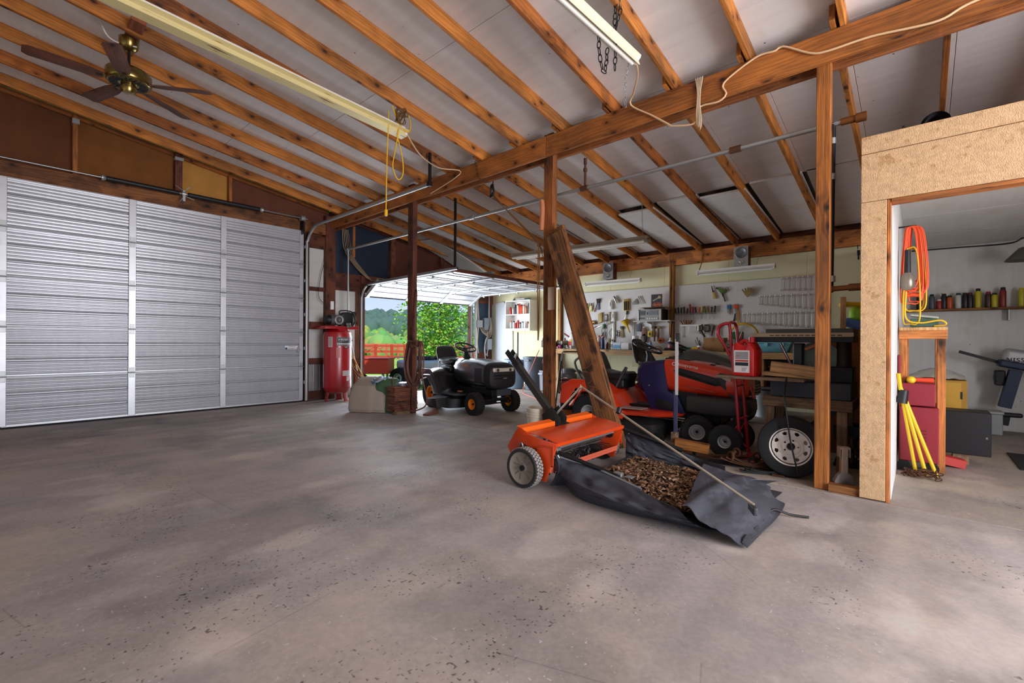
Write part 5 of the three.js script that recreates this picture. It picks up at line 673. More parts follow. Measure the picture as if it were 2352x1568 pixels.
// ---------------------------------------------------------------- trailer wheel, trailer jack
{
  const t = thing('spare_trailer_tire', 'white eight-slot trailer wheel with black tire leaning by the near post', 'wheel', [4.74, 0.272, -0.86], 0), wh = std(0xe9e2d6, 0.4), g = (pts, n = 56) => T(lathe(pts, n), 0, 0, 0, 0, 0, Math.PI / 2);
  t.rotation.z = -0.06; t.rotation.y = 0.12;
  part('tire', t, M.rubber, g([[0.168, -0.06], [0.178, -0.065], [0.185, -0.062], [0.2, -0.074], [0.225, -0.075], [0.228, -0.079], [0.232, -0.074], [0.255, -0.066], [0.265, -0.05], [0.268, -0.022], [0.262, -0.02], [0.268, -0.018], [0.27, 0.02], [0.265, 0.05], [0.255, 0.066], [0.22, 0.075], [0.178, 0.065], [0.168, 0.06]]));
  const disc = new THREE.Shape(); disc.absarc(0, 0, 0.15, 0, Math.PI * 2); const hs = [];
  for (let i = 0; i < 8; i++) { const a = i * Math.PI / 4 + 0.39, c = Math.cos(a), s = Math.sin(a), q = (r, b) => [c * r - s * b, s * r + c * b]; hs.push([q(0.136, 0), q(0.128, 0.022), q(0.112, 0.016), q(0.104, 0.0), q(0.108, -0.012), q(0.126, -0.02)]); }
  for (let i = 0; i < 5; i++) { const a = i * Math.PI * 0.4, o = []; for (let k = 0; k < 8; k++) o.push([0.057 * Math.cos(a) + 0.008 * Math.cos(k * 0.785), 0.057 * Math.sin(a) + 0.008 * Math.sin(k * 0.785)]); hs.push(o); } { const o = []; for (let k = 0; k < 20; k++) o.push([0.034 * Math.cos(k * 0.314), 0.034 * Math.sin(k * 0.314)]); hs.push(o); }
  part('disc', t, wh, T(ext(disc, 0.008, 0.002, hs), -0.03, 0, 0, 0, -Math.PI / 2, 0)); part('rim', t, wh, g([[0.148, -0.03], [0.152, -0.04], [0.16, -0.05], [0.165, -0.062], [0.176, -0.066], [0.172, -0.05], [0.162, -0.02], [0.158, 0.05], [0.17, 0.06]])); part('rim_step', t, wh, T(tor(0.095, 0.005, 40, 6), -0.036, 0, 0, 0, Math.PI / 2), T(tor(0.07, 0.006, 40, 6), -0.036, 0, 0, 0, Math.PI / 2)); part('valve', t, M.black, rod([-0.03, 0.02, 0.135], [-0.06, 0.018, 0.14], 0.006, 8)); part('hub_shadow_plate', t, M.blackIron, T(cyl(0.03, 0.03, 0.02, 20), 0.0, 0, 0, 0, 0, Math.PI / 2));
}
{
  const t = thing('trailer_jack', 'dented grey swing-up trailer jack with a round foot wheel', 'trailer jack', [4.6, 0, -0.46], 0.5), p = std(0xb8a58c, 0.6, 0.2, { map: speck }), f = (pts, d) => T(ext(pts, d, 0.004), 0, 0, 0, 0, Math.PI / 2 + Math.PI, 0);
  part('wheel', t, std(0xa39c98, 0.5, 0.3, { map: speck }), f([[-0.055, 0.02], [0, 0.005], [0.055, 0.02], [0.075, 0.07], [0.05, 0.125], [0.025, 0.145], [-0.025, 0.145], [-0.05, 0.125], [-0.075, 0.07]], 0.05)); part('axle_cap', t, M.steel, T(cyl(0.024, 0.024, 0.06, 18), 0, 0.065, 0, 0, 0, Math.PI / 2)); part('leg', t, p, T(rbox(0.05, 0.2, 0.05, 0.008), 0, 0.24, 0)); part('yoke', t, p, T(box(0.055, 0.02, 0.075, 0.003), 0, 0.345, 0), T(box(0.055, 0.08, 0.006, 0.002), 0, 0.31, -0.036), T(box(0.055, 0.08, 0.006, 0.002), 0, 0.31, 0.036));
}
// ---------------------------------------------------------------- workbench, pegboards and what is on them
const BT = 1.045;                                              // bench top
{
  const t = thing('workbench', 'long pine workbench with a green top along the pegboard wall', 'workbench', [0, 0, 0]);
  part('top', t, std(0x3f4f45, 0.7, 0, { map: speck }), boxAt(8.6, 9.27, BT - 0.02, BT, -6.62, -1.3, 0.003, 2)); part('front_board', t, M.pine, boxAt(8.56, 8.6, BT - 0.115, BT - 0.004, -6.62, -4.0, 0.004, 2)); part('front_board', t, M.pine, boxAt(8.56, 8.6, BT - 0.115, BT - 0.004, -3.996, -1.3, 0.004, 2));
  for (const z of [-6.3, -4.2, -2.0]) { part('leg', t, M.pine, boxAt(8.61, 8.66, 0, BT - 0.02, z - 0.07, z + 0.03, 0.004, 1)); part('leg', t, wood(0xb9874a, woodB), boxAt(8.665, 8.71, 0, BT - 0.02, z - 0.06, z + 0.05, 0.004, 1)); }
  part('shelf', t, M.weathered, boxAt(8.7, 9.28, 0.44, 0.46, -3.9, -1.3, 0.003, 2));
}
const pegTex = tex(512, 512, (u, v) => { const x = (u * 16) % 1 - 0.5, y = (v * 16) % 1 - 0.5, r = Math.hypot(x, y); return 0.98 - 0.6 * sm(0.15, 0.11, r) - 0.03 * fbm(u * 9, v * 9, 9, 9, 3, 2); }, { rep: [1 / 0.427, 1 / 0.427] });
M.peg = std(0xece7e2, 0.5, 0, { map: pegTex, bumpMap: scaled(pegTex, 1 / 0.427, 1 / 0.427), bumpScale: 0.002 });
for (const [z0, z1, label] of [[-6.6, -3.9, 'white pegboard behind the cassette deck with putty knives, clamps and hammers'], [-3.79, -1.2, 'white pegboard covered with rows of hanging wrenches']]) { const g = boxAt(9.268, 9.276, BT, 2.37, z0, z1, 0.0005, 2); one('pegboard', label, 'pegboard', M.peg, [g]); }
one('wood_strip', 'white painted strip with pegs along the bottom of the wrench pegboard', 'strip', M.white, boxAt(9.24, 9.268, 1.53, 1.565, -3.66, -3.1, 0.003, 2));
// wrenches: one shape, many copies; three rows
const wrenchMat = std(0xbdb6a6, 0.3, 0.85), hookMat = std(0xcac6be, 0.35, 0.8);
const wrenchGeo = (() => {
  const ring = new THREE.Shape(); ring.absarc(0, -0.012, 0.017, 0, Math.PI * 2); const hole = []; for (let k = 0; k < 12; k++) hole.push([0.01 * Math.cos(k * 0.5236), -0.012 + 0.01 * Math.sin(k * 0.5236)]);
  const head = ext(ring, 0.011, 0.002, [hole]), shaft = T(rbox(0.014, 0.2, 0.006, 0.002, 1), 0, -0.125, 0), jaw = T(ext([[-0.008, 0.02], [0.008, 0.02], [0.021, 0.0], [0.019, -0.026], [0.011, -0.03], [0.009, -0.01], [-0.009, -0.01], [-0.011, -0.03], [-0.019, -0.026], [-0.021, 0.0]], 0.009, 0.002), 0, -0.24, 0, 0, 0, 0.26);
  return T(merge([head, shaft, jaw]), 0, 0, 0, 0, -Math.PI / 2, 0);
})();
const hookGeo = merge([rod([0.03, 0.008, 0], [-0.01, 0.0, 0], 0.004, 6), rod([-0.01, 0, 0], [-0.014, 0.028, 0], 0.004, 6)]);
[[2.35, -1.84, -1.44, 6, 0.225, 0.25, 'top'], [2.045, -2.19, -1.43, 10, 0.15, 0.27, 'middle'], [1.735, -2.48, -1.38, 14, 0.17, 0.28, 'bottom']].forEach(([y, za, zb, n, s0, s1, row]) => {
  for (let i = 0; i < n; i++) {
    const z = mix(za, zb, i / (n - 1)), L = mix(s0, s1, i / (n - 1)) / 0.27, t = thing('wrench', `steel wrench, ${['first', 'second', 'third', 'fourth', 'fifth', 'sixth', 'seventh', 'eighth', 'ninth', 'tenth', 'eleventh', 'twelfth', 'thirteenth', 'fourteenth'][i]} from the left in the ${row} row on the pegboard`, 'wrench', [9.25, y, z], 0, `wrenches in the ${row} row`);
    const w = part('wrench_body', t, wrenchMat, wrenchGeo); w.scale.set(1, L, 0.6 + 0.4 * L); part('hook', t, hookMat, hookGeo);
  }
});
// screwdrivers in a wire rack
one('screwdriver_rack', 'thin wire rack for screwdrivers on the wrench pegboard', 'rack', M.steel, [rod([9.22, 1.80, -3.78], [9.22, 1.79, -2.95], 0.005, 6), rod([9.24, 1.78, -3.78], [9.24, 1.77, -2.95], 0.005, 6), rod([9.27, 1.79, -3.7], [9.22, 1.79, -3.7], 0.004, 6), rod([9.27, 1.78, -3.05], [9.22, 1.78, -3.05], 0.004, 6)]);
const driver = lathe([[0, 0.12], [0.012, 0.12], [0.016, 0.1], [0.013, 0.05], [0.016, 0.01], [0.008, 0.0], [0.008, -0.004], [0, -0.004]], 12), blade = merge([T(cyl(0.0035, 0.0035, 0.13, 6), 0, -0.065, 0), T(box(0.009, 0.016, 0.002, 0), 0, -0.135, 0)]);
['black', 'black', 'dark green', 'black', 'black ringed', 'long red', 'crimson', 'maroon', 'orange', 'yellow', 'green', 'brass', 'purple', 'dark brown'].forEach((n, i) => {
  const c = { black: 0x1d1b19, 'dark green': 0x26301c, 'black ringed': 0x222014, 'long red': 0x9e2a24, crimson: 0xb01a2e, maroon: 0x4d1a26, orange: 0xd06a1e, yellow: 0xc9a31e, green: 0x5a7a22, brass: 0x8a6a2a, purple: 0x54343e, 'dark brown': 0x33241c }[n], z = -3.75 + 0.059 * i;
  const t = thing('screwdriver', `screwdriver with ${n} handle, ${['first','second','third','fourth','fifth','sixth','seventh','eighth','ninth','tenth','eleventh','twelfth','thirteenth','fourteenth'][i]} from the left in the wire rack`, 'screwdriver', [9.23, 1.80, z]); t.rotation.x = rnd(-0.18, 0.18); const s = n === 'long red' ? 1.5 : rnd(0.8, 1.1);
  const h = part('handle', t, std(c, 0.35), driver); h.scale.set(1, s, 1); part('shaft', t, M.steel, blade);
});
// plain hand tools: outlines cut from plate, hung on the board; the outline is in (z, y)
function plate(name, label, cat, z, y, parts, x = 9.25, rot = 0) {
  const t = thing(name, label, cat, [x, y, z]); t.rotation.x = rot;
  for (const [pn, mat, pts, d = 0.01, dx = 0] of parts) part(pn, t, mat, Array.isArray(pts) ? T(ext(pts.map(([a, b]) => [a, b]), d, Math.min(0.002, d / 4)), dx, 0, 0, 0, -Math.PI / 2, 0) : pts);
  return t;
}
const iron = std(0x4a4036, 0.5, 0.6), brassy = std(0x9a8450, 0.4, 0.6), woodH = wood(0xa8672f, woodA), plasticY = std(0xe2bc22, 0.4), plasticO = std(0xdf6a22, 0.45);
const R = (a, b, c, d) => [[a, c], [b, c], [b, d], [a, d]];    // rectangle z0, z1, y0, y1
plate('pliers', 'yellow-handled pliers hanging slanted above the screwdrivers', 'pliers', -3.0, 2.19, [['jaw', iron, [[-0.03, 0.0], [-0.05, 0.12], [-0.04, 0.13], [-0.01, 0.03], [0.01, 0.03], [0.0, 0.0]]], ['handle', plasticY, [[-0.03, 0.0], [-0.012, 0.0], [0.005, -0.13], [-0.015, -0.13]]], ['handle', std(0xb88a1c, 0.4), [[-0.01, 0.0], [0.012, 0.0], [0.06, -0.125], [0.035, -0.13]]]]);
plate('glue_gun', 'green riveting tool with wire loop hanging beside the yellow pliers', 'tool', -2.85, 2.16, [['body', std(0x587a35, 0.5), [[-0.08, 0.08], [-0.06, 0.11], [0.08, 0.05], [0.09, 0.02], [0.02, 0.0], [0.0, -0.03]], 0.03], ['nozzle', iron, [[-0.12, 0.12], [-0.06, 0.11], [-0.07, 0.07], [-0.12, 0.09]], 0.02], ['grip', iron, [[0.0, 0.0], [0.02, 0.0], [0.07, -0.16], [0.05, -0.17], [0.03, -0.1], [0.0, -0.05]], 0.015], ['trigger', iron, T(tor(0.03, 0.004, 18, 6), 0, 0.08, 0.09, 0, Math.PI / 2)]]);
for (let i = 0; i < 5; i++) plate('locking_pliers', `steel locking pliers, ${['leftmost', 'second', 'third', 'fourth', 'rightmost'][i]} in the fanned bunch beside the wrench rows`, 'locking pliers', -2.46 + i * 0.035, 2.18 - Math.abs(i - 2) * 0.01, [['body', brassy, [[-0.012, 0.05], [0.012, 0.06], [0.018, 0.0], [0.012, -0.12], [-0.006, -0.12], [-0.012, 0.0]], 0.012], ['lever', wrenchMat, [[0.014, 0.0], [0.03, -0.02], [0.03, -0.11], [0.022, -0.11], [0.02, -0.03]], 0.01]], 9.235 - 0.004 * i, -0.55 + i * 0.3);
for (const [z, c, n] of [[-2.72, 0x2f6ea8, 'blue'], [-2.59, 0xd8501e, 'orange']]) plate('hex_key_set', `hex key set in a ${n} holder on the wrench pegboard`, 'hex keys', z, 1.87, [['holder', std(c, 0.4), R(-0.035, 0.035, -0.02, 0.05), 0.03], ...[-0.025, -0.012, 0.0, 0.012, 0.025].map((q, i) => ['key', iron, rod([0, -0.02, q], [0, -0.09 - 0.012 * i, q], 0.003, 6)]), ['hanger', iron, rod([0.01, 0.06, -0.04], [0.01, 0.065, 0.04], 0.003, 6)]]);
plate('knife', 'black-handled knife hanging under the orange hex keys', 'knife', -2.61, 1.72, [['handle', M.black, [[-0.012, 0.03], [0.012, 0.05], [0.0, -0.1], [-0.04, -0.11], [-0.02, -0.03]], 0.014]]); plate('file', 'orange-handled flat file hanging beside the black knife', 'file', -2.56, 1.72, [['handle', std(0xd4881e, 0.45), R(-0.012, 0.012, -0.16, 0.08), 0.012]]);
for (let i = 0; i < 5; i++) plate('clamp', `wooden spring clamp, ${['first', 'second', 'third', 'fourth', 'fifth'][i]} in the fan over the white strip`, 'spring clamp', -3.6 + 0.035 * i, 1.57, [['arm', i % 2 ? std(0xb0562c, 0.6) : woodH, [[-0.01, 0], [0.012, 0], [-0.012 + i * 0.008, 0.09], [-0.03 + i * 0.008, 0.085]], 0.02]], 9.23, -0.3 + i * 0.14);
plate('wrench_small', 'small open-end wrench hanging under the white strip', 'wrench', -3.61, 1.53, [['body', wrenchMat, wrenchGeo.clone().scale(1, 0.85, 0.8)]]);
for (let i = 0; i < 4; i++) plate('drill_bit', `thin steel rod, ${['first','second','third','fourth'][i]} from the left of four under the white strip`, 'drill bit', -3.49 + 0.045 * i, 1.53, [['shank', M.steel, rod([0, 0, 0], [0, -0.14 - 0.02 * (i % 2), 0.01], 0.003, 6)]]);
{ const t = thing('angle_grinder', 'old steel drill hanging under the white strip', 'drill', [9.2, 1.44, -3.25]); part('body', t, std(0x8a8474, 0.4, 0.6), T(cyl(0.055, 0.06, 0.09, 20), 0, 0.05, 0, 0, 0, Math.PI / 2), T(cyl(0.04, 0.04, 0.1, 16), -0.02, 0.05, 0)); part('handle', t, iron, rod([0, 0.0, 0.02], [0, -0.13, 0.1], 0.022, 10), rod([0, 0.06, -0.05], [0, 0.12, 0.06], 0.012, 8)); part('chuck', t, M.steel, rod([0, 0.03, -0.04], [0.01, -0.06, 0.02], 0.016, 10)); }
const cclamp = (z, y, s, label) => plate('c_clamp', label, 'clamp', z, y, [['frame', iron, [[-0.05, 0.07], [0.04, 0.07], [0.06, 0.04], [0.06, -0.05], [0.04, -0.075], [-0.05, -0.075], [-0.05, -0.05], [0.02, -0.05], [0.035, -0.03], [0.035, 0.03], [0.02, 0.048], [-0.05, 0.05]].map(([a, b]) => [a * s, b * s]), 0.018], ['screw', M.steel, rod([0, -0.12 * s, -0.04 * s], [0, 0.02 * s, -0.04 * s], 0.008 * s, 8)], ['bar', M.steel, rod([-0.02, -0.115 * s, -0.04 * s], [0.02, -0.115 * s, -0.04 * s], 0.004, 6)]], 9.23);
cclamp(-3.12, 1.49, 1.0, 'dark iron C-clamp hanging beside the old drill'); cclamp(-5.12, 1.41, 0.8, 'grey C-clamp hanging right of the steel square'); cclamp(-5.06, 1.38, 0.7, 'smaller grey C-clamp next to the C-clamp right of the square'); cclamp(-5.38, 1.76, 1.1, 'large steel C-clamp hanging above the green clamp');
plate('adjustable_wrench', 'adjustable wrench hanging slanted left of the red pipe wrench', 'wrench', -3.01, 1.46, [['body', iron, [[-0.01, 0.06], [0.025, 0.09], [0.04, 0.06], [0.02, 0.04], [0.03, 0.01], [0.006, 0.0], [-0.02, -0.12], [-0.04, -0.12], [-0.012, 0.02]], 0.014]]); plate('pipe_wrench', 'red pipe wrench hanging on the pegboard behind the hand truck', 'wrench', -2.89, 1.45, [['handle', std(0x9c2a26, 0.45), [[-0.012, 0.04], [0.012, 0.04], [0.006, -0.13], [-0.012, -0.13]], 0.014], ['jaw', iron, [[-0.04, 0.05], [0.02, 0.09], [0.035, 0.06], [0.0, 0.03], [-0.03, 0.03]], 0.016]]);
{ const t = thing('hose_coil', 'yellow hose loop leaning on the pegboard behind the hand truck', 'hose', [9.2, 1.305, -2.45]); part('loop', t, M.yellow, T(tor(0.26, 0.011, 60, 8), 0, 0, 0, 0, Math.PI / 2), T(tor(0.25, 0.011, 60, 8), -0.02, -0.005, 0.005, 0, Math.PI / 2)); part('end', t, M.yellow, rod([-0.02, -0.1, -0.2], [-0.02, -0.02, -0.2], 0.014, 8)); }
{ const t = thing('oil_box', 'green and red motor oil carton on the bench behind the hand truck', 'box', [9.05, BT, -2.52]); part('carton', t, std(0x1f6a34, 0.5), box(0.12, 0.36, 0.2, 0.004).translate(0, 0.18, 0)); part('red_stripe', t, std(0xc42028, 0.5), T(ext([[0.02, 0.1], [0.1, 0.36], [0.1, 0.26], [0.06, 0.1]], 0.002), -0.061, 0.0, 0, 0, -Math.PI / 2, 0)); part('white_stripe', t, M.white, T(ext([[0.01, 0.12], [0.09, 0.36], [0.1, 0.36], [0.02, 0.12]], 0.002), -0.0615, 0, 0, 0, -Math.PI / 2, 0)); }
// first board
for (const [z, label] of [[-5.9, 'yellow and white blister pack of putty knives, left one'], [-5.79, 'yellow and white blister pack with a black handle, right one']]) plate('blister_pack', label, 'blister pack', z, 2.0, [['card', std(0xdccf5a, 0.5), [[-0.04, -0.09], [0.04, -0.07], [0.04, 0.06], [0.0, 0.1], [-0.04, 0.05]], 0.01], ['knife', M.white, [[-0.02, -0.05], [0.03, -0.02], [0.01, 0.08], [-0.01, 0.08]], 0.014], ['handle', iron, [[-0.01, 0.05], [0.012, 0.05], [0.02, 0.12], [0.0, 0.12]], 0.02]], 9.24, 0.1);
plate('brush_bundle', 'bundle of dark brushes with a long brown handle crossing down', 'brushes', -5.6, 2.08, [['handle', woodH, [[-0.11, -0.17], [-0.095, -0.18], [0.03, 0.12], [0.01, 0.12]], 0.014], ['bristles', std(0x3b332c, 0.9), [[-0.03, 0.03], [0.04, 0.03], [0.06, 0.13], [-0.04, 0.13]], 0.03], ['card', std(0x5f7690, 0.6), R(-0.02, 0.03, -0.13, 0.04), 0.008]]);
for (const [z, y, label] of [[-5.26, 2.06, 'white plastic staple gun hanging beside the chrome one'], [-5.19, 1.79, 'white plastic staple gun hanging above the steel square']]) plate('staple_gun', label, 'staple gun', z, y, [['body', M.white, [[-0.035, -0.1], [0.035, -0.1], [0.035, 0.05], [0.015, 0.1], [-0.035, 0.09]], 0.03], ['window', iron, R(-0.008, 0.008, -0.04, 0.05), 0.002, -0.016], ['foot', M.white, R(-0.05, 0.045, -0.115, -0.085), 0.034]], 9.23);
plate('staple_gun', 'chrome staple gun hanging slanted beside the white one', 'staple gun', -5.14, 2.13, [['body', M.chrome, [[-0.05, 0.1], [-0.03, 0.12], [0.06, -0.04], [0.03, -0.06]], 0.03], ['lever', brassy, [[-0.03, 0.12], [-0.01, 0.11], [0.1, -0.02], [0.085, -0.03]], 0.014]], 9.23);
plate('chisel_set', 'three black chisels on a yellow hanging card', 'chisel set', -4.87, 2.03, [['card', plasticY, R(-0.075, 0.075, -0.13, 0.13), 0.008], ...[-0.045, 0, 0.045].map((q) => ['chisel', M.black, T(rbox(0.018, 0.2, 0.024, 0.006), -0.014, -0.02, q)]), ...[-0.045, 0, 0.045].map((q) => ['tip', wrenchMat, T(box(0.004, 0.07, 0.016, 0.001), -0.014, 0.1, q)])], 9.25);
plate('speed_square', 'triangular speed square hanging above the cassette deck', 'square', -4.65, 2.08, [['plate', std(0xa8a498, 0.4, 0.6), [[-0.13, -0.05], [0.06, -0.05], [0.03, 0.09]], 0.004]]); for (const [q, n] of [[-0.02, 'longer'], [0.03, 'shorter']]) plate('putty_knife', `chrome scraper, ${n} of two slanted beside the speed square`, 'scraper', -4.53 + q, 2.1, [['blade', M.chrome, [[-0.05, 0.1], [-0.035, 0.11], [0.05, -0.06], [0.03, -0.07]], 0.008]]);
for (let i = 0; i < 3; i++) plate('card_pack', `cardboard sandpaper pack, ${['left', 'middle', 'right'][i]} of three on the first pegboard`, 'pack', -5.57 + i * 0.035, 1.75 + 0.012 * i, [['pack', std([0xcdb98a, 0xd8c590, 0xb9903a][i], 0.7), R(-0.022, 0.022, -0.11, 0.11), 0.03]], 9.245, -0.05 - 0.05 * i);
plate('hand_plane', 'small brown block plane hanging by the sandpaper packs', 'plane', -5.7, 1.65, [['body', woodH, [[-0.07, -0.05], [0.07, -0.03], [0.06, 0.02], [-0.02, 0.06], [-0.07, 0.03]], 0.04], ['iron', brassy, R(-0.02, 0.05, 0.0, 0.03), 0.05]], 9.23);
plate('brass_clamp', 'narrow brass-coloured bar clamp beside the white staple gun', 'clamp', -5.29, 1.76, [['bar', brassy, R(-0.01, 0.01, -0.13, 0.13), 0.012], ['jaw', brassy, R(-0.03, 0.03, 0.09, 0.12), 0.018]]); plate('trowel', 'short putty knife with tapered steel blade above the yellow funnel', 'putty knife', -4.87, 1.8, [['blade', wrenchMat, [[-0.05, -0.09], [-0.03, -0.1], [0.02, 0.03], [-0.01, 0.03]], 0.005], ['handle', M.black, [[-0.012, 0.02], [0.025, 0.02], [0.03, 0.1], [0.0, 0.1]], 0.02]]);
{ const t = thing('funnel', 'yellow plastic funnel hanging slanted under the cassette deck shelf', 'funnel', [9.2, 1.66, -4.87]); t.rotation.x = -0.42; part('cone', t, plasticY, lathe([[0.085, 0.02], [0.08, 0.0], [0.02, -0.12], [0.014, -0.27], [0.009, -0.27], [0.016, -0.12], [0.075, 0.0], [0.08, 0.02]], 24)); part('rim', t, std(0xb8451c, 0.5), T(tor(0.083, 0.006, 30, 6), 0, 0.02, 0, Math.PI / 2)); }
plate('framing_square', 'steel framing square hanging with its long arm down to the bench', 'square', -5.19, 1.64, [['long_arm', std(0xb0aca0, 0.4, 0.6), R(-0.035, 0.035, -0.5, 0.03), 0.004], ['short_arm', std(0xb0aca0, 0.4, 0.6), [[-0.53, -0.13], [-0.53, -0.1], [-0.03, 0.03], [0.0, 0.0]], 0.004]]); plate('level', 'orange-tipped level bar hanging slanted left of the steel square', 'level', -5.62, 1.56, [['bar', std(0x8a3a1c, 0.5), [[-0.15, -0.06], [-0.15, -0.03], [0.0, 0.02], [0.0, -0.01]], 0.014]]);
plate('clamp', 'green squeeze clamp hanging under the large C-clamp', 'clamp', -5.44, 1.5, [['head', std(0x2e7a4a, 0.4), [[-0.035, 0.0], [0.02, 0.02], [0.03, 0.12], [-0.02, 0.12]], 0.03], ['bar', iron, R(-0.05, -0.035, -0.16, 0.02), 0.008], ['bar', iron, R(0.03, 0.045, -0.2, 0.1), 0.008]], 9.24); plate('tin_snips', 'red-handled snips hanging low beside the steel square', 'snips', -5.47, 1.31, [['handle', std(0x9a1f24, 0.4), T(tor(0.045, 0.011, 22, 8), 0, 0, 0, 0, Math.PI / 2)], ['jaw', iron, [[-0.02, 0.04], [0.02, 0.04], [0.05, 0.13], [0.03, 0.13]], 0.012]], 9.23); plate('trammel', 'bent steel dividers hanging right of the green clamp', 'dividers', -5.26, 1.42, [['leg', iron, [[-0.05, 0.0], [-0.04, 0.0], [0.03, 0.09], [0.02, 0.1]], 0.008], ['leg', iron, [[-0.05, 0.0], [-0.04, 0.0], [0.0, -0.1], [-0.01, -0.1]], 0.008]]);
plate('pliers', 'long grey pliers hanging between the C-clamps and the funnel', 'pliers', -4.98, 1.46, [['jaw', iron, [[-0.04, 0.1], [0.04, 0.1], [0.05, 0.05], [0.02, 0.03], [-0.02, 0.03], [-0.05, 0.06]], 0.02], ['handle', brassy, [[-0.02, 0.03], [0.0, 0.03], [0.01, -0.16], [-0.01, -0.16]], 0.012], ['handle', brassy, [[0.0, 0.03], [0.02, 0.03], [0.05, -0.15], [0.03, -0.16]], 0.012]]);
plate('drift_pin', 'long thin steel punch hanging right of the funnel', 'punch', -4.67, 1.5, [['shaft', iron, rod([0, 0.15, 0.01], [0, -0.16, -0.01], 0.007, 8)]]);
for (const [z, y, c, n] of [[-4.56, 1.53, 0x5c5c66, 'grey'], [-4.44, 1.44, 0x8a5a4a, 'brown'], [-4.44, 1.3, 0x3a3a40, 'black']]) plate('parts_bag', `clear bag of ${n} small parts hanging under the cassette deck`, 'parts bag', z, y, [['contents', std(c, 0.6), [[-0.06, -0.09], [0.05, -0.1], [0.06, 0.03], [0.02, 0.09], [-0.05, 0.06]], 0.03], ['header', std(0xcfc8bc, 0.4), R(-0.04, 0.04, 0.06, 0.1), 0.006]], 9.24);
for (const [z, s, n] of [[-4.2, 1, 'claw hammer with dark head, left of two'], [-4.12, 0.95, 'brass-headed hammer, right of two']]) plate('hammer', `${n} hanging under the deck shelf`, 'hammer', z, 1.5, [['handle', woodH, R(-0.013, 0.013, -0.28, 0.0), 0.022], ['head', s < 1 ? brassy : iron, [[-0.07, 0.0], [-0.06, 0.03], [-0.02, 0.045], [0.03, 0.04], [0.06, 0.035], [0.06, -0.0], [0.02, -0.01], [-0.03, 0.01]], 0.03]], 9.22);
plate('tape_measure', 'yellow tape measure hanging left of the hammers', 'tape measure', -4.3, 1.38, [['case', plasticY, R(-0.045, 0.045, -0.06, 0.06), 0.05], ['label', M.black, R(-0.02, 0.02, -0.03, 0.03), 0.004, -0.027]], 9.23); { const t = thing('cord_reel', 'small orange chalk reel hanging by the stud below the deck', 'reel', [9.2, 1.24, -4.05]); part('disc', t, plasticO, T(cyl(0.06, 0.06, 0.03, 20), 0, 0, 0, 0, 0, Math.PI / 2)); part('crank', t, iron, T(cyl(0.02, 0.02, 0.05, 12), -0.02, 0, 0, 0, 0, Math.PI / 2)); }
// shelf with the cassette deck and the painted sign
{ const t = thing('wall_shelf', 'thin white bracket shelf holding the silver cassette deck', 'shelf', [9.1, 1.645, -4.15]); part('board', t, M.white, box(0.34, 0.016, 0.8, 0.003).translate(0, 0, 0)); for (const z of [-0.12, 0.32]) part('bracket', t, M.white, T(ext([[0.16, 0], [-0.12, 0], [-0.12, -0.02], [0.1, -0.05], [0.145, -0.2], [0.16, -0.2]], 0.02, 0.003), 0, -0.01, z)); }
{
  const t = thing('cassette_deck', 'silver cassette deck with brown case on the white bracket shelf', 'cassette deck', [9.08, 1.653, -4.2]);
  part('case', t, std(0x3a2a1f, 0.6), T(rbox(0.3, 0.23, 0.52, 0.006), 0.02, 0.12, 0.02)); part('front', t, std(0xb9b9b6, 0.35, 0.5), T(rbox(0.012, 0.235, 0.52, 0.004), -0.136, 0.12, 0.02)); part('meter', t, std(0x6d7478, 0.2), T(rbox(0.008, 0.09, 0.12, 0.004), -0.142, 0.16, -0.13)); part('cassette_door', t, std(0x8d9498, 0.15), T(rbox(0.01, 0.09, 0.2, 0.006), -0.143, 0.16, 0.1));
  for (let i = 0; i < 5; i++) part('key', t, M.white, T(rbox(0.02, 0.03, 0.035, 0.004), -0.146, 0.04, -0.02 + i * 0.05)); part('button_row', t, std(0x55595c, 0.4), T(rbox(0.01, 0.02, 0.14, 0.003), -0.144, 0.05, -0.16), T(rbox(0.01, 0.05, 0.02, 0.003), -0.144, 0.15, -0.03)); for (const z of [-0.22, 0.26]) part('handle', t, M.chrome, T(rbox(0.02, 0.22, 0.012, 0.004), -0.15, 0.12, z));
}
one('paper_bag', 'crumpled brown paper lying on top of the cassette deck', 'paper', std(0x97785f, 0.85, 0, { map: speck }), grid(14, 14, (u, v) => [8.94 + 0.34 * u, 1.892 + 0.05 * noise(u * 5, v * 5, 64, 64, 3) + (v > 0.85 ? -0.5 * (v - 0.85) * (1 - u) : 0), -4.42 + 0.62 * v], 0.006));
one('tin_sign', 'dark tin sign painted with a wrench and orange flames, leaning on the deck', 'sign', std(0xffffff, 0.5, 0, { map: canvas(192, 256, (c, w, h) => { c.fillStyle = '#3d3c42'; c.fillRect(0, 0, w, h); c.strokeStyle = '#8a4a30'; c.lineWidth = 8; c.strokeRect(2, 2, w - 4, h - 4); c.fillStyle = '#c9b08c'; c.save(); c.translate(90, 85); c.rotate(-0.5); c.fillRect(-70, -9, 120, 18); c.beginPath(); c.arc(62, 0, 26, 0.7, 5.6); c.fill(); c.restore(); c.fillStyle = '#c25c34'; for (let i = 0; i < 60; i++) { const x = 20 + hash(i, 1, 2) * 150, y = 140 + hash(i, 2, 2) * 100; c.fillRect(x, y, 8 + hash(i, 3, 2) * 26, 8 + hash(i, 4, 2) * 10); } c.fillStyle = '#e8a070'; c.font = 'bold 46px serif'; c.fillText('Garage', 22, 205); }) }), [T(new THREE.PlaneGeometry(0.24, 0.3), 9.115, 2.06, -4.11, 0, -Math.PI / 2, 0.0).toNonIndexed(), (() => { const g = box(0.012, 0.3, 0.24, 0.001); g.attributes.uv.array.fill(0.02); return g.translate(9.123, 2.06, -4.11); })()]);
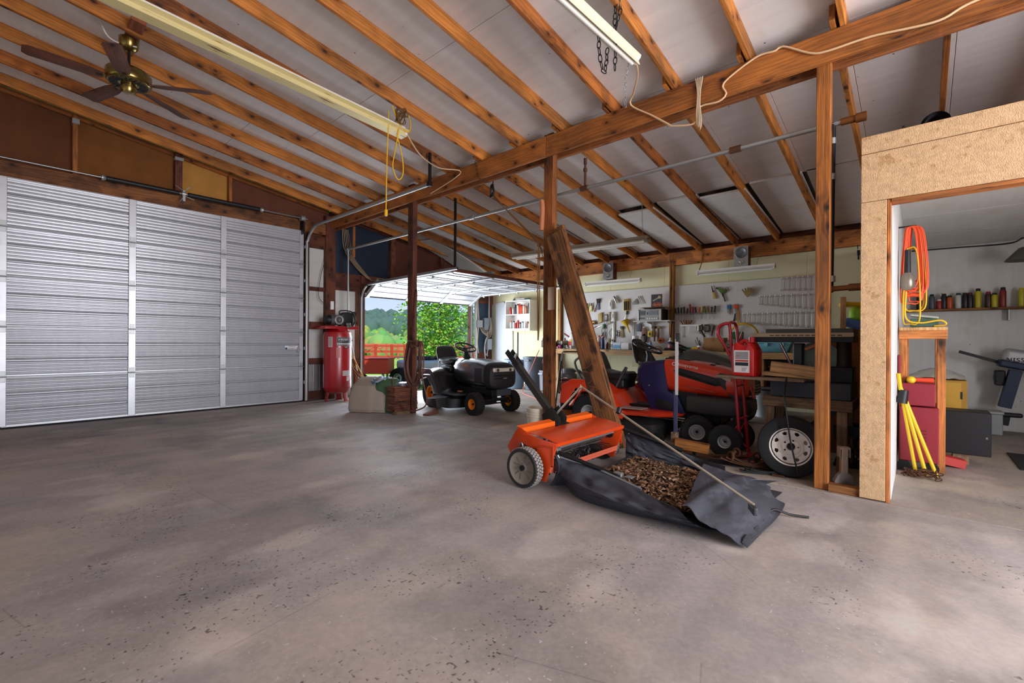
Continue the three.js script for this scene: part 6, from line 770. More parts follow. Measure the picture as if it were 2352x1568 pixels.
// bench clutter
const stand = (name, label, cat, x, z, parts, y = BT, turn = 0) => { const t = thing(name, label, cat, [x, y, z], turn); for (const [n, m, ...g] of parts) part(n, t, m, ...g); return t; };
const btl = (h, r, neck = 0.012, sh = 0.7) => lathe([[0, 0], [r * 0.95, 0], [r, 0.006], [r, h * sh], [r * 0.8, h * (sh + 0.08)], [neck, h * 0.88], [neck, h * 0.92], [0, h * 0.92]], 18), lid = (h, r) => T(cyl(r * 0.8, r, h * 0.14, 14), 0, h * 0.95, 0), lab = (h, r) => T(cyl(r + 0.001, r + 0.001, h * 0.36, 18, true), 0, h * 0.36, 0);
const bottle = (x, z, h, r, col, cap, labCol, label, opt = {}) => stand('bottle', label, 'bottle', x, z, [['body', opt.clear ? phys(col, 0.1, 0, { transmission: 0.8, thickness: 0 }) : std(col, 0.35), btl(h, r, opt.neck ?? r * 0.4, opt.sh)], ['cap', std(cap, 0.4), lid(h, (opt.neck ?? r * 0.4) * 1.25)], ...(labCol !== null ? [['label', std(labCol, 0.5), lab(h, r)]] : [])], opt.y ?? BT);
bottle(8.85, -5.33, 0.3, 0.042, 0xe6dcd0, 0xd85a2a, 0xc98f8f, 'white glue bottle with orange tip on the bench'); bottle(8.86, -5.235, 0.26, 0.036, 0x23386e, 0x2a3f78, 0x1a2b58, 'dark blue bottle beside the orange-tipped glue bottle', { neck: 0.02 }); bottle(8.95, -5.17, 0.15, 0.03, 0x8a2f22, 0x5a1d16, null, 'short brown-red bottle on the bench'); bottle(8.93, -5.1, 0.24, 0.035, 0x9a8a5a, 0xe07a20, 0x6a5a3a, 'tan bottle with orange cap on the bench'); bottle(8.85, -4.99, 0.21, 0.036, 0xe9e4dc, 0x22201e, 0x8e8a84, 'white bottle with black cap beside the boxes'); bottle(8.92, -4.15, 0.19, 0.035, 0x7aa6d0, 0xd84a40, null, 'pale blue bottle with red cap behind the tractor seat'); bottle(8.83, -3.69, 0.25, 0.04, 0xe8e6e2, 0xf4f2ee, 0xc96a6a, 'clear white bottle below the stud between pegboards', { neck: 0.014 }); bottle(9.0, -5.02, 0.2, 0.03, 0x30559a, 0x20345e, null, 'small blue bottle standing behind the white one'); bottle(9.05, -5.55, 0.22, 0.06, 0x2b2a28, 0x191817, null, 'black round can at the left end of the bottles', { neck: 0.03 });
stand('paper_towels', 'pair of white paper towel rolls standing on the bench', 'paper towels', 8.95, -4.46, [['roll', std(0xf1efec, 0.9), T(lathe([[0.02, 0], [0.065, 0], [0.068, 0.01], [0.068, 0.28], [0.065, 0.29], [0.02, 0.29], [0.02, 0]], 28), 0, 0, -0.04)], ['roll', std(0xe9e6e2, 0.9), T(lathe([[0.02, 0], [0.06, 0], [0.06, 0.28], [0.02, 0.28], [0.02, 0]], 28), 0.03, 0, 0.075)]]);
const carton = (x, z, w, h, d, col, label, extra = [], turn = 0) => stand('box', label, 'box', x, z, [['carton', std(col, 0.75, 0, { map: speck }), box(w, h, d, 0.004).translate(0, h / 2, 0)], ...extra], BT, turn);
carton(8.85, -4.85, 0.14, 0.15, 0.19, 0xdfe6ea, 'white and blue carton left of the white tub', [['print', std(0x6fa3c4, 0.5), T(box(0.004, 0.07, 0.17, 0.001), -0.071, 0.06, 0)]]); carton(8.86, -4.66, 0.16, 0.14, 0.18, 0xeeeae6, 'plain white tub box beside the blue and white carton'); carton(8.95, -2.87, 0.26, 0.25, 0.36, 0xc08f58, 'brown cardboard box taped shut on the bench', [['tape', std(0xa77a48, 0.5), T(box(0.004, 0.06, 0.06, 0.001), -0.131, 0.21, -0.03), T(box(0.004, 0.04, 0.06, 0.001), -0.131, 0.03, -0.03)]], 0.05); carton(8.92, -4.3, 0.2, 0.05, 0.3, 0xe2d3cc, 'flat pale box lying behind the tractor steering wheel');
stand('plastic_jug', 'translucent wrapped jug standing right of the cardboard box', 'jug', 8.95, -2.58, [['body', std(0xb9c0c6, 0.3), loft([ringY(0, 0.16, 0.2, 3), ringY(0.14, 0.17, 0.21, 3), ringY(0.2, 0.12, 0.15, 2.4), ringY(0.235, 0.05, 0.06, 2)])], ['print', std(0x39404a, 0.5), T(box(0.003, 0.03, 0.14, 0.001), -0.086, 0.07, 0), T(box(0.003, 0.02, 0.1, 0.001), -0.086, 0.12, 0)]]);
stand('tool_case', 'light blue plastic tool case with a handle under the keyboard', 'tool case', 8.95, -1.86, [['body', std(0x6fb4c4, 0.4), T(ext([[-0.19, 0], [0.19, 0], [0.25, 0.15], [-0.25, 0.15]], 0.24, 0.012), 0, 0.0, 0, 0, Math.PI / 2, 0)], ['lid', std(0x7fc2d0, 0.4), T(rbox(0.26, 0.05, 0.52, 0.015), 0, 0.17, 0)], ['handle', std(0x5a9fb0, 0.4), T(ext([[-0.07, 0], [0.07, 0], [0.08, 0.05], [-0.08, 0.05]], 0.05, 0.008, [[[-0.05, 0.012], [0.05, 0.012], [0.055, 0.035], [-0.055, 0.035]]]), 0, 0.19, -0.05, 0, Math.PI / 2, 0)], ['latch', std(0x9fd6e0, 0.4), T(rbox(0.02, 0.06, 0.05, 0.005), -0.135, 0.13, -0.12), T(rbox(0.02, 0.06, 0.05, 0.005), -0.135, 0.13, 0.12)]]);
stand('cup', 'white cup holding brushes and small tools beside the cardboard box', 'cup', 8.85, -3.11, [['cup', M.white, lathe([[0, 0], [0.05, 0], [0.06, 0.1], [0.055, 0.1], [0.045, 0.01], [0, 0.01]], 20)], ['tool', iron, rod([0, 0.02, 0], [0.0, 0.26, -0.07], 0.008, 6), rod([0.02, 0.02, 0], [0.0, 0.2, -0.02], 0.012, 6), rod([0, 0.02, 0.01], [0.0, 0.18, 0.07], 0.007, 6), rod([-0.01, 0.02, 0], [-0.02, 0.17, 0.03], 0.006, 6), rod([0, 0.02, -0.02], [-0.01, 0.21, -0.1], 0.006, 6)]]);
stand('cup', 'white paper cup behind the tractor steering wheel', 'cup', 8.8, -4.08, [['cup', M.white, lathe([[0, 0], [0.035, 0], [0.045, 0.1], [0.04, 0.1], [0.03, 0.01], [0, 0.01]], 18)]]); stand('cup', 'small white cup at the bench edge by the power tools', 'cup', 8.7, -5.96, [['cup', M.white, lathe([[0, 0], [0.035, 0], [0.045, 0.07], [0.04, 0.07], [0.03, 0.01], [0, 0.01]], 18)]]);
stand('parts_tray', 'orange plastic parts tray in front of the cup of tools', 'tray', 8.72, -3.12, [['tray', std(0xe0521c, 0.4), T(rbox(0.14, 0.04, 0.22, 0.012), 0, 0.02, 0)], ['yellow_lid', plasticY, T(rbox(0.1, 0.03, 0.12, 0.008), 0, 0.055, -0.03)]]);
{ const gs = []; for (let i = 0; i < 5; i++) { const p = []; for (let k = 0; k < 12; k++) p.push([8.78 + 0.08 * Math.cos(k * 1.7 + i) , BT + 0.015 + 0.05 * hash(i, k, 5), -3.42 + 0.22 * (hash(i, k, 6) - 0.5) + 0.04 * i]); gs.push(tube(p, 0.007, 90, 5, true)); } one('string_lights', 'tangle of green cord heaped on the bench beside the dark cap', 'cord', std(0x2f9a5a, 0.5), gs); }
one('hose_end', 'black rubber flap lying on the bench by the green cord', 'hose', M.black, T(rbox(0.2, 0.03, 0.3, 0.012), 8.76, BT + 0.03, -3.62, 0, 0.3, 0.1)); one('rag', 'dusty rag bundle lying under the stud between the pegboards', 'rag', std(0xa8917e, 0.95), loft([ringY(BT, 0.16, 0.2, 2.4, 20, 8.85, -3.95), ringY(BT + 0.05, 0.14, 0.16, 2.2, 20, 8.85, -3.95), ringY(BT + 0.08, 0.05, 0.07, 2, 20, 8.86, -3.96)]));
stand('jug', 'squat dark oil jug behind the tractor seat back', 'jug', 8.9, -4.27, [['body', std(0x33363c, 0.5), loft([ringY(0, 0.1, 0.13, 4), ringY(0.1, 0.1, 0.13, 4), ringY(0.14, 0.06, 0.07, 3)])], ['cap', M.black, T(cyl(0.02, 0.02, 0.03, 12), 0, 0.15, 0)]]);
// power tools at the left end
for (const [x, z, c, a, label] of [[8.78, -6.55, 0x8d8474, 0.3, 'grey electric drill with dark grip at the left end of the bench'], [8.85, -6.4, 0x6a5f52, 1.2, 'brown-grey sander lying between the drills'], [8.8, -6.22, 0x9a8f80, -0.6, 'beige circular saw with a round guard beside the white jug']]) stand('power_tool', label, 'power tool', x, z, [['motor', std(c, 0.45, 0.3), T(cyl(0.045, 0.055, 0.17, 18), 0, 0.13, 0, 0.2, 0, Math.PI / 2), T(cyl(0.06, 0.06, 0.05, 20), 0.06, 0.13, 0, 0, 0, Math.PI / 2)], ['grip', M.black, T(rbox(0.05, 0.14, 0.04, 0.014), -0.05, 0.06, 0, 0, 0, 0.3), T(rbox(0.09, 0.03, 0.07, 0.01), -0.03, 0.015, 0)], ['guard', iron, T(cyl(0.07, 0.07, 0.012, 24), 0.09, 0.1, 0.0, 0, 0, Math.PI / 2), rod([0.05, 0.1, -0.06], [0.05, 0.2, -0.03], 0.01)]], BT, a);
one('saw_handle', 'red-brown saw lying across the power tools', 'saw', std(0x8a3a2a, 0.5), [T(rbox(0.06, 0.03, 0.3, 0.012), 8.9, BT + 0.29, -6.2, 0.5, 0, 0), T(rbox(0.05, 0.05, 0.12, 0.015), 8.9, BT + 0.33, -6.05, 0.3, 0, 0), T(rbox(0.03, 0.24, 0.03, 0.01), 8.92, BT + 0.13, -6.3)]); stand('bleach_jug', 'white jug with red and yellow label beside the leaning planks', 'jug', 8.88, -6.07, [['body', M.white, loft([ringY(0, 0.12, 0.18, 3.5), ringY(0.2, 0.12, 0.18, 3.2), ringY(0.28, 0.08, 0.12, 2.4), ringY(0.32, 0.035, 0.04, 2)])], ['label', std(0xd8401c, 0.5), T(rbox(0.006, 0.14, 0.1, 0.002), -0.062, 0.1, -0.02)], ['band', plasticY, T(rbox(0.007, 0.05, 0.07, 0.002), -0.063, 0.19, 0.0)], ['cap', M.white, T(cyl(0.022, 0.022, 0.03, 14), 0, 0.335, 0)], ['handle', M.white, tube([[0, 0.27, 0.04], [0, 0.33, 0.09], [0, 0.28, 0.11], [0, 0.18, 0.09]], 0.016, 20, 8)]]);
one('tape_roll', 'bright pink tape roll among the power tools', 'tape', std(0xc8208a, 0.4), T(tor(0.035, 0.016, 20, 8), 8.68, BT + 0.03, -6.29, 0, Math.PI / 2)); one('parts_box', 'small yellowish parts box among the power tools', 'box', std(0xb3a45a, 0.5), T(rbox(0.08, 0.05, 0.12, 0.008), 8.68, BT + 0.025, -6.45));
one('cord', 'grey power cord dangling in loops from the left end of the bench', 'cord', std(0x8a7f6c, 0.6), [tube([[8.62, BT + 0.03, -6.5], [8.54, BT, -6.5], [8.53, 0.8, -6.48], [8.53, 0.62, -6.6], [8.53, 0.75, -6.66], [8.53, 0.95, -6.58], [8.56, BT + 0.01, -6.55]], 0.008, 50, 6), tube([[8.6, BT + 0.02, -6.3], [8.54, BT - 0.03, -6.3], [8.53, 0.7, -6.28], [8.53, 0.58, -6.3], [8.53, 0.56, -6.34]], 0.006, 30, 5), tube([[8.6, BT + 0.06, -6.0], [8.54, BT + 0.02, -6.06], [8.53, 0.8, -6.1], [8.54, 0.4, -6.08]], 0.008, 30, 6)]);
// under the bench
{ const t = thing('shop_vacuum', 'red and grey wet-dry vacuum with ribbed hose under the bench', 'vacuum', [8.95, 0, -6.22], 0.2); part('tank', t, std(0xa5303a, 0.4), lathe([[0, 0.08], [0.2, 0.08], [0.215, 0.14], [0.205, 0.34], [0, 0.34]], 30)); part('head', t, std(0x77767a, 0.5), lathe([[0.21, 0.34], [0.215, 0.36], [0.205, 0.44], [0.17, 0.46], [0.15, 0.56], [0.1, 0.58], [0, 0.58]], 30)); part('latch', t, M.white, T(rbox(0.02, 0.02, 0.1, 0.006), -0.215, 0.36, 0.02)); part('dolly', t, M.black, T(tor(0.24, 0.03, 36, 8), 0, 0.09, 0, Math.PI / 2)); for (let i = 0; i < 4; i++) part('caster', t, M.black, T(cyl(0.035, 0.035, 0.03, 14), 0.22 * Math.cos(i * 1.57 + 0.8), 0.035, 0.22 * Math.sin(i * 1.57 + 0.8), 0, 0, Math.PI / 2)); part('hose', t, std(0x6f6a62, 0.5), tube([[0.02, 0.5, 0.12], [-0.05, 0.52, 0.3], [-0.1, 0.3, 0.5], [-0.1, 0.1, 0.62], [-0.1, 0.3, 0.4], [-0.12, 0.7, 0.22], [-0.12, 0.85, 0.33], [-0.12, 1.0, 0.42]], 0.028, 90, 9)); }
one('tire', 'old dark tire standing under the bench behind the vacuum', 'tire', M.rubber, T(tor(0.2, 0.07, 30, 10), 9.1, 0.275, -5.55, 0, Math.PI / 2 - 0.2)); one('outlet_cover', 'square wall box outline under the bench', 'outlet', M.cream, boxAt(9.285, 9.3, 0.66, 0.8, -4.75, -4.58, 0.003)); 
{ const t = thing('amplifier', 'black mixer rack with rows of knobs on the bench shelf', 'amplifier', [8.95, 0.46, -1.95]); part('case', t, M.black, T(rbox(0.5, 0.42, 1.2, 0.01), 0, 0.24, 0)); for (let r = 0; r < 3; r++) for (let i = 0; i < 11; i++) part('knob', t, r === 1 && i > 6 ? std(0x7a2a28, 0.4) : std(0x9c9a92, 0.4), T(cyl(0.011, 0.014, 0.016, 10), -0.256, 0.12 + r * 0.11, -0.5 + i * 0.09 + (r % 2) * 0.02, 0, 0, Math.PI / 2)); }
// ---------------------------------------------------------------- compressor and the things by the open doorway
{
  const t = thing('air_compressor', 'tall red upright air compressor with black pump standing by the closed door', 'air compressor', [4.42, 0, -8.62], 0), r = phys(0xa8141c, 0.32, 0, { clearcoat: 0.4, clearcoatRoughness: 0.2 });
  part('tank', t, r, lathe([[0, 0.14], [0.12, 0.15], [0.22, 0.19], [0.262, 0.27], [0.265, 0.3], [0.265, 1.28], [0.25, 1.36], [0.18, 1.41], [0.05, 1.43], [0, 1.43]], 44));
  for (let i = 0; i < 3; i++) { const a = 0.4 + i * 2.094; part('leg', t, std(0xb53a34, 0.5), T(T(ext([[-0.05, 0.3], [0.05, 0.3], [0.055, 0.02], [0.075, 0], [-0.075, 0], [-0.055, 0.02]], 0.02, 0.004), 0, 0, 0.22, -0.22), 0, 0, 0, 0, a, 0)); }
  part('top_plate', t, r, T(ext([[-0.36, 0], [0.36, 0], [0.34, 0.06], [-0.34, 0.06]], 0.4, 0.008), 0, 1.42, 0), T(ext([[-0.12, 0.0], [-0.04, -0.06], [0.04, -0.06], [0.12, 0]], 0.42, 0.004), 0, 1.43, 0));
  part('motor', t, std(0x6f6f72, 0.4, 0.5), T(cyl(0.1, 0.1, 0.18, 22), -0.1, 1.6, 0.05, 0, 0, Math.PI / 2), T(cyl(0.085, 0.085, 0.03, 22), -0.01, 1.6, 0.05, 0, 0, Math.PI / 2)); part('motor_end', t, M.black, T(lathe([[0, 0.1], [0.06, 0.09], [0.098, 0.04], [0.1, 0]], 20), -0.19, 1.6, 0.05, 0, 0, Math.PI / 2)); part('motor_face', t, std(0x9a9a98, 0.4, 0.5), T(tor(0.075, 0.022, 24, 8), -0.05, 1.6, 0.15)); part('fan_hub', t, M.steel, T(cyl(0.03, 0.035, 0.03, 16), -0.05, 1.6, 0.16, Math.PI / 2));
  part('belt_guard', t, M.black, T(ext([[-0.02, -0.02], [0.24, -0.02], [0.25, 0.2], [0.18, 0.27], [0.05, 0.26], [-0.02, 0.2]], 0.16, 0.02), 0.04, 1.5, 0.02)); const fin = []; for (let i = 0; i < 6; i++) fin.push(T(box(0.15, 0.006, 0.13, 0.001), 0.26, 1.56 + i * 0.03, 0)); part('cylinder_fins', t, M.blackIron, ...fin, T(cyl(0.05, 0.05, 0.24, 16), 0.26, 1.6, 0)); part('air_filter', t, M.black, T(cyl(0.045, 0.045, 0.06, 16), 0.33, 1.74, 0.02, Math.PI / 2)); part('air_line', t, M.black, tube([[-0.02, 1.72, 0.1], [0.0, 1.78, 0.1], [0.15, 1.79, 0.12], [0.26, 1.75, 0.12], [0.3, 1.6, 0.14], [0.22, 1.46, 0.16]], 0.012, 50, 7)); part('discharge_pipe', t, M.galv, tube([[0.31, 1.74, 0.06], [0.3, 1.6, 0.1], [0.22, 1.45, 0.14]], 0.012, 30, 7)); part('gauge', t, M.steel, T(cyl(0.03, 0.03, 0.02, 16), 0.1, 1.47, 0.22, Math.PI / 2), T(cyl(0.022, 0.022, 0.02, 14), 0.16, 1.48, 0.21, Math.PI / 2), T(box(0.09, 0.05, 0.05, 0.008), 0.13, 1.52, 0.17));
  const skin = (w, h, a, y, draw, cw = 256, ch = 128) => { const m = grid(10, 1, (u, v) => { const q = a + (u - 0.5) * w / 0.266; return [0.2668 * Math.sin(q), y + (v - 0.5) * h, 0.2668 * Math.cos(q)]; }); return part('label', t, std(0xffffff, 0.45, 0, { map: canvas(cw, ch, draw) }), m); };
  skin(0.36, 0.17, 0.15, 1.18, (c, w, h) => { c.fillStyle = '#27262a'; c.fillRect(0, 0, w, h); c.strokeStyle = '#cfcac8'; c.lineWidth = 3; c.strokeRect(3, 3, w - 6, h - 6); c.fillStyle = '#dcd8d8'; c.font = 'bold 46px sans-serif'; c.fillText('HUSKY', 62, 52); c.fillStyle = '#c8402a'; c.fillText('PRO', 226, 52); c.fillStyle = '#dcd8d8'; c.beginPath(); c.moveTo(22, 20); c.lineTo(52, 36); c.lineTo(22, 52); c.lineTo(32, 36); c.fill(); c.fillRect(8, 88, w - 16, 24); c.fillStyle = '#38363a'; for (let i = 0; i < 8; i++) c.fillRect(16 + i * 36, 96, 26, 9); c.fillStyle = '#888'; c.fillRect(62, 62, 110, 6); }, 320, 128);
  skin(0.12, 0.05, 0.2, 1.065, (c, w, h) => { c.fillStyle = '#4a2a2c'; c.fillRect(0, 0, w, h); c.fillStyle = '#b8a8a6'; c.fillRect(20, 20, 180, 18); c.fillRect(50, 56, 120, 28); }); skin(0.075, 0.2, -0.42, 0.96, (c, w, h) => { c.fillStyle = '#c9816e'; c.fillRect(0, 0, w, h); c.fillStyle = '#a44'; for (let i = 0; i < 12; i++) c.fillRect(8, 8 + i * 10, 50 - (i % 3) * 10, 4); }, 64, 128); skin(0.09, 0.2, -0.98, 1.17, (c, w, h) => { c.fillStyle = '#c4b8b2'; c.fillRect(0, 0, w, h); c.fillStyle = '#6a605c'; for (let i = 0; i < 10; i++) c.fillRect(8, 8 + i * 11, 44, 4); }, 64, 128);
  skin(0.2, 0.1, 0.28, 0.56, (c, w, h) => { c.fillStyle = '#d6cfcc'; c.fillRect(0, 0, w, h); c.fillStyle = '#8a8484'; for (let i = 0; i < 7; i++) for (let k = 0; k < 5; k++) c.fillRect(10 + k * 48, 10 + i * 16, 40, 8); }); skin(0.075, 0.095, 0.36, 0.455, (c, w, h) => { c.fillStyle = '#ddd6d4'; c.fillRect(0, 0, w, h); c.fillStyle = '#8c3a3a'; c.fillRect(8, 8, 80, 16); c.fillStyle = '#888'; for (let i = 0; i < 5; i++) c.fillRect(8, 36 + i * 10, 78, 4); c.fillStyle = '#333'; c.fillRect(66, 96, 20, 20); }, 96, 128);
}
one('switch_box', 'small white switch box on the dark post above the compressor', 'switch', M.white, boxAt(4.44, 4.51, 1.83, 2.0, -8.985, -8.95, 0.005)); one('cable', 'thin cable drooping from the switch box to the wall above the compressor', 'cable', std(0x3a302a, 0.6), tube([[4.46, 1.9, -8.96], [4.3, 1.95, -8.96], [4.2, 2.1, -8.98], [4.25, 2.5, -8.99], [4.35, 2.9, -8.99]], 0.006, 30, 5));
// long-handled garden tools leaning in the jamb
const handle = (a, b, m, r = 0.014) => rod(a, b, r, 9);
{ const H = wood(0xc79a56, woodA), H2 = wood(0x9a6a3a, woodB), put = (name, label, m, a, b, head) => { const t = thing(name, label, name.replace('_', ' '), [0, 0, 0]); part('handle', t, m, handle(a, b)); for (const [n, mm, ...g] of head) part(n, t, mm, ...g); };
  put('garden_rake', 'yellow-handled rake leaning in the corner behind the compressor', H, [4.92, 0.06, -8.62], [4.72, 1.42, -8.98], [['head', iron, T(box(0.34, 0.02, 0.03, 0.003), 4.92, 0.05, -8.6, 0, 0.3, 0), ...[0, 1, 2, 3, 4, 5, 6].map((i) => rod([4.76 + i * 0.052, 0.05, -8.56 - 0.016 * i], [4.76 + i * 0.052, 0.0, -8.5 - 0.016 * i], 0.006, 5))]]);
  put('shovel', 'long round shovel with pale handle and blade down by the compressor leg', wood(0xb99878, woodA), [4.86, 0.3, -8.55], [4.66, 1.3, -8.98], [['blade', std(0x8b7f74, 0.45, 0.5), loft([ringY(0.32, 0.04, 0.04, 2, 16, 4.865, -8.54), ringY(0.26, 0.17, 0.05, 3, 16, 4.87, -8.52), ringY(0.12, 0.2, 0.03, 3, 16, 4.89, -8.47), ringY(0.02, 0.08, 0.02, 2, 16, 4.905, -8.44)])]]);
  put('hoe', 'dark-handled hoe leaning across in front of the rake', H2, [5.1, 0.05, -8.4], [4.7, 1.0, -8.93], [['blade', iron, T(box(0.16, 0.12, 0.006, 0.002), 5.12, 0.05, -8.37, 0.5, 0, 0)]]);
  put('push_broom', 'push broom with long brown handle and dark bristles on the floor', H2, [5.02, 0.1, -8.2], [4.68, 0.85, -8.9], [['block', M.weathered, T(box(0.42, 0.05, 0.07, 0.006), 4.98, 0.09, -8.14, 0, 0.3, 0)], ['bristle_row', M.black, T(box(0.4, 0.07, 0.08, 0.01), 4.98, 0.035, -8.14, 0, 0.3, 0)]]);
  put('digging_bar', 'steel digging bar with a black clamp leaning highest in the corner', M.steel, [5.02, 0.01, -8.7], [4.82, 1.5, -8.97], [['clamp', M.black, T(box(0.06, 0.1, 0.05, 0.01), 4.85, 1.25, -8.93), rod([4.78, 1.2, -8.9], [4.9, 1.2, -8.92], 0.014)]]);
  put('spade_fork', 'yellow fibreglass-handled fork leaning beside the door jamb', std(0xd9a02a, 0.4), [5.1, 0.2, -8.6], [4.78, 1.15, -8.95], [['tines', iron, ...[0, 1, 2, 3].map((i) => rod([5.04 + i * 0.04, 0.22, -8.58], [5.05 + i * 0.045, 0.0, -8.55], 0.007, 6)), rod([5.03, 0.22, -8.58], [5.18, 0.22, -8.58], 0.008, 6)]]); }
// sacks, tile stack, tarp at the first post
{
  const sack = (label, x, z, m, a, lean) => { const g = loft([ringY(0.01, 0.16, 0.42, 5), ringY(0.06, 0.2, 0.46, 4), ringY(0.28, 0.2, 0.46, 3.6, 28, 0.03), ringY(0.44, 0.17, 0.42, 3.4, 28, 0.09 * lean), ringY(0.54, 0.11, 0.36, 3, 28, 0.2 * lean), ringY(0.57, 0.06, 0.3, 2.6, 28, 0.26 * lean)]), p = g.attributes.position; for (let i = 0; i < p.count; i++) p.setX(i, p.getX(i) + 0.016 * (fbm(p.getY(i) * 26, p.getZ(i) * 9, 512, 512, 3, 7) - 0.5)); g.computeVertexNormals(); const t = thing('sack', label, 'sack', [x, 0, z], a); part('bag', t, m, g); return t; };
  const burlap = std(0xa99a86, 0.85, 0, { map: speck }); sack('beige woven sack slumped against the stack, left one', 4.0, -6.95, burlap, 0.5, 1); sack('beige woven sack slumped against the stack, middle one', 4.15, -6.78, std(0xb5a794, 0.85, 0, { map: speck }), 0.5, 1); sack('green printed paper sack standing beside the brown tile stack', 4.27, -6.62, std(0x4a6a48, 0.6, 0, { map: speck }), 0.5, 0.25); sack('pale clear plastic bag behind the beige sacks', 4.22, -7.1, phys(0xc4c8cc, 0.3, 0, { transmission: 0.3 }), 0.6, 0.9);
  one('tarp', 'crumpled blue and silver tarp draped over the sacks and tile stack', 'tarp', std(0xffffff, 0.35, 0, { map: tex(256, 256, (u, v) => (fbm(u * 4, v * 4, 4, 4, 3, 9) > 0.5 ? [0.2, 0.48, 0.72] : [0.62, 0.66, 0.7])) }), grid(30, 20, (u, v) => [4.1 + 0.5 * u + 0.1 * v, 0.5 + 0.1 * Math.sin(u * 3) - 0.1 * u + 0.14 * (fbm(u * 8, v * 8, 64, 64, 3, 5) - 0.5), -6.72 - 0.42 * v + 0.25 * u], 0.004));
  const t = thing('tile_stack', 'waist-low stack of reddish-brown planks wrapped round the first post', 'planks', [4.41, 0, -6.36], 0.06); for (let i = 0; i < 14; i++) part('board', t, i % 3 ? M.redbrown : wood(0x9a6248, woodA), T(box(0.46 + 0.02 * hash(i, 1, 3), 0.026, 0.2, 0.003, 0), 0.01 * (hash(i, 2, 3) - 0.5), 0.07 + i * 0.0285, -0.02 + 0.012 * (hash(i, 3, 3) - 0.5))); part('base_board', t, M.weathered, T(box(0.4, 0.05, 0.1, 0.004), 0, 0.026, 0.03)); part('strap', t, M.black, T(box(0.02, 0.46, 0.21, 0.002), 0.12, 0.24, -0.02)); part('plastic_wrap', t, phys(0xaeb6bd, 0.25, 0, { transmission: 0.4 }), T(rbox(0.3, 0.05, 0.2, 0.02), 0.08, 0.48, -0.05));
}
one('wedge', 'reddish wooden wedge lying on the floor beside the first post', 'wedge', M.redbrown, T(ext([[-0.15, 0], [0.15, 0], [0.15, 0.07], [-0.15, 0.025]], 0.1, 0.003), 4.66, 0, -5.95, 0, 0.3, 0));
{ const gs = []; for (let i = 0; i < 8; i++) { const w = 0.13 + 0.012 * (i % 4), d = 0.45 + 0.1 * hash(i, 2, 4), c = -6.12 + 0.018 * i, x = 4.38 + 0.012 * (i % 3), y0 = 1.16; gs.push(tube([[x, y0, c - w * 0.7], [x - 0.02, y0 + 0.03, c], [x, y0, c + w], [x, y0 - 0.3, c + w * 1.2], [x, y0 - d, c + w * 0.9], [x, y0 - d - 0.16, c], [x, y0 - d, c - w * 1.1], [x, y0 - 0.3, c - w * 1.3]], 0.011, 80, 7, true)); } gs.push(tube([[4.38, 1.1, -5.93], [4.38, 0.6, -5.8], [4.4, 0.25, -5.72], [4.36, 0.12, -5.86], [4.3, 0.1, -6.1], [4.28, 0.3, -6.42], [4.3, 0.6, -6.5]], 0.011, 60, 7)); gs.push(tube([[4.63, 2.03, -6.4], [4.6, 2.06, -6.3], [4.52, 1.98, -6.16], [4.48, 1.5, -6.14], [4.45, 1.15, -6.1]], 0.011, 50, 7)); const t = thing('air_hose', 'brown rubber air hose coiled over a bracket on the first post', 'hose', [0, 0, 0]); part('coil', t, std(0x6a4436, 0.5), ...gs); part('bracket', t, M.redbrown, T(box(0.16, 0.05, 0.1, 0.006), 4.42, 1.13, -6.02, 0, 0, 0.2), T(box(0.02, 0.08, 0.05, 0.004), 4.35, 1.17, -5.93)); part('coupler', t, M.steel, rod([4.37, 0.52, -5.82], [4.37, 0.6, -5.84], 0.018, 8)); }
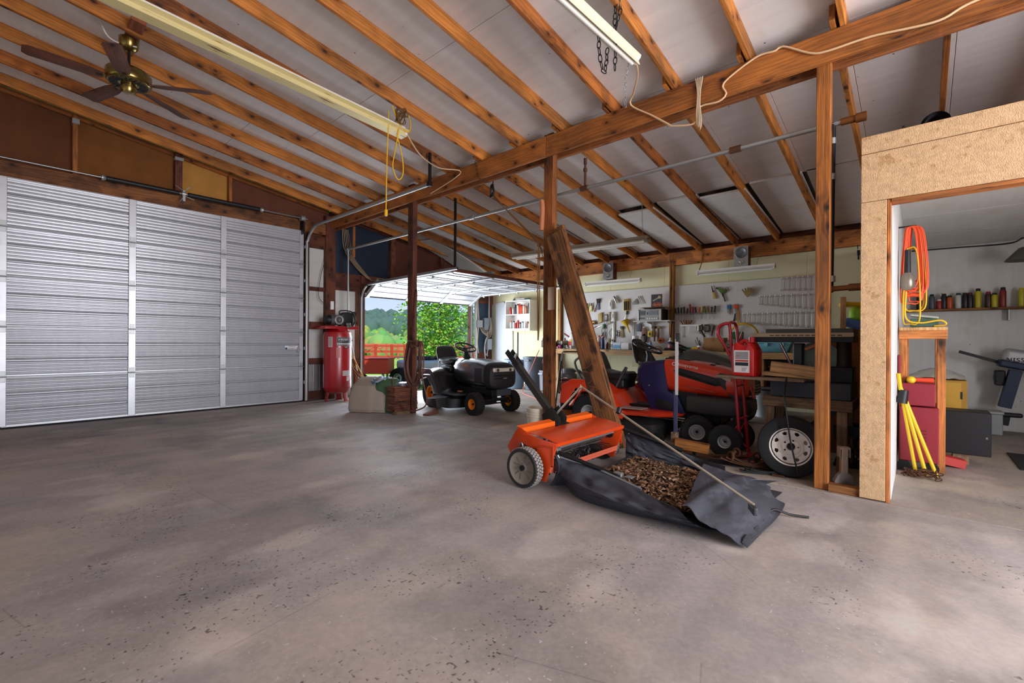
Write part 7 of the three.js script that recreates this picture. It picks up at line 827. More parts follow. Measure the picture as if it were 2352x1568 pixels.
// cabinet with spray cans, electrics, cans in the far corner
{
  const t = thing('wall_cabinet', 'open white wall cabinet with two shelves of cans beside the far corner', 'cabinet', [9.15, 1.485, -7.89]);
  part('side', t, M.white, boxAt(-0.15, 0.15, 0, 0.8, -0.43, -0.412, 0.002)); part('side', t, M.white, boxAt(-0.15, 0.15, 0, 0.8, 0.412, 0.43, 0.002)); for (const [n, y] of [['bottom', 0.0], ['shelf', 0.42], ['top', 0.782]]) part(n, t, M.white, boxAt(-0.15, 0.14, y, y + 0.018, -0.412, 0.412, 0.002)); part('back', t, M.white, boxAt(0.135, 0.15, 0.018, 0.79, -0.412, 0.412, 0.001)); part('toe_board', t, M.white, boxAt(-0.15, -0.135, 0.018, 0.06, -0.412, 0.412, 0.002));
  const cans = [[0.07, -0.3, 'silver can with orange cap', 0xb8b4ae, 0xd06020, 0.26], [0.07, -0.2, 'white can with black cap', 0xe4e0da, 0x26221f, 0.24], [0.07, -0.13, 'dark red can with white top', 0x8a2a22, 0xe0d8d0, 0.22], [0.07, -0.05, 'red spray can with red cap', 0xc03a28, 0xb02a20, 0.26], [0.07, 0.03, 'grey can with black lid', 0x8f8f90, 0x2a2828, 0.2], [0.07, 0.11, 'white can with blue label', 0xdcdcd8, 0x4a6a9a, 0.22], [0.07, 0.2, 'white spray can with white cap', 0xe8e4e0, 0xe8e4e0, 0.22], [0.07, 0.28, 'brown can with red cap', 0x8a6a54, 0xb83020, 0.22], [0.07, 0.34, 'cream can at the right end', 0xd0c8b4, 0x4a4640, 0.2], [0.44, -0.32, 'small red bottle', 0xb8281c, 0x8a1a14, 0.2], [0.44, -0.22, 'pale plastic bottle', 0xd4d0c4, 0xb0aca0, 0.18], [0.44, -0.14, 'tall black bottle', 0x26241f, 0x1a1816, 0.26], [0.44, -0.06, 'white striped bottle', 0xe6e2dc, 0x3a3632, 0.27], [0.44, 0.0, 'orange-red bottle', 0xd8482a, 0xd8482a, 0.28], [0.44, 0.07, 'bright orange bottle', 0xe0562a, 0x3a3230, 0.25], [0.44, 0.15, 'white conical bottle', 0xe9e2d8, 0xc85a40, 0.24], [0.44, 0.23, 'orange striped bottle', 0xc98a66, 0x8a3a24, 0.2], [0.44, 0.32, 'dark grey bottle', 0x4a4840, 0x2c2a26, 0.27]];
  cans.forEach(([y, z, n, c, k, h]) => { const b = bottle(9.1, -7.89 + z, h, 0.034, c, k, null, `${n} on the ${y > 0.2 ? 'upper' : 'lower'} cabinet shelf`, { y: 1.485 + (y > 0.2 ? 0.438 : 0.018), neck: 0.02, sh: 0.78 }); b.userData.group = 'cans in the white wall cabinet'; });
  one('pruning_saw', 'green-handled pruning saw lying on top of the white cabinet', 'saw', std(0x1f6a5a, 0.5), [T(box(0.03, 0.012, 0.5, 0.003), 9.12, 2.295, -7.9), T(rbox(0.05, 0.05, 0.14, 0.014), 9.12, 2.31, -7.62), T(ext([[-0.05, 0], [0.05, 0], [-0.04, 0.1]], 0.006, 0.001), 9.12, 2.29, -8.12, 0, Math.PI / 2, 0)]); one('flat_box', 'thin white box lying on top of the wall cabinet', 'box', M.white, T(box(0.2, 0.03, 0.3, 0.003), 9.16, 2.318, -7.85));
}
one('white_panel', 'tall white panel with a broken corner leaning in the far corner', 'panel', std(0xdfe6ea, 0.4), T(ext([[-0.33, 0], [0.36, 0], [0.33, 1.5], [0.2, 2.0], [0.12, 2.05], [0.08, 2.2], [-0.02, 2.28], [-0.33, 2.24]], 0.012, 0.002), 9.27, 0.02, -8.62, 0, -Math.PI / 2, 0)); one('dark_trim', 'narrow dark strip on the wall below the white cabinet', 'strip', M.black, boxAt(9.285, 9.298, 0.0, 1.45, -8.14, -8.1, 0.001, 1));
{ const t = thing('breaker_box', 'grey electric disconnect box with cables beside the raised door track', 'electrical box', [8.98, 1.68, -9.02]); part('box', t, std(0x7d8488, 0.4, 0.4), T(rbox(0.26, 0.34, 0.12, 0.008), 0, 0, 0)); part('junction', t, std(0x9a9ea0, 0.4, 0.4), T(rbox(0.2, 0.2, 0.1, 0.006), -0.28, 0.0, 0)); part('conduit', t, M.galv, rod([0.1, 0.17, 0], [0.1, 0.95, 0], 0.025, 10), rod([0.05, -0.17, 0], [0.05, -0.9, 0], 0.02, 10)); part('cables', t, std(0xb9a890, 0.6), ...[0, 1, 2, 3, 4].map((i) => tube([[-0.3 + i * 0.05, -0.1, 0.06], [-0.2 + i * 0.05, -0.26 - 0.03 * i, 0.1], [0.0 + i * 0.03, -0.22, 0.1], [0.1, -0.05 + 0.06 * i, 0.08]], 0.007, 24, 5)), tube([[-0.33, 0.1, 0.05], [-0.36, 0.6, 0.04], [-0.34, 1.0, 0.05]], 0.014, 20, 6), tube([[-0.34, -0.1, 0.05], [-0.38, -0.5, 0.05], [-0.34, -0.8, 0.05]], 0.012, 20, 6)); }
{ const t = thing('meter_box', 'small grey switch box with a loop of cable near the floor corner', 'electrical box', [9.05, 1.12, -9.0]); part('box', t, std(0x9aa0a4, 0.4, 0.3), T(rbox(0.18, 0.3, 0.12, 0.01), 0, 0, 0)); part('cable_loop', t, std(0xc0bab0, 0.5), tube([[-0.05, -0.15, 0.05], [-0.16, -0.3, 0.06], [-0.2, 0.0, 0.06], [-0.12, 0.2, 0.06], [-0.22, -0.1, 0.07], [-0.14, -0.5, 0.06], [0.0, -0.55, 0.06]], 0.012, 60, 6)); }
for (const [x, z, c, r, h, label] of [[8.75, -7.75, 0x8ba3be, 0.29, 0.74, 'light blue-grey plastic barrel beside the push mower handle'], [8.85, -7.15, 0x5b6470, 0.3, 0.82, 'dark grey round trash can beside the blue barrel'], [8.9, -6.85, 0xb4bcc6, 0.2, 0.5, 'pale grey tub behind the middle post']]) { const t = thing('trash_can', label, 'trash can', [x, 0, z]); part('body', t, std(c, 0.45), lathe([[0, 0.01], [r * 0.8, 0.01], [r * 0.82, 0.04], [r, h - 0.04], [r * 1.04, h - 0.03], [r * 1.04, h], [r * 0.97, h], [r * 0.78, 0.05], [0, 0.05]], 32)); part('handle', t, std(c, 0.45), T(rbox(0.06, 0.05, 0.14, 0.012), -r, h - 0.08, 0)); if (h > 0.8) part('lid_dent', t, std(0x1e2226, 0.6), T(cyl(r * 0.95, r * 0.95, 0.02, 28), 0, h - 0.06, 0)); }
one('extension_cord', 'thin red-orange cord trailing down from the bench end to the floor', 'extension cord', std(0xd96a50, 0.5), tube([[8.5, 1.0, -6.75], [8.4, 0.8, -6.78], [8.35, 0.4, -6.95], [8.2, 0.06, -7.0], [7.9, 0.012, -6.7], [7.5, 0.012, -6.1], [7.1, 0.012, -5.6]], 0.009, 70, 6));
one('hand_tool', 'small wire-handled machine on the end of the bench beside the post', 'machine', iron, [T(rbox(0.18, 0.16, 0.2, 0.02), 8.75, 0.87 + 0.28, -6.72), tube([[8.7, 1.2, -6.8], [8.7, 1.3, -6.78], [8.7, 1.32, -6.68], [8.7, 1.22, -6.62]], 0.01, 20, 6)]);
one('paper_calendar', 'narrow perforated paper strip hanging on the middle post', 'paper', std(0xb89c88, 0.7), T(grid(6, 8, (u, v) => [0.02 * Math.sin(u * 3), (v - 0.5) * 0.28, (u - 0.5) * 0.09], 0.003), 4.455, 1.73, -3.36));
// ---------------------------------------------------------------- machine stand behind the near post
{ const t = thing('machine_stand', 'weathered plank stand with dark steel base box behind the near post', 'stand', [5.3, 0, -0.8]); part('top', t, M.weathered, boxAt(-0.28, 0.3, 0.585, 0.68, -0.36, 0.36, 0.006, 2)); for (const z of [-0.3, 0.28]) for (const x of [-0.22, 0.24]) part('leg', t, M.weathered, boxAt(x - 0.04, x + 0.04, 0, 0.585, z - 0.04, z + 0.04, 0.005, 1)); part('base_box', t, std(0x43464a, 0.6, 0.2, { map: speck }), boxAt(-0.24, 0.3, 0.683, 0.83, -0.3, 0.345, 0.006, 2)); part('brace', t, M.black, bar([0, 0.56, 0.2], [0, 0.2, -0.2], 0.06, 0.03, [1, 0, 0])); part('column', t, std(0x3a2a22, 0.6, 0.3), T(cyl(0.06, 0.065, 0.4, 20), 0.06, 1.02, 0.26)); part('column_foot', t, M.blackIron, boxAt(-0.06, 0.18, 0.83, 0.98, 0.14, 0.345, 0.008)); part('disc', t, std(0x6c7468, 0.5, 0.3), T(cyl(0.19, 0.19, 0.04, 32), 0.05, 1.03, 0.06, 0, 0, Math.PI / 2)); part('head', t, std(0x34373a, 0.5), boxAt(-0.06, 0.1, 0.83, 1.2, -0.14, -0.06, 0.008)); part('strut', t, M.chrome, rod([-0.12, 1.2, -0.24], [-0.06, 0.86, -0.1], 0.012)); part('handle', t, std(0xc8702a, 0.5), bar([-0.05, 1.14, -0.04], [-0.05, 1.2, 0.08], 0.03, 0.025, [1, 0, 0])); }
{ const t = thing('keyboard', 'grey electronic keyboard lying across the top of the machine stand', 'keyboard', [5.3, 1.21, -0.86]); part('underside', t, M.black, boxAt(-0.22, 0.2, 0, 0.05, -0.4, 0.42, 0.004, 2)); part('front_strip', t, std(0xb3a283, 0.5, 0.2), boxAt(-0.225, -0.2, 0.05, 0.09, -0.42, 0.42, 0.003, 2)); part('top', t, std(0x44463f, 0.5), boxAt(-0.2, 0.2, 0.05, 0.13, -0.3, 0.42, 0.008, 2)); for (let i = 0; i < 12; i++) part('button', t, M.black, boxAt(-0.228, -0.224, 0.062, 0.07, -0.25 + i * 0.05, -0.215 + i * 0.05, 0.001)); }
one('pine_offcut', 'pale pine offcut tilted on the machine base box', 'board', M.pine, [T(box(0.03, 0.1, 0.42, 0.004, 2), 5.02, 0.95, -0.88, 0.12, 0, 0), T(box(0.2, 0.03, 0.45, 0.004, 2), 5.1, 0.89, -0.95, 0.06, 0.2, 0)]); one('black_cord', 'black power cord hanging in front of the trailer wheel', 'cord', M.black, tube([[4.92, 0.88, -0.93], [4.8, 0.8, -0.92], [4.66, 0.71, -0.9], [4.62, 0.54, -0.87], [4.62, 0.35, -0.845], [4.62, 0.2, -0.815], [4.62, 0.05, -0.78]], 0.007, 50, 6));
{ const t = thing('milk_crate', 'black plastic lattice crate on the floor behind the trailer jack', 'crate', [5.6, 0, -0.48]); for (const x of [-0.15, 0.15]) { part('band', t, M.black, boxAt(x - 0.006, x + 0.006, 0.3, 0.4, -0.15, 0.15, 0.002, 2)); for (let i = 0; i < 5; i++) part('lattice', t, M.black, bar([x, 0.03, -0.14 + i * 0.05], [x, 0.31, -0.06 + i * 0.05], 0.01, 0.012, [1, 0, 0]), bar([x, 0.31, -0.14 + i * 0.05], [x, 0.03, -0.06 + i * 0.05], 0.01, 0.012, [1, 0, 0])); } part('floor_grid', t, M.black, boxAt(-0.15, 0.15, 0, 0.03, -0.15, 0.15, 0.003)); }
{ const t = thing('storage_cabinet', 'plain chip board cabinet behind the keyboard and machine stand', 'cabinet', [6.35, 0, -0.58]); part('body', t, std(0x9a6a34, 0.85, 0, { map: speck }), boxAt(-0.25, 0.25, 0, 1.35, -0.3, 0.27, 0.004, 1)); part('door', t, std(0x8d5f2c, 0.85, 0, { map: speck }), boxAt(-0.262, -0.252, 0.05, 1.3, -0.28, 0.25, 0.003, 1)); }
one('yellow_bag', 'yellow and black printed bag on the pile behind the near post', 'bag', plasticY, T(rbox(0.3, 0.05, 0.3, 0.02), 6.35, 1.63, -0.52, 0.1, 0.3, 0)); one('lime_cloth', 'lime green bundle under the yellow bag', 'bag', std(0x9ed63a, 0.6), T(rbox(0.3, 0.16, 0.22, 0.06), 6.36, 1.52, -0.48)); one('blue_cloth', 'folded blue cloth in front of the lime bundle', 'cloth', std(0x5d83c8, 0.9), T(rbox(0.18, 0.1, 0.3, 0.045), 6.25, 1.4, -0.5, 0.35, 0.2, 0)); one('stick', 'upright pale wood stick in front of the yellow bag', 'stick', M.pine, boxAt(6.1, 6.125, 1.35, 1.71, -0.65, -0.6, 0.003, 1));
{ const t = thing('metal_bin', 'galvanised round metal bin under the bench end', 'bin', [8.4, 0, -1.85]); part('body', t, M.galv, lathe([[0, 0], [0.23, 0], [0.25, 0.44], [0.26, 0.46], [0.24, 0.46], [0.22, 0.03], [0, 0.03]], 32)); part('rim', t, M.black, T(tor(0.255, 0.015, 32, 8), 0, 0.45, 0, Math.PI / 2)); }
// ---------------------------------------------------------------- back room
{ const t = thing('small_table', 'tall narrow pine table against the back room partition', 'table', [5.75, 0, 0]); part('top', t, M.pine, boxAt(0, 0.9, 1.33, 1.36, -0.15, 0.19, 0.004, 0)); part('apron', t, M.header, boxAt(0, 0.04, 1.25, 1.33, -0.15, 0.19, 0.004, 2)); for (const z of [-0.12, 0.15]) for (const x of [0.06, 0.84]) part('leg', t, M.header, boxAt(x - 0.03, x + 0.03, 0, 1.33, z - 0.03, z + 0.03, 0.004, 1)); }
{ const t = thing('tool_chest', 'dark red tool chest with open lid in the back room', 'tool chest', [5.72, 0, -0.01]), r = std(0x8c2630, 0.45); part('lower', t, r, boxAt(-0.03, 0.56, 0.1, 0.61, -0.13, 0.145, 0.008)); part('upper', t, r, boxAt(-0.01, 0.5, 0.62, 0.83, -0.12, 0.12, 0.008)); part('lid', t, r, boxAt(-0.01, 0.5, 0.84, 1.09, -0.145, -0.125, 0.006)); part('louver', t, std(0x6a1c24, 0.5), ...[0, 1, 2, 3].map((i) => boxAt(-0.034, -0.03, 0.3 + i * 0.03, 0.31 + i * 0.03, -0.02, 0.06, 0.001))); part('caster', t, M.black, ...[[0, -0.1], [0, 0.1], [0.5, -0.1], [0.5, 0.1]].map(([x, z]) => T(cyl(0.05, 0.05, 0.03, 16), x, 0.05, z, 0, 0, Math.PI / 2))); }
one('screwdriver_yellow', 'yellow-handled tool lying in the open tool chest', 'tool', plasticY, T(sph(0.035, 12, 8), 5.75, 0.86, -0.06)); one('flashlight', 'orange-red flashlight lying in the open tool chest', 'flashlight', std(0xe0482a, 0.4), T(cyl(0.025, 0.02, 0.14, 14), 5.78, 0.86, 0.03, Math.PI / 2));
{ const t = thing('tripod', 'yellow surveying tripod leaning in front of the red tool chest', 'tripod', [0, 0, 0]); const top = [5.5, 0.8, -0.13]; for (const b of [[5.6, 0.01, -0.02], [5.58, 0.01, 0.05], [5.6, 0.01, 0.12]]) part('leg', t, plasticY, rod(top, b, 0.015, 10)); part('clamp', t, M.black, T(cyl(0.035, 0.045, 0.12, 14), 5.51, 0.72, -0.115, 0.15)); part('head', t, plasticY, rod([5.5, 0.78, -0.13], [5.47, 0.93, -0.145], 0.016, 10)); }
chain('chain', 'heap of rusty chain on the floor under the yellow tripod', [0, 1, 2, 3, 4, 5, 6, 7, 8, 9, 10, 11, 12, 13].map((k) => [5.42 + 0.13 * hash(k, 1, 8), 0.02 + 0.02 * (k % 3), -0.12 + 0.3 * hash(k, 2, 8)]), M.rust, 1.7);
{ const t = thing('speaker_box', 'flat black boxy cabinet standing on a wood block in the back room', 'cabinet', [6.45, 0, 0.35]); part('body', t, M.black, boxAt(-0.1, 0.2, 0.11, 0.535, -0.16, 0.17, 0.006)); part('block', t, M.weathered, boxAt(-0.05, 0.1, 0, 0.11, -0.1, 0.02, 0.004)); part('lock', t, M.steel, boxAt(-0.104, -0.1, 0.28, 0.3, 0.13, 0.145, 0.001)); }
{ const t = thing('yellow_cabinet', 'mustard yellow wooden cabinet behind the red tool chest', 'cabinet', [7.0, 0, 0.14]); part('body', t, std(0xb98a2c, 0.6, 0, { map: speck }), boxAt(0, 0.6, 0, 0.8, -0.26, 0.25, 0.004)); part('door', t, std(0xc2932f, 0.6), boxAt(-0.015, 0, 0.05, 0.78, -0.2, 0.2, 0.003, 1)); part('hinge', t, M.black, boxAt(-0.02, -0.012, 0.6, 0.68, 0.195, 0.21, 0.001)); }
one('plastic_sheet', 'clear plastic sheet draped over clutter on the yellow cabinet', 'sheet', phys(0xc4beb2, 0.2, 0, { transmission: 0.3 }), grid(10, 10, (u, v) => [7.02 + 0.4 * u, 0.81 + 0.1 * Math.sin(u * 3) * Math.sin(v * 3) + 0.02 * hash(Math.round(u * 10), Math.round(v * 10), 5), -0.1 + 0.48 * v], 0.003)); one('product_box', 'red and yellow product box lying tilted on the back room floor', 'box', std(0xb5342a, 0.5), T(box(0.12, 0.08, 0.22, 0.003), 6.2, 0.06, 0.22, 0.2, 0.3, 0));
{ const t = thing('wall_board', 'long brown wall shelf of cans in the back room', 'shelf', [9.2, 1.715, 0.7]); part('board', t, wood(0x9a6a34, woodA), boxAt(-0.1, 0.1, -0.03, 0, -0.85, 1.2, 0.003, 2)); part('bracket', t, M.steel, boxAt(-0.02, 0.09, -0.18, -0.03, 0.2, 0.22, 0.002)); }
[[-0.01, 'tall dark spray can', 0x1f2226, 0x16181a, 0.24], [0.13, 'squat black and white can', 0x4a5058, 0x1a1a1a, 0.22], [0.21, 'small red bottle with pale cap', 0x9c2a24, 0xd8d0c4, 0.14], [0.26, 'slim black bottle', 0x1c1a18, 0x141210, 0.22], [0.32, 'orange can with black lid', 0xb84a1e, 0x1c1a18, 0.19], [0.41, 'white can with green lid', 0xb8bcb4, 0x1f3a2c, 0.22], [0.48, 'dark bottle with orange label', 0x1a1410, 0x2a1a12, 0.22], [0.53, 'dark bottle with pale label', 0x1c1614, 0x5a1c18, 0.22], [0.61, 'yellow bottle with black cap', 0xb8a81e, 0x141412, 0.27], [0.71, 'maroon can with red lid', 0x3a1c14, 0x8a1c1c, 0.22], [0.77, 'yellow oil can with spout', 0xb8a41a, 0x2a2a28, 0.2], [0.85, 'black and red spray can', 0x7a1a18, 0x121212, 0.27], [1.02, 'lime yellow cone bottle', 0xb4ac20, 0xb4ac20, 0.25]].forEach(([z, n, c, k, h]) => { bottle(9.18, z, h, 0.034, c, k, null, `${n} on the long back room shelf`, { y: 1.715, neck: 0.022, sh: 0.8 }); });
{ const gs = [], gy = []; for (let i = 0; i < 16; i++) { const w = 0.05 + 0.05 * hash(i, 1, 6), d = 0.45 + 0.25 * hash(i, 2, 6), x = 5.78 + 0.05 * hash(i, 3, 6), c = -0.06 + 0.04 * (hash(i, 4, 6) - 0.5), g = tube([[x, 2.32, c], [x, 2.25, c + w * 0.7], [x, 2.32 - d, c + w], [x, 2.26 - d, c], [x, 2.32 - d, c - w * 0.7], [x, 2.25, c - w * 0.4]], 0.007, 60, 6, true); (i % 4 === 3 ? gy : gs).push(g); } const t = thing('extension_cord', 'thick hank of orange extension cords hanging on the back room partition', 'extension cord', [0, 0, 0]); part('orange_loops', t, std(0xf05a2c, 0.45), ...gs); part('yellow_loops', t, M.yellow, ...gy.map((g) => g.translate(0, -0.2, 0)), tube([[5.74, 1.7, -0.1], [5.73, 1.45, -0.1], [5.74, 1.4, 0.0], [5.74, 1.42, 0.14], [5.75, 1.38, 0.18], [5.78, 1.37, 0.1]], 0.008, 40, 6)); part('hook', t, M.black, rod([5.8, 2.33, -0.16], [5.8, 2.33, -0.03], 0.008)); }
{ const t = thing('work_light', 'black-handled caged work light hanging on the orange cords', 'work light', [5.7, 1.78, -0.09]); part('handle', t, M.black, T(cyl(0.022, 0.025, 0.22, 14), 0, 0.2, 0)); part('cage', t, std(0x8a7f70, 0.35, 0.5), lathe([[0.02, 0.1], [0.05, 0.06], [0.055, -0.03], [0.03, -0.07], [0, -0.075]], 20)); }
{ const t = thing('tool_tray', 'green metal box with grey lid on the small pine table', 'box', [5.86, 1.362, 0.03]); part('tray', t, std(0x3c5c4a, 0.5), rbox(0.16, 0.08, 0.2, 0.01).translate(0, 0.04, 0)); part('lid', t, std(0x9aa090, 0.4), T(rbox(0.16, 0.02, 0.2, 0.006), 0, 0.1, 0, 0.15)); }
{ const t = thing('outboard_motor', 'silver and navy outboard motor hanging on the back room wall', 'outboard motor', [8.98, 0, 0.95]), nv = std(0x1c2740, 0.5, 0.2); part('cowl', t, std(0xa9aaa8, 0.35, 0.4), T(rbox(0.26, 0.2, 0.42, 0.06), 0, 1.02, 0.08, 0.22)); part('cowl_base', t, nv, T(rbox(0.28, 0.1, 0.46, 0.03), 0, 0.91, 0.06, 0.22)); part('tiller', t, M.black, bar([0, 0.95, -0.12], [0, 1.1, -0.54], 0.04, 0.04, [1, 0, 0])); part('leg', t, nv, bar([0, 0.86, 0.0], [0, 0.36, -0.1], 0.12, 0.16, [1, 0, 0])); part('gearcase', t, M.black, T(rbox(0.06, 0.06, 0.3, 0.025), 0, 0.26, -0.08)); part('skeg', t, M.blackIron, bar([0, 0.26, -0.1], [0, 0.12, -0.12], 0.02, 0.12, [0, 0, 1])); part('clamp', t, M.blackIron, T(box(0.14, 0.2, 0.1, 0.01), 0.05, 0.75, -0.14), boxAt(0.1, 0.31, 0.7, 0.78, -0.18, -0.1, 0.004)); part('lettering', t, M.black, T(lettering('NISSAN', 0.055), -0.134, 1.0, 0.04, 0, -Math.PI / 2, 0)); }
{ const t = thing('plastic_bin', 'translucent grey plastic bin with lid under the outboard motor', 'bin', [8.9, 0, 0.7]); part('bin', t, std(0x9a9c98, 0.4), T(rbox(0.3, 0.28, 0.24, 0.02), 0, 0.14, 0)); part('lid', t, std(0xb0b2ae, 0.4), T(rbox(0.32, 0.03, 0.26, 0.01), 0, 0.295, 0)); }
{ const t = thing('pendant_lamp', 'grey metal shade lamp hanging in the back room', 'lamp', [8.7, 2.28, 1.0]); part('shade', t, std(0x6f6c64, 0.5, 0.4), lathe([[0.03, 0.17], [0.06, 0.16], [0.16, 0.04], [0.19, 0.0], [0.185, 0.0], [0.05, 0.14]], 28)); part('cord', t, M.black, rod([0, 0.17, 0], [0, 0.36, 0], 0.01)); }
one('wall_cable', 'black cable running along the back room ceiling edge', 'cable', M.black, tube([[9.27, 2.62, -0.1], [9.27, 2.61, 0.4], [9.27, 2.6, 0.9], [8.9, 2.6, 1.0]], 0.01, 30, 6)); one('floor_mat', 'dark grey mat on the back room floor', 'mat', M.rubber, T(box(0.9, 0.012, 0.6, 0.004), 6.95, 0.006, 1.02));
{ const t = thing('rolled_mat', 'dark rolled rubber mat lying on the loft edge', 'mat', [4.62, 2.83, 0.08]); part('roll', t, std(0x3a3638, 0.7), ...[0.085, 0.075, 0.065].map((r) => T(cyl(r, r, 0.5, 28, true), 0.22, 0.005, 0, 0, 0, Math.PI / 2))); part('core', t, M.black, T(cyl(0.05, 0.05, 0.4, 20), 0.25, 0.0, 0, 0, 0, Math.PI / 2)); }
one('loft_case', 'flat black case beside the rolled mat on the loft', 'case', M.black, T(rbox(0.3, 0.1, 0.26, 0.01), 4.7, 2.795, 0.32)); one('loft_flap', 'curled dark rubber scrap left of the rolled mat', 'scrap', M.rubber, grid(8, 6, (u, v) => [4.6 + 0.2 * v, 2.745 + 0.13 * u * u, -0.03 - 0.08 * u], 0.012));
// ---------------------------------------------------------------- area lamps boosting daylight: one added in the open doorway, one unseen behind camera
RectAreaLightUniformsLib.init();
for (const [x, y, z, w, h, tz, c, I] of [[2.1, 1.7, 4.38, 3.7, 3.3, 0, 0xf6f6ff, 15.5], [6.8, 1.1, -9.0, 3.1, 2.1, 0, 0xeaf2ff, 12]]) {
  const l = new THREE.RectAreaLight(c, I, w, h); l.position.set(x, y, z); l.lookAt(x, y, tz); scene.add(l);
}
// ---------------------------------------------------------------- outside
{
  const grassTex = tex(512, 512, (u, v) => { const a = fbm(u * 90, v * 90, 90, 90, 3, 2), b = fbm(u * 6, v * 6, 6, 6, 4, 3); return [0.56 + 0.3 * (a - 0.5) + 0.2 * (b - 0.5), 0.72 + 0.3 * (a - 0.5) + 0.12 * (b - 0.5), 0.26 + 0.12 * (a - 0.5)]; }, { rep: [0.25, 0.25] });
  const hgt = (x, z) => { const r = Math.hypot(x - 4, z + 9); return -0.12 - 0.6 * sm(4, 34, r) - 1.5 * sm(40, 90, r) + 5 * sm(110, 210, r) + 20 * sm(230, 480, r) + 2.5 * (fbm(x / 40 + 50, z / 40 + 50, 512, 512, 3, 3) - 0.5) * sm(60, 160, r); };
  const ground = struct('ground');
  part('lawn', ground, std(0xffffff, 0.95, 0, { map: grassTex }), uvBox(grid(110, 110, (u, v) => { const x = -140 + 640 * u * u + 0.001, z = -9.3 - 640 * v * v; return [x, hgt(x, z), z]; }), 0, false));
  part('yard', ground, std(0xb8ab98, 0.95, 0, { map: speck }), T(uvBox(new THREE.PlaneGeometry(160, 60), 0, false), 0, -0.16, 20.7, -Math.PI / 2));
  const red = std(0xb8402c, 0.7), F = [[16, -33], [17.59, -31.32], [18.52, -30.28], [19.33, -29.38], [19.98, -28.65], [21.7, -26.7], [23.45, -24.78]];
  const fence = (label, dx, dz, mat) => { const t = thing('rail_fence', label, 'fence', [dx, 0, dz]); F.forEach(([x, z], i) => { part('fence_post', t, mat, boxAt(x - 0.08, x + 0.08, -1.0, 0.92, z - 0.08, z + 0.08, 0.01, 1)); if (i) for (const y of [0.8, 0.4, 0.0]) part('rail', t, mat, bar([F[i - 1][0], y, F[i - 1][1]], [x, y, z], 0.16, 0.04, [0.7, 0, 0.7])); if (i === 2 || i === 3) part('brace', t, mat, bar([F[i - 1][0], i === 2 ? -0.1 : 0.8, F[i - 1][1]], [x, i === 2 ? 0.8 : -0.1, z], 0.12, 0.04, [0.7, 0, 0.7])); }); };
  fence('red three-rail fence with a braced gate beyond the lawn', 0, 0, red); fence('paler red rail fence farther off behind the braced one', 8, -11, std(0xc96a54, 0.8));
  { const t = thing('garden_cart', 'red metal garden cart standing outside the open doorway', 'cart', [7.05, 0, -11.62], -0.84); part('tub', t, std(0xcf4030, 0.5), T(box(1.3, 0.42, 0.7, 0.02), -0.15, 0.48, 0)); part('rim', t, std(0xa82c20, 0.5), T(box(1.34, 0.04, 0.74, 0.01), -0.15, 0.69, 0)); part('leg', t, M.galv, boxAt(0.3, 0.36, -0.2, 0.28, -0.25, -0.19, 0.004, 1), boxAt(0.3, 0.36, -0.2, 0.28, 0.19, 0.25, 0.004, 1)); part('wheel_pair', t, M.rubber, T(cyl(0.2, 0.2, 0.08, 20), -0.5, 0.05, 0.4, Math.PI / 2), T(cyl(0.2, 0.2, 0.08, 20), -0.5, 0.05, -0.4, Math.PI / 2)); }
  { const t = thing('motorcycle', 'pale touring motorcycle with a clear windshield parked outside', 'motorcycle', [9.0, -0.14, -10.4], 0.6); for (const z of [-0.7, 0.7]) wheel(t, 0, 0.3, z, 0.3, 0.13, 0.18, M.galv, 1, 'plain'); part('body', t, std(0xc8c6c0, 0.4), T(rbox(0.34, 0.36, 1.2, 0.1), 0, 0.62, 0)); part('seat', t, M.black, T(rbox(0.3, 0.1, 0.6, 0.04), 0, 0.82, -0.3)); part('handlebar', t, M.chrome, tube([[-0.38, 1.02, 0.25], [-0.2, 1.0, 0.4], [0.2, 1.0, 0.4], [0.38, 1.02, 0.25]], 0.014, 30, 6)); part('windshield', t, phys(0xeef4f4, 0.1, 0, { transmission: 0.85 }), grid(8, 8, (u, v) => [(u - 0.5) * 0.5 * (1 - 0.35 * v), 1.0 + 0.5 * v, 0.6 - 0.2 * v - 0.25 * (u - 0.5) * (u - 0.5)])); }
  { const t = thing('quad_bike', 'silvery quad bike with racks parked behind the black mower', 'quad bike', [8.1, -0.14, -10.7], 0.4); for (const s of [-1, 1]) for (const z of [-0.55, 0.55]) wheel(t, s * 0.4, 0.28, z, 0.28, 0.2, 0.13, M.galv, s, 'turf'); part('body', t, std(0xb9bcbd, 0.4, 0.3), T(rbox(0.7, 0.26, 1.4, 0.08), 0, 0.66, 0)); part('rack', t, M.steel, ...[-0.3, -0.1, 0.1, 0.3].map((x) => rod([x, 0.86, -0.75], [x, 0.86, -0.3], 0.012)), rod([-0.35, 0.86, -0.75], [0.35, 0.86, -0.75], 0.012)); part('seat', t, M.black, T(rbox(0.3, 0.12, 0.6, 0.05), 0, 0.84, 0)); }
  const leaf = grid(2, 1, (u, v) => [(u - 0.5) * 0.1 * (1 - Math.abs(v - 0.5)), 0.012 * Math.sin(u * 3), (v - 0.5) * 0.085]), cc = new THREE.Color(), mt = new THREE.Matrix4();
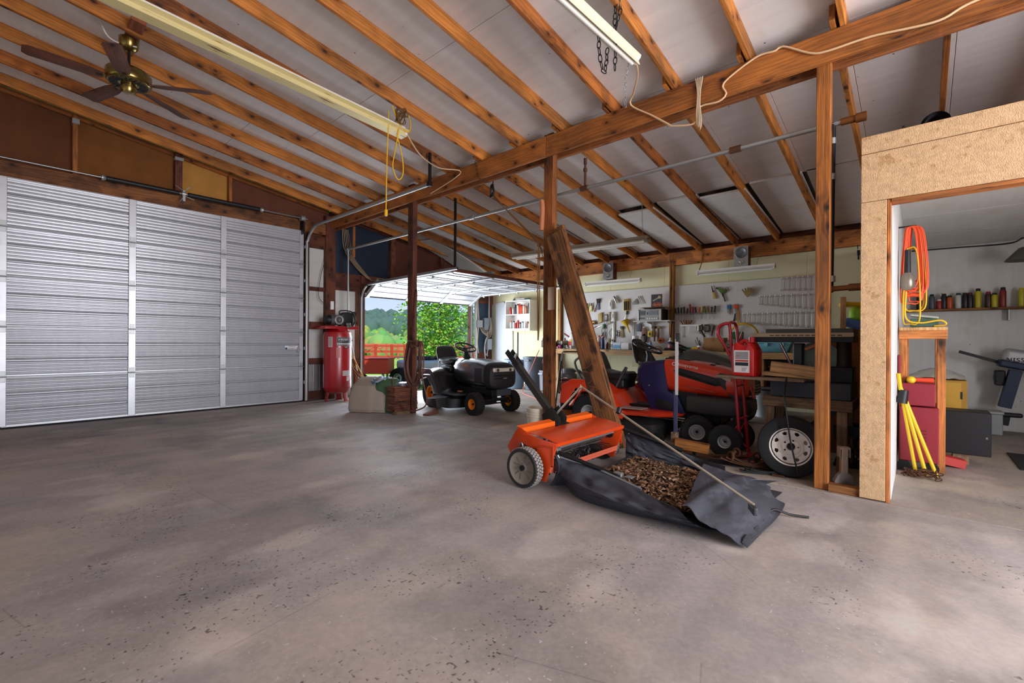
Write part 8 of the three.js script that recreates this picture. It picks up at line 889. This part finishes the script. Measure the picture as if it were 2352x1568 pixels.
  { const t = thing('young_tree', 'bright green young leafy tree outside the open doorway', 'tree', [9.75, -0.3, -12.0]); part('trunk', t, M.weathered, rod([0, 0, 0], [0.05, 3.6, 0], 0.06, 8, 0.02)); for (let i = 0; i < 22; i++) { const a = i * 2.4, y = 0.7 + i * 0.12; part('branch', t, M.weathered, rod([0, y, 0], [1.1 * Math.cos(a), y + 0.35, 1.1 * Math.sin(a)], 0.018, 5, 0.006)); }
    const N = 6500, im = new THREE.InstancedMesh(leaf, std(0xffffff, 0.7), N); for (let i = 0; i < N; i++) { const a = rnd(0, 6.283), y = rnd(0.55, 3.9), r = Math.sqrt(rnd(0.03, 1)) * 1.45 * Math.sin(Math.PI * Math.min(1, (y - 0.35) / 3.7)) * (0.75 + 0.35 * Math.sin(a * 5 + y * 6)); mt.compose(V(r * Math.cos(a), y, r * Math.sin(a)), new THREE.Quaternion().setFromEuler(new THREE.Euler(rnd(-1, 1), rnd(0, 6.28), rnd(-1, 1))), V(1, 1, 1).multiplyScalar(rnd(0.7, 1.3))); im.setMatrixAt(i, mt); im.setColorAt(i, cc.setRGB(rnd(0.16, 0.34), rnd(0.42, 0.66), rnd(0.03, 0.08))); } im.name = 'foliage'; im.userData.kind = 'stuff'; im.castShadow = true; t.add(im); }
  { const blob = new THREE.IcosahedronGeometry(1, 1), N = 2600, im = new THREE.InstancedMesh(flat(blob), std(0xffffff, 0.95), N); let n = 0; for (let i = 0; i < N; i++) { const far = i % 3, D = far ? rnd(240, 520) : rnd(70, 200), a = rnd(0.2, 0.85), x = D * Math.sin(a) + 2, z = -9 - D * Math.cos(a), s = far ? rnd(2.5, 5) : rnd(0.8, 2.4); if (!far && (D > 110 && hash(Math.floor(a * 30), 1, 2) > 0.45)) continue; mt.compose(V(x, hgt(x, z) + s * 0.6, z), Q0, V(s, s * rnd(1, 1.7), s)); im.setMatrixAt(n, mt); im.setColorAt(n++, far ? cc.setRGB(0.07, 0.14, 0.11) : cc.setRGB(rnd(0.1, 0.3), rnd(0.24, 0.4), rnd(0.05, 0.1))); } im.count = n; im.name = 'distant_trees'; scene.add(im); tag(im, 'woods and bushes covering the hills beyond the fences', 'trees', null, 'stuff'); }
}
renderer.render(scene, camera);
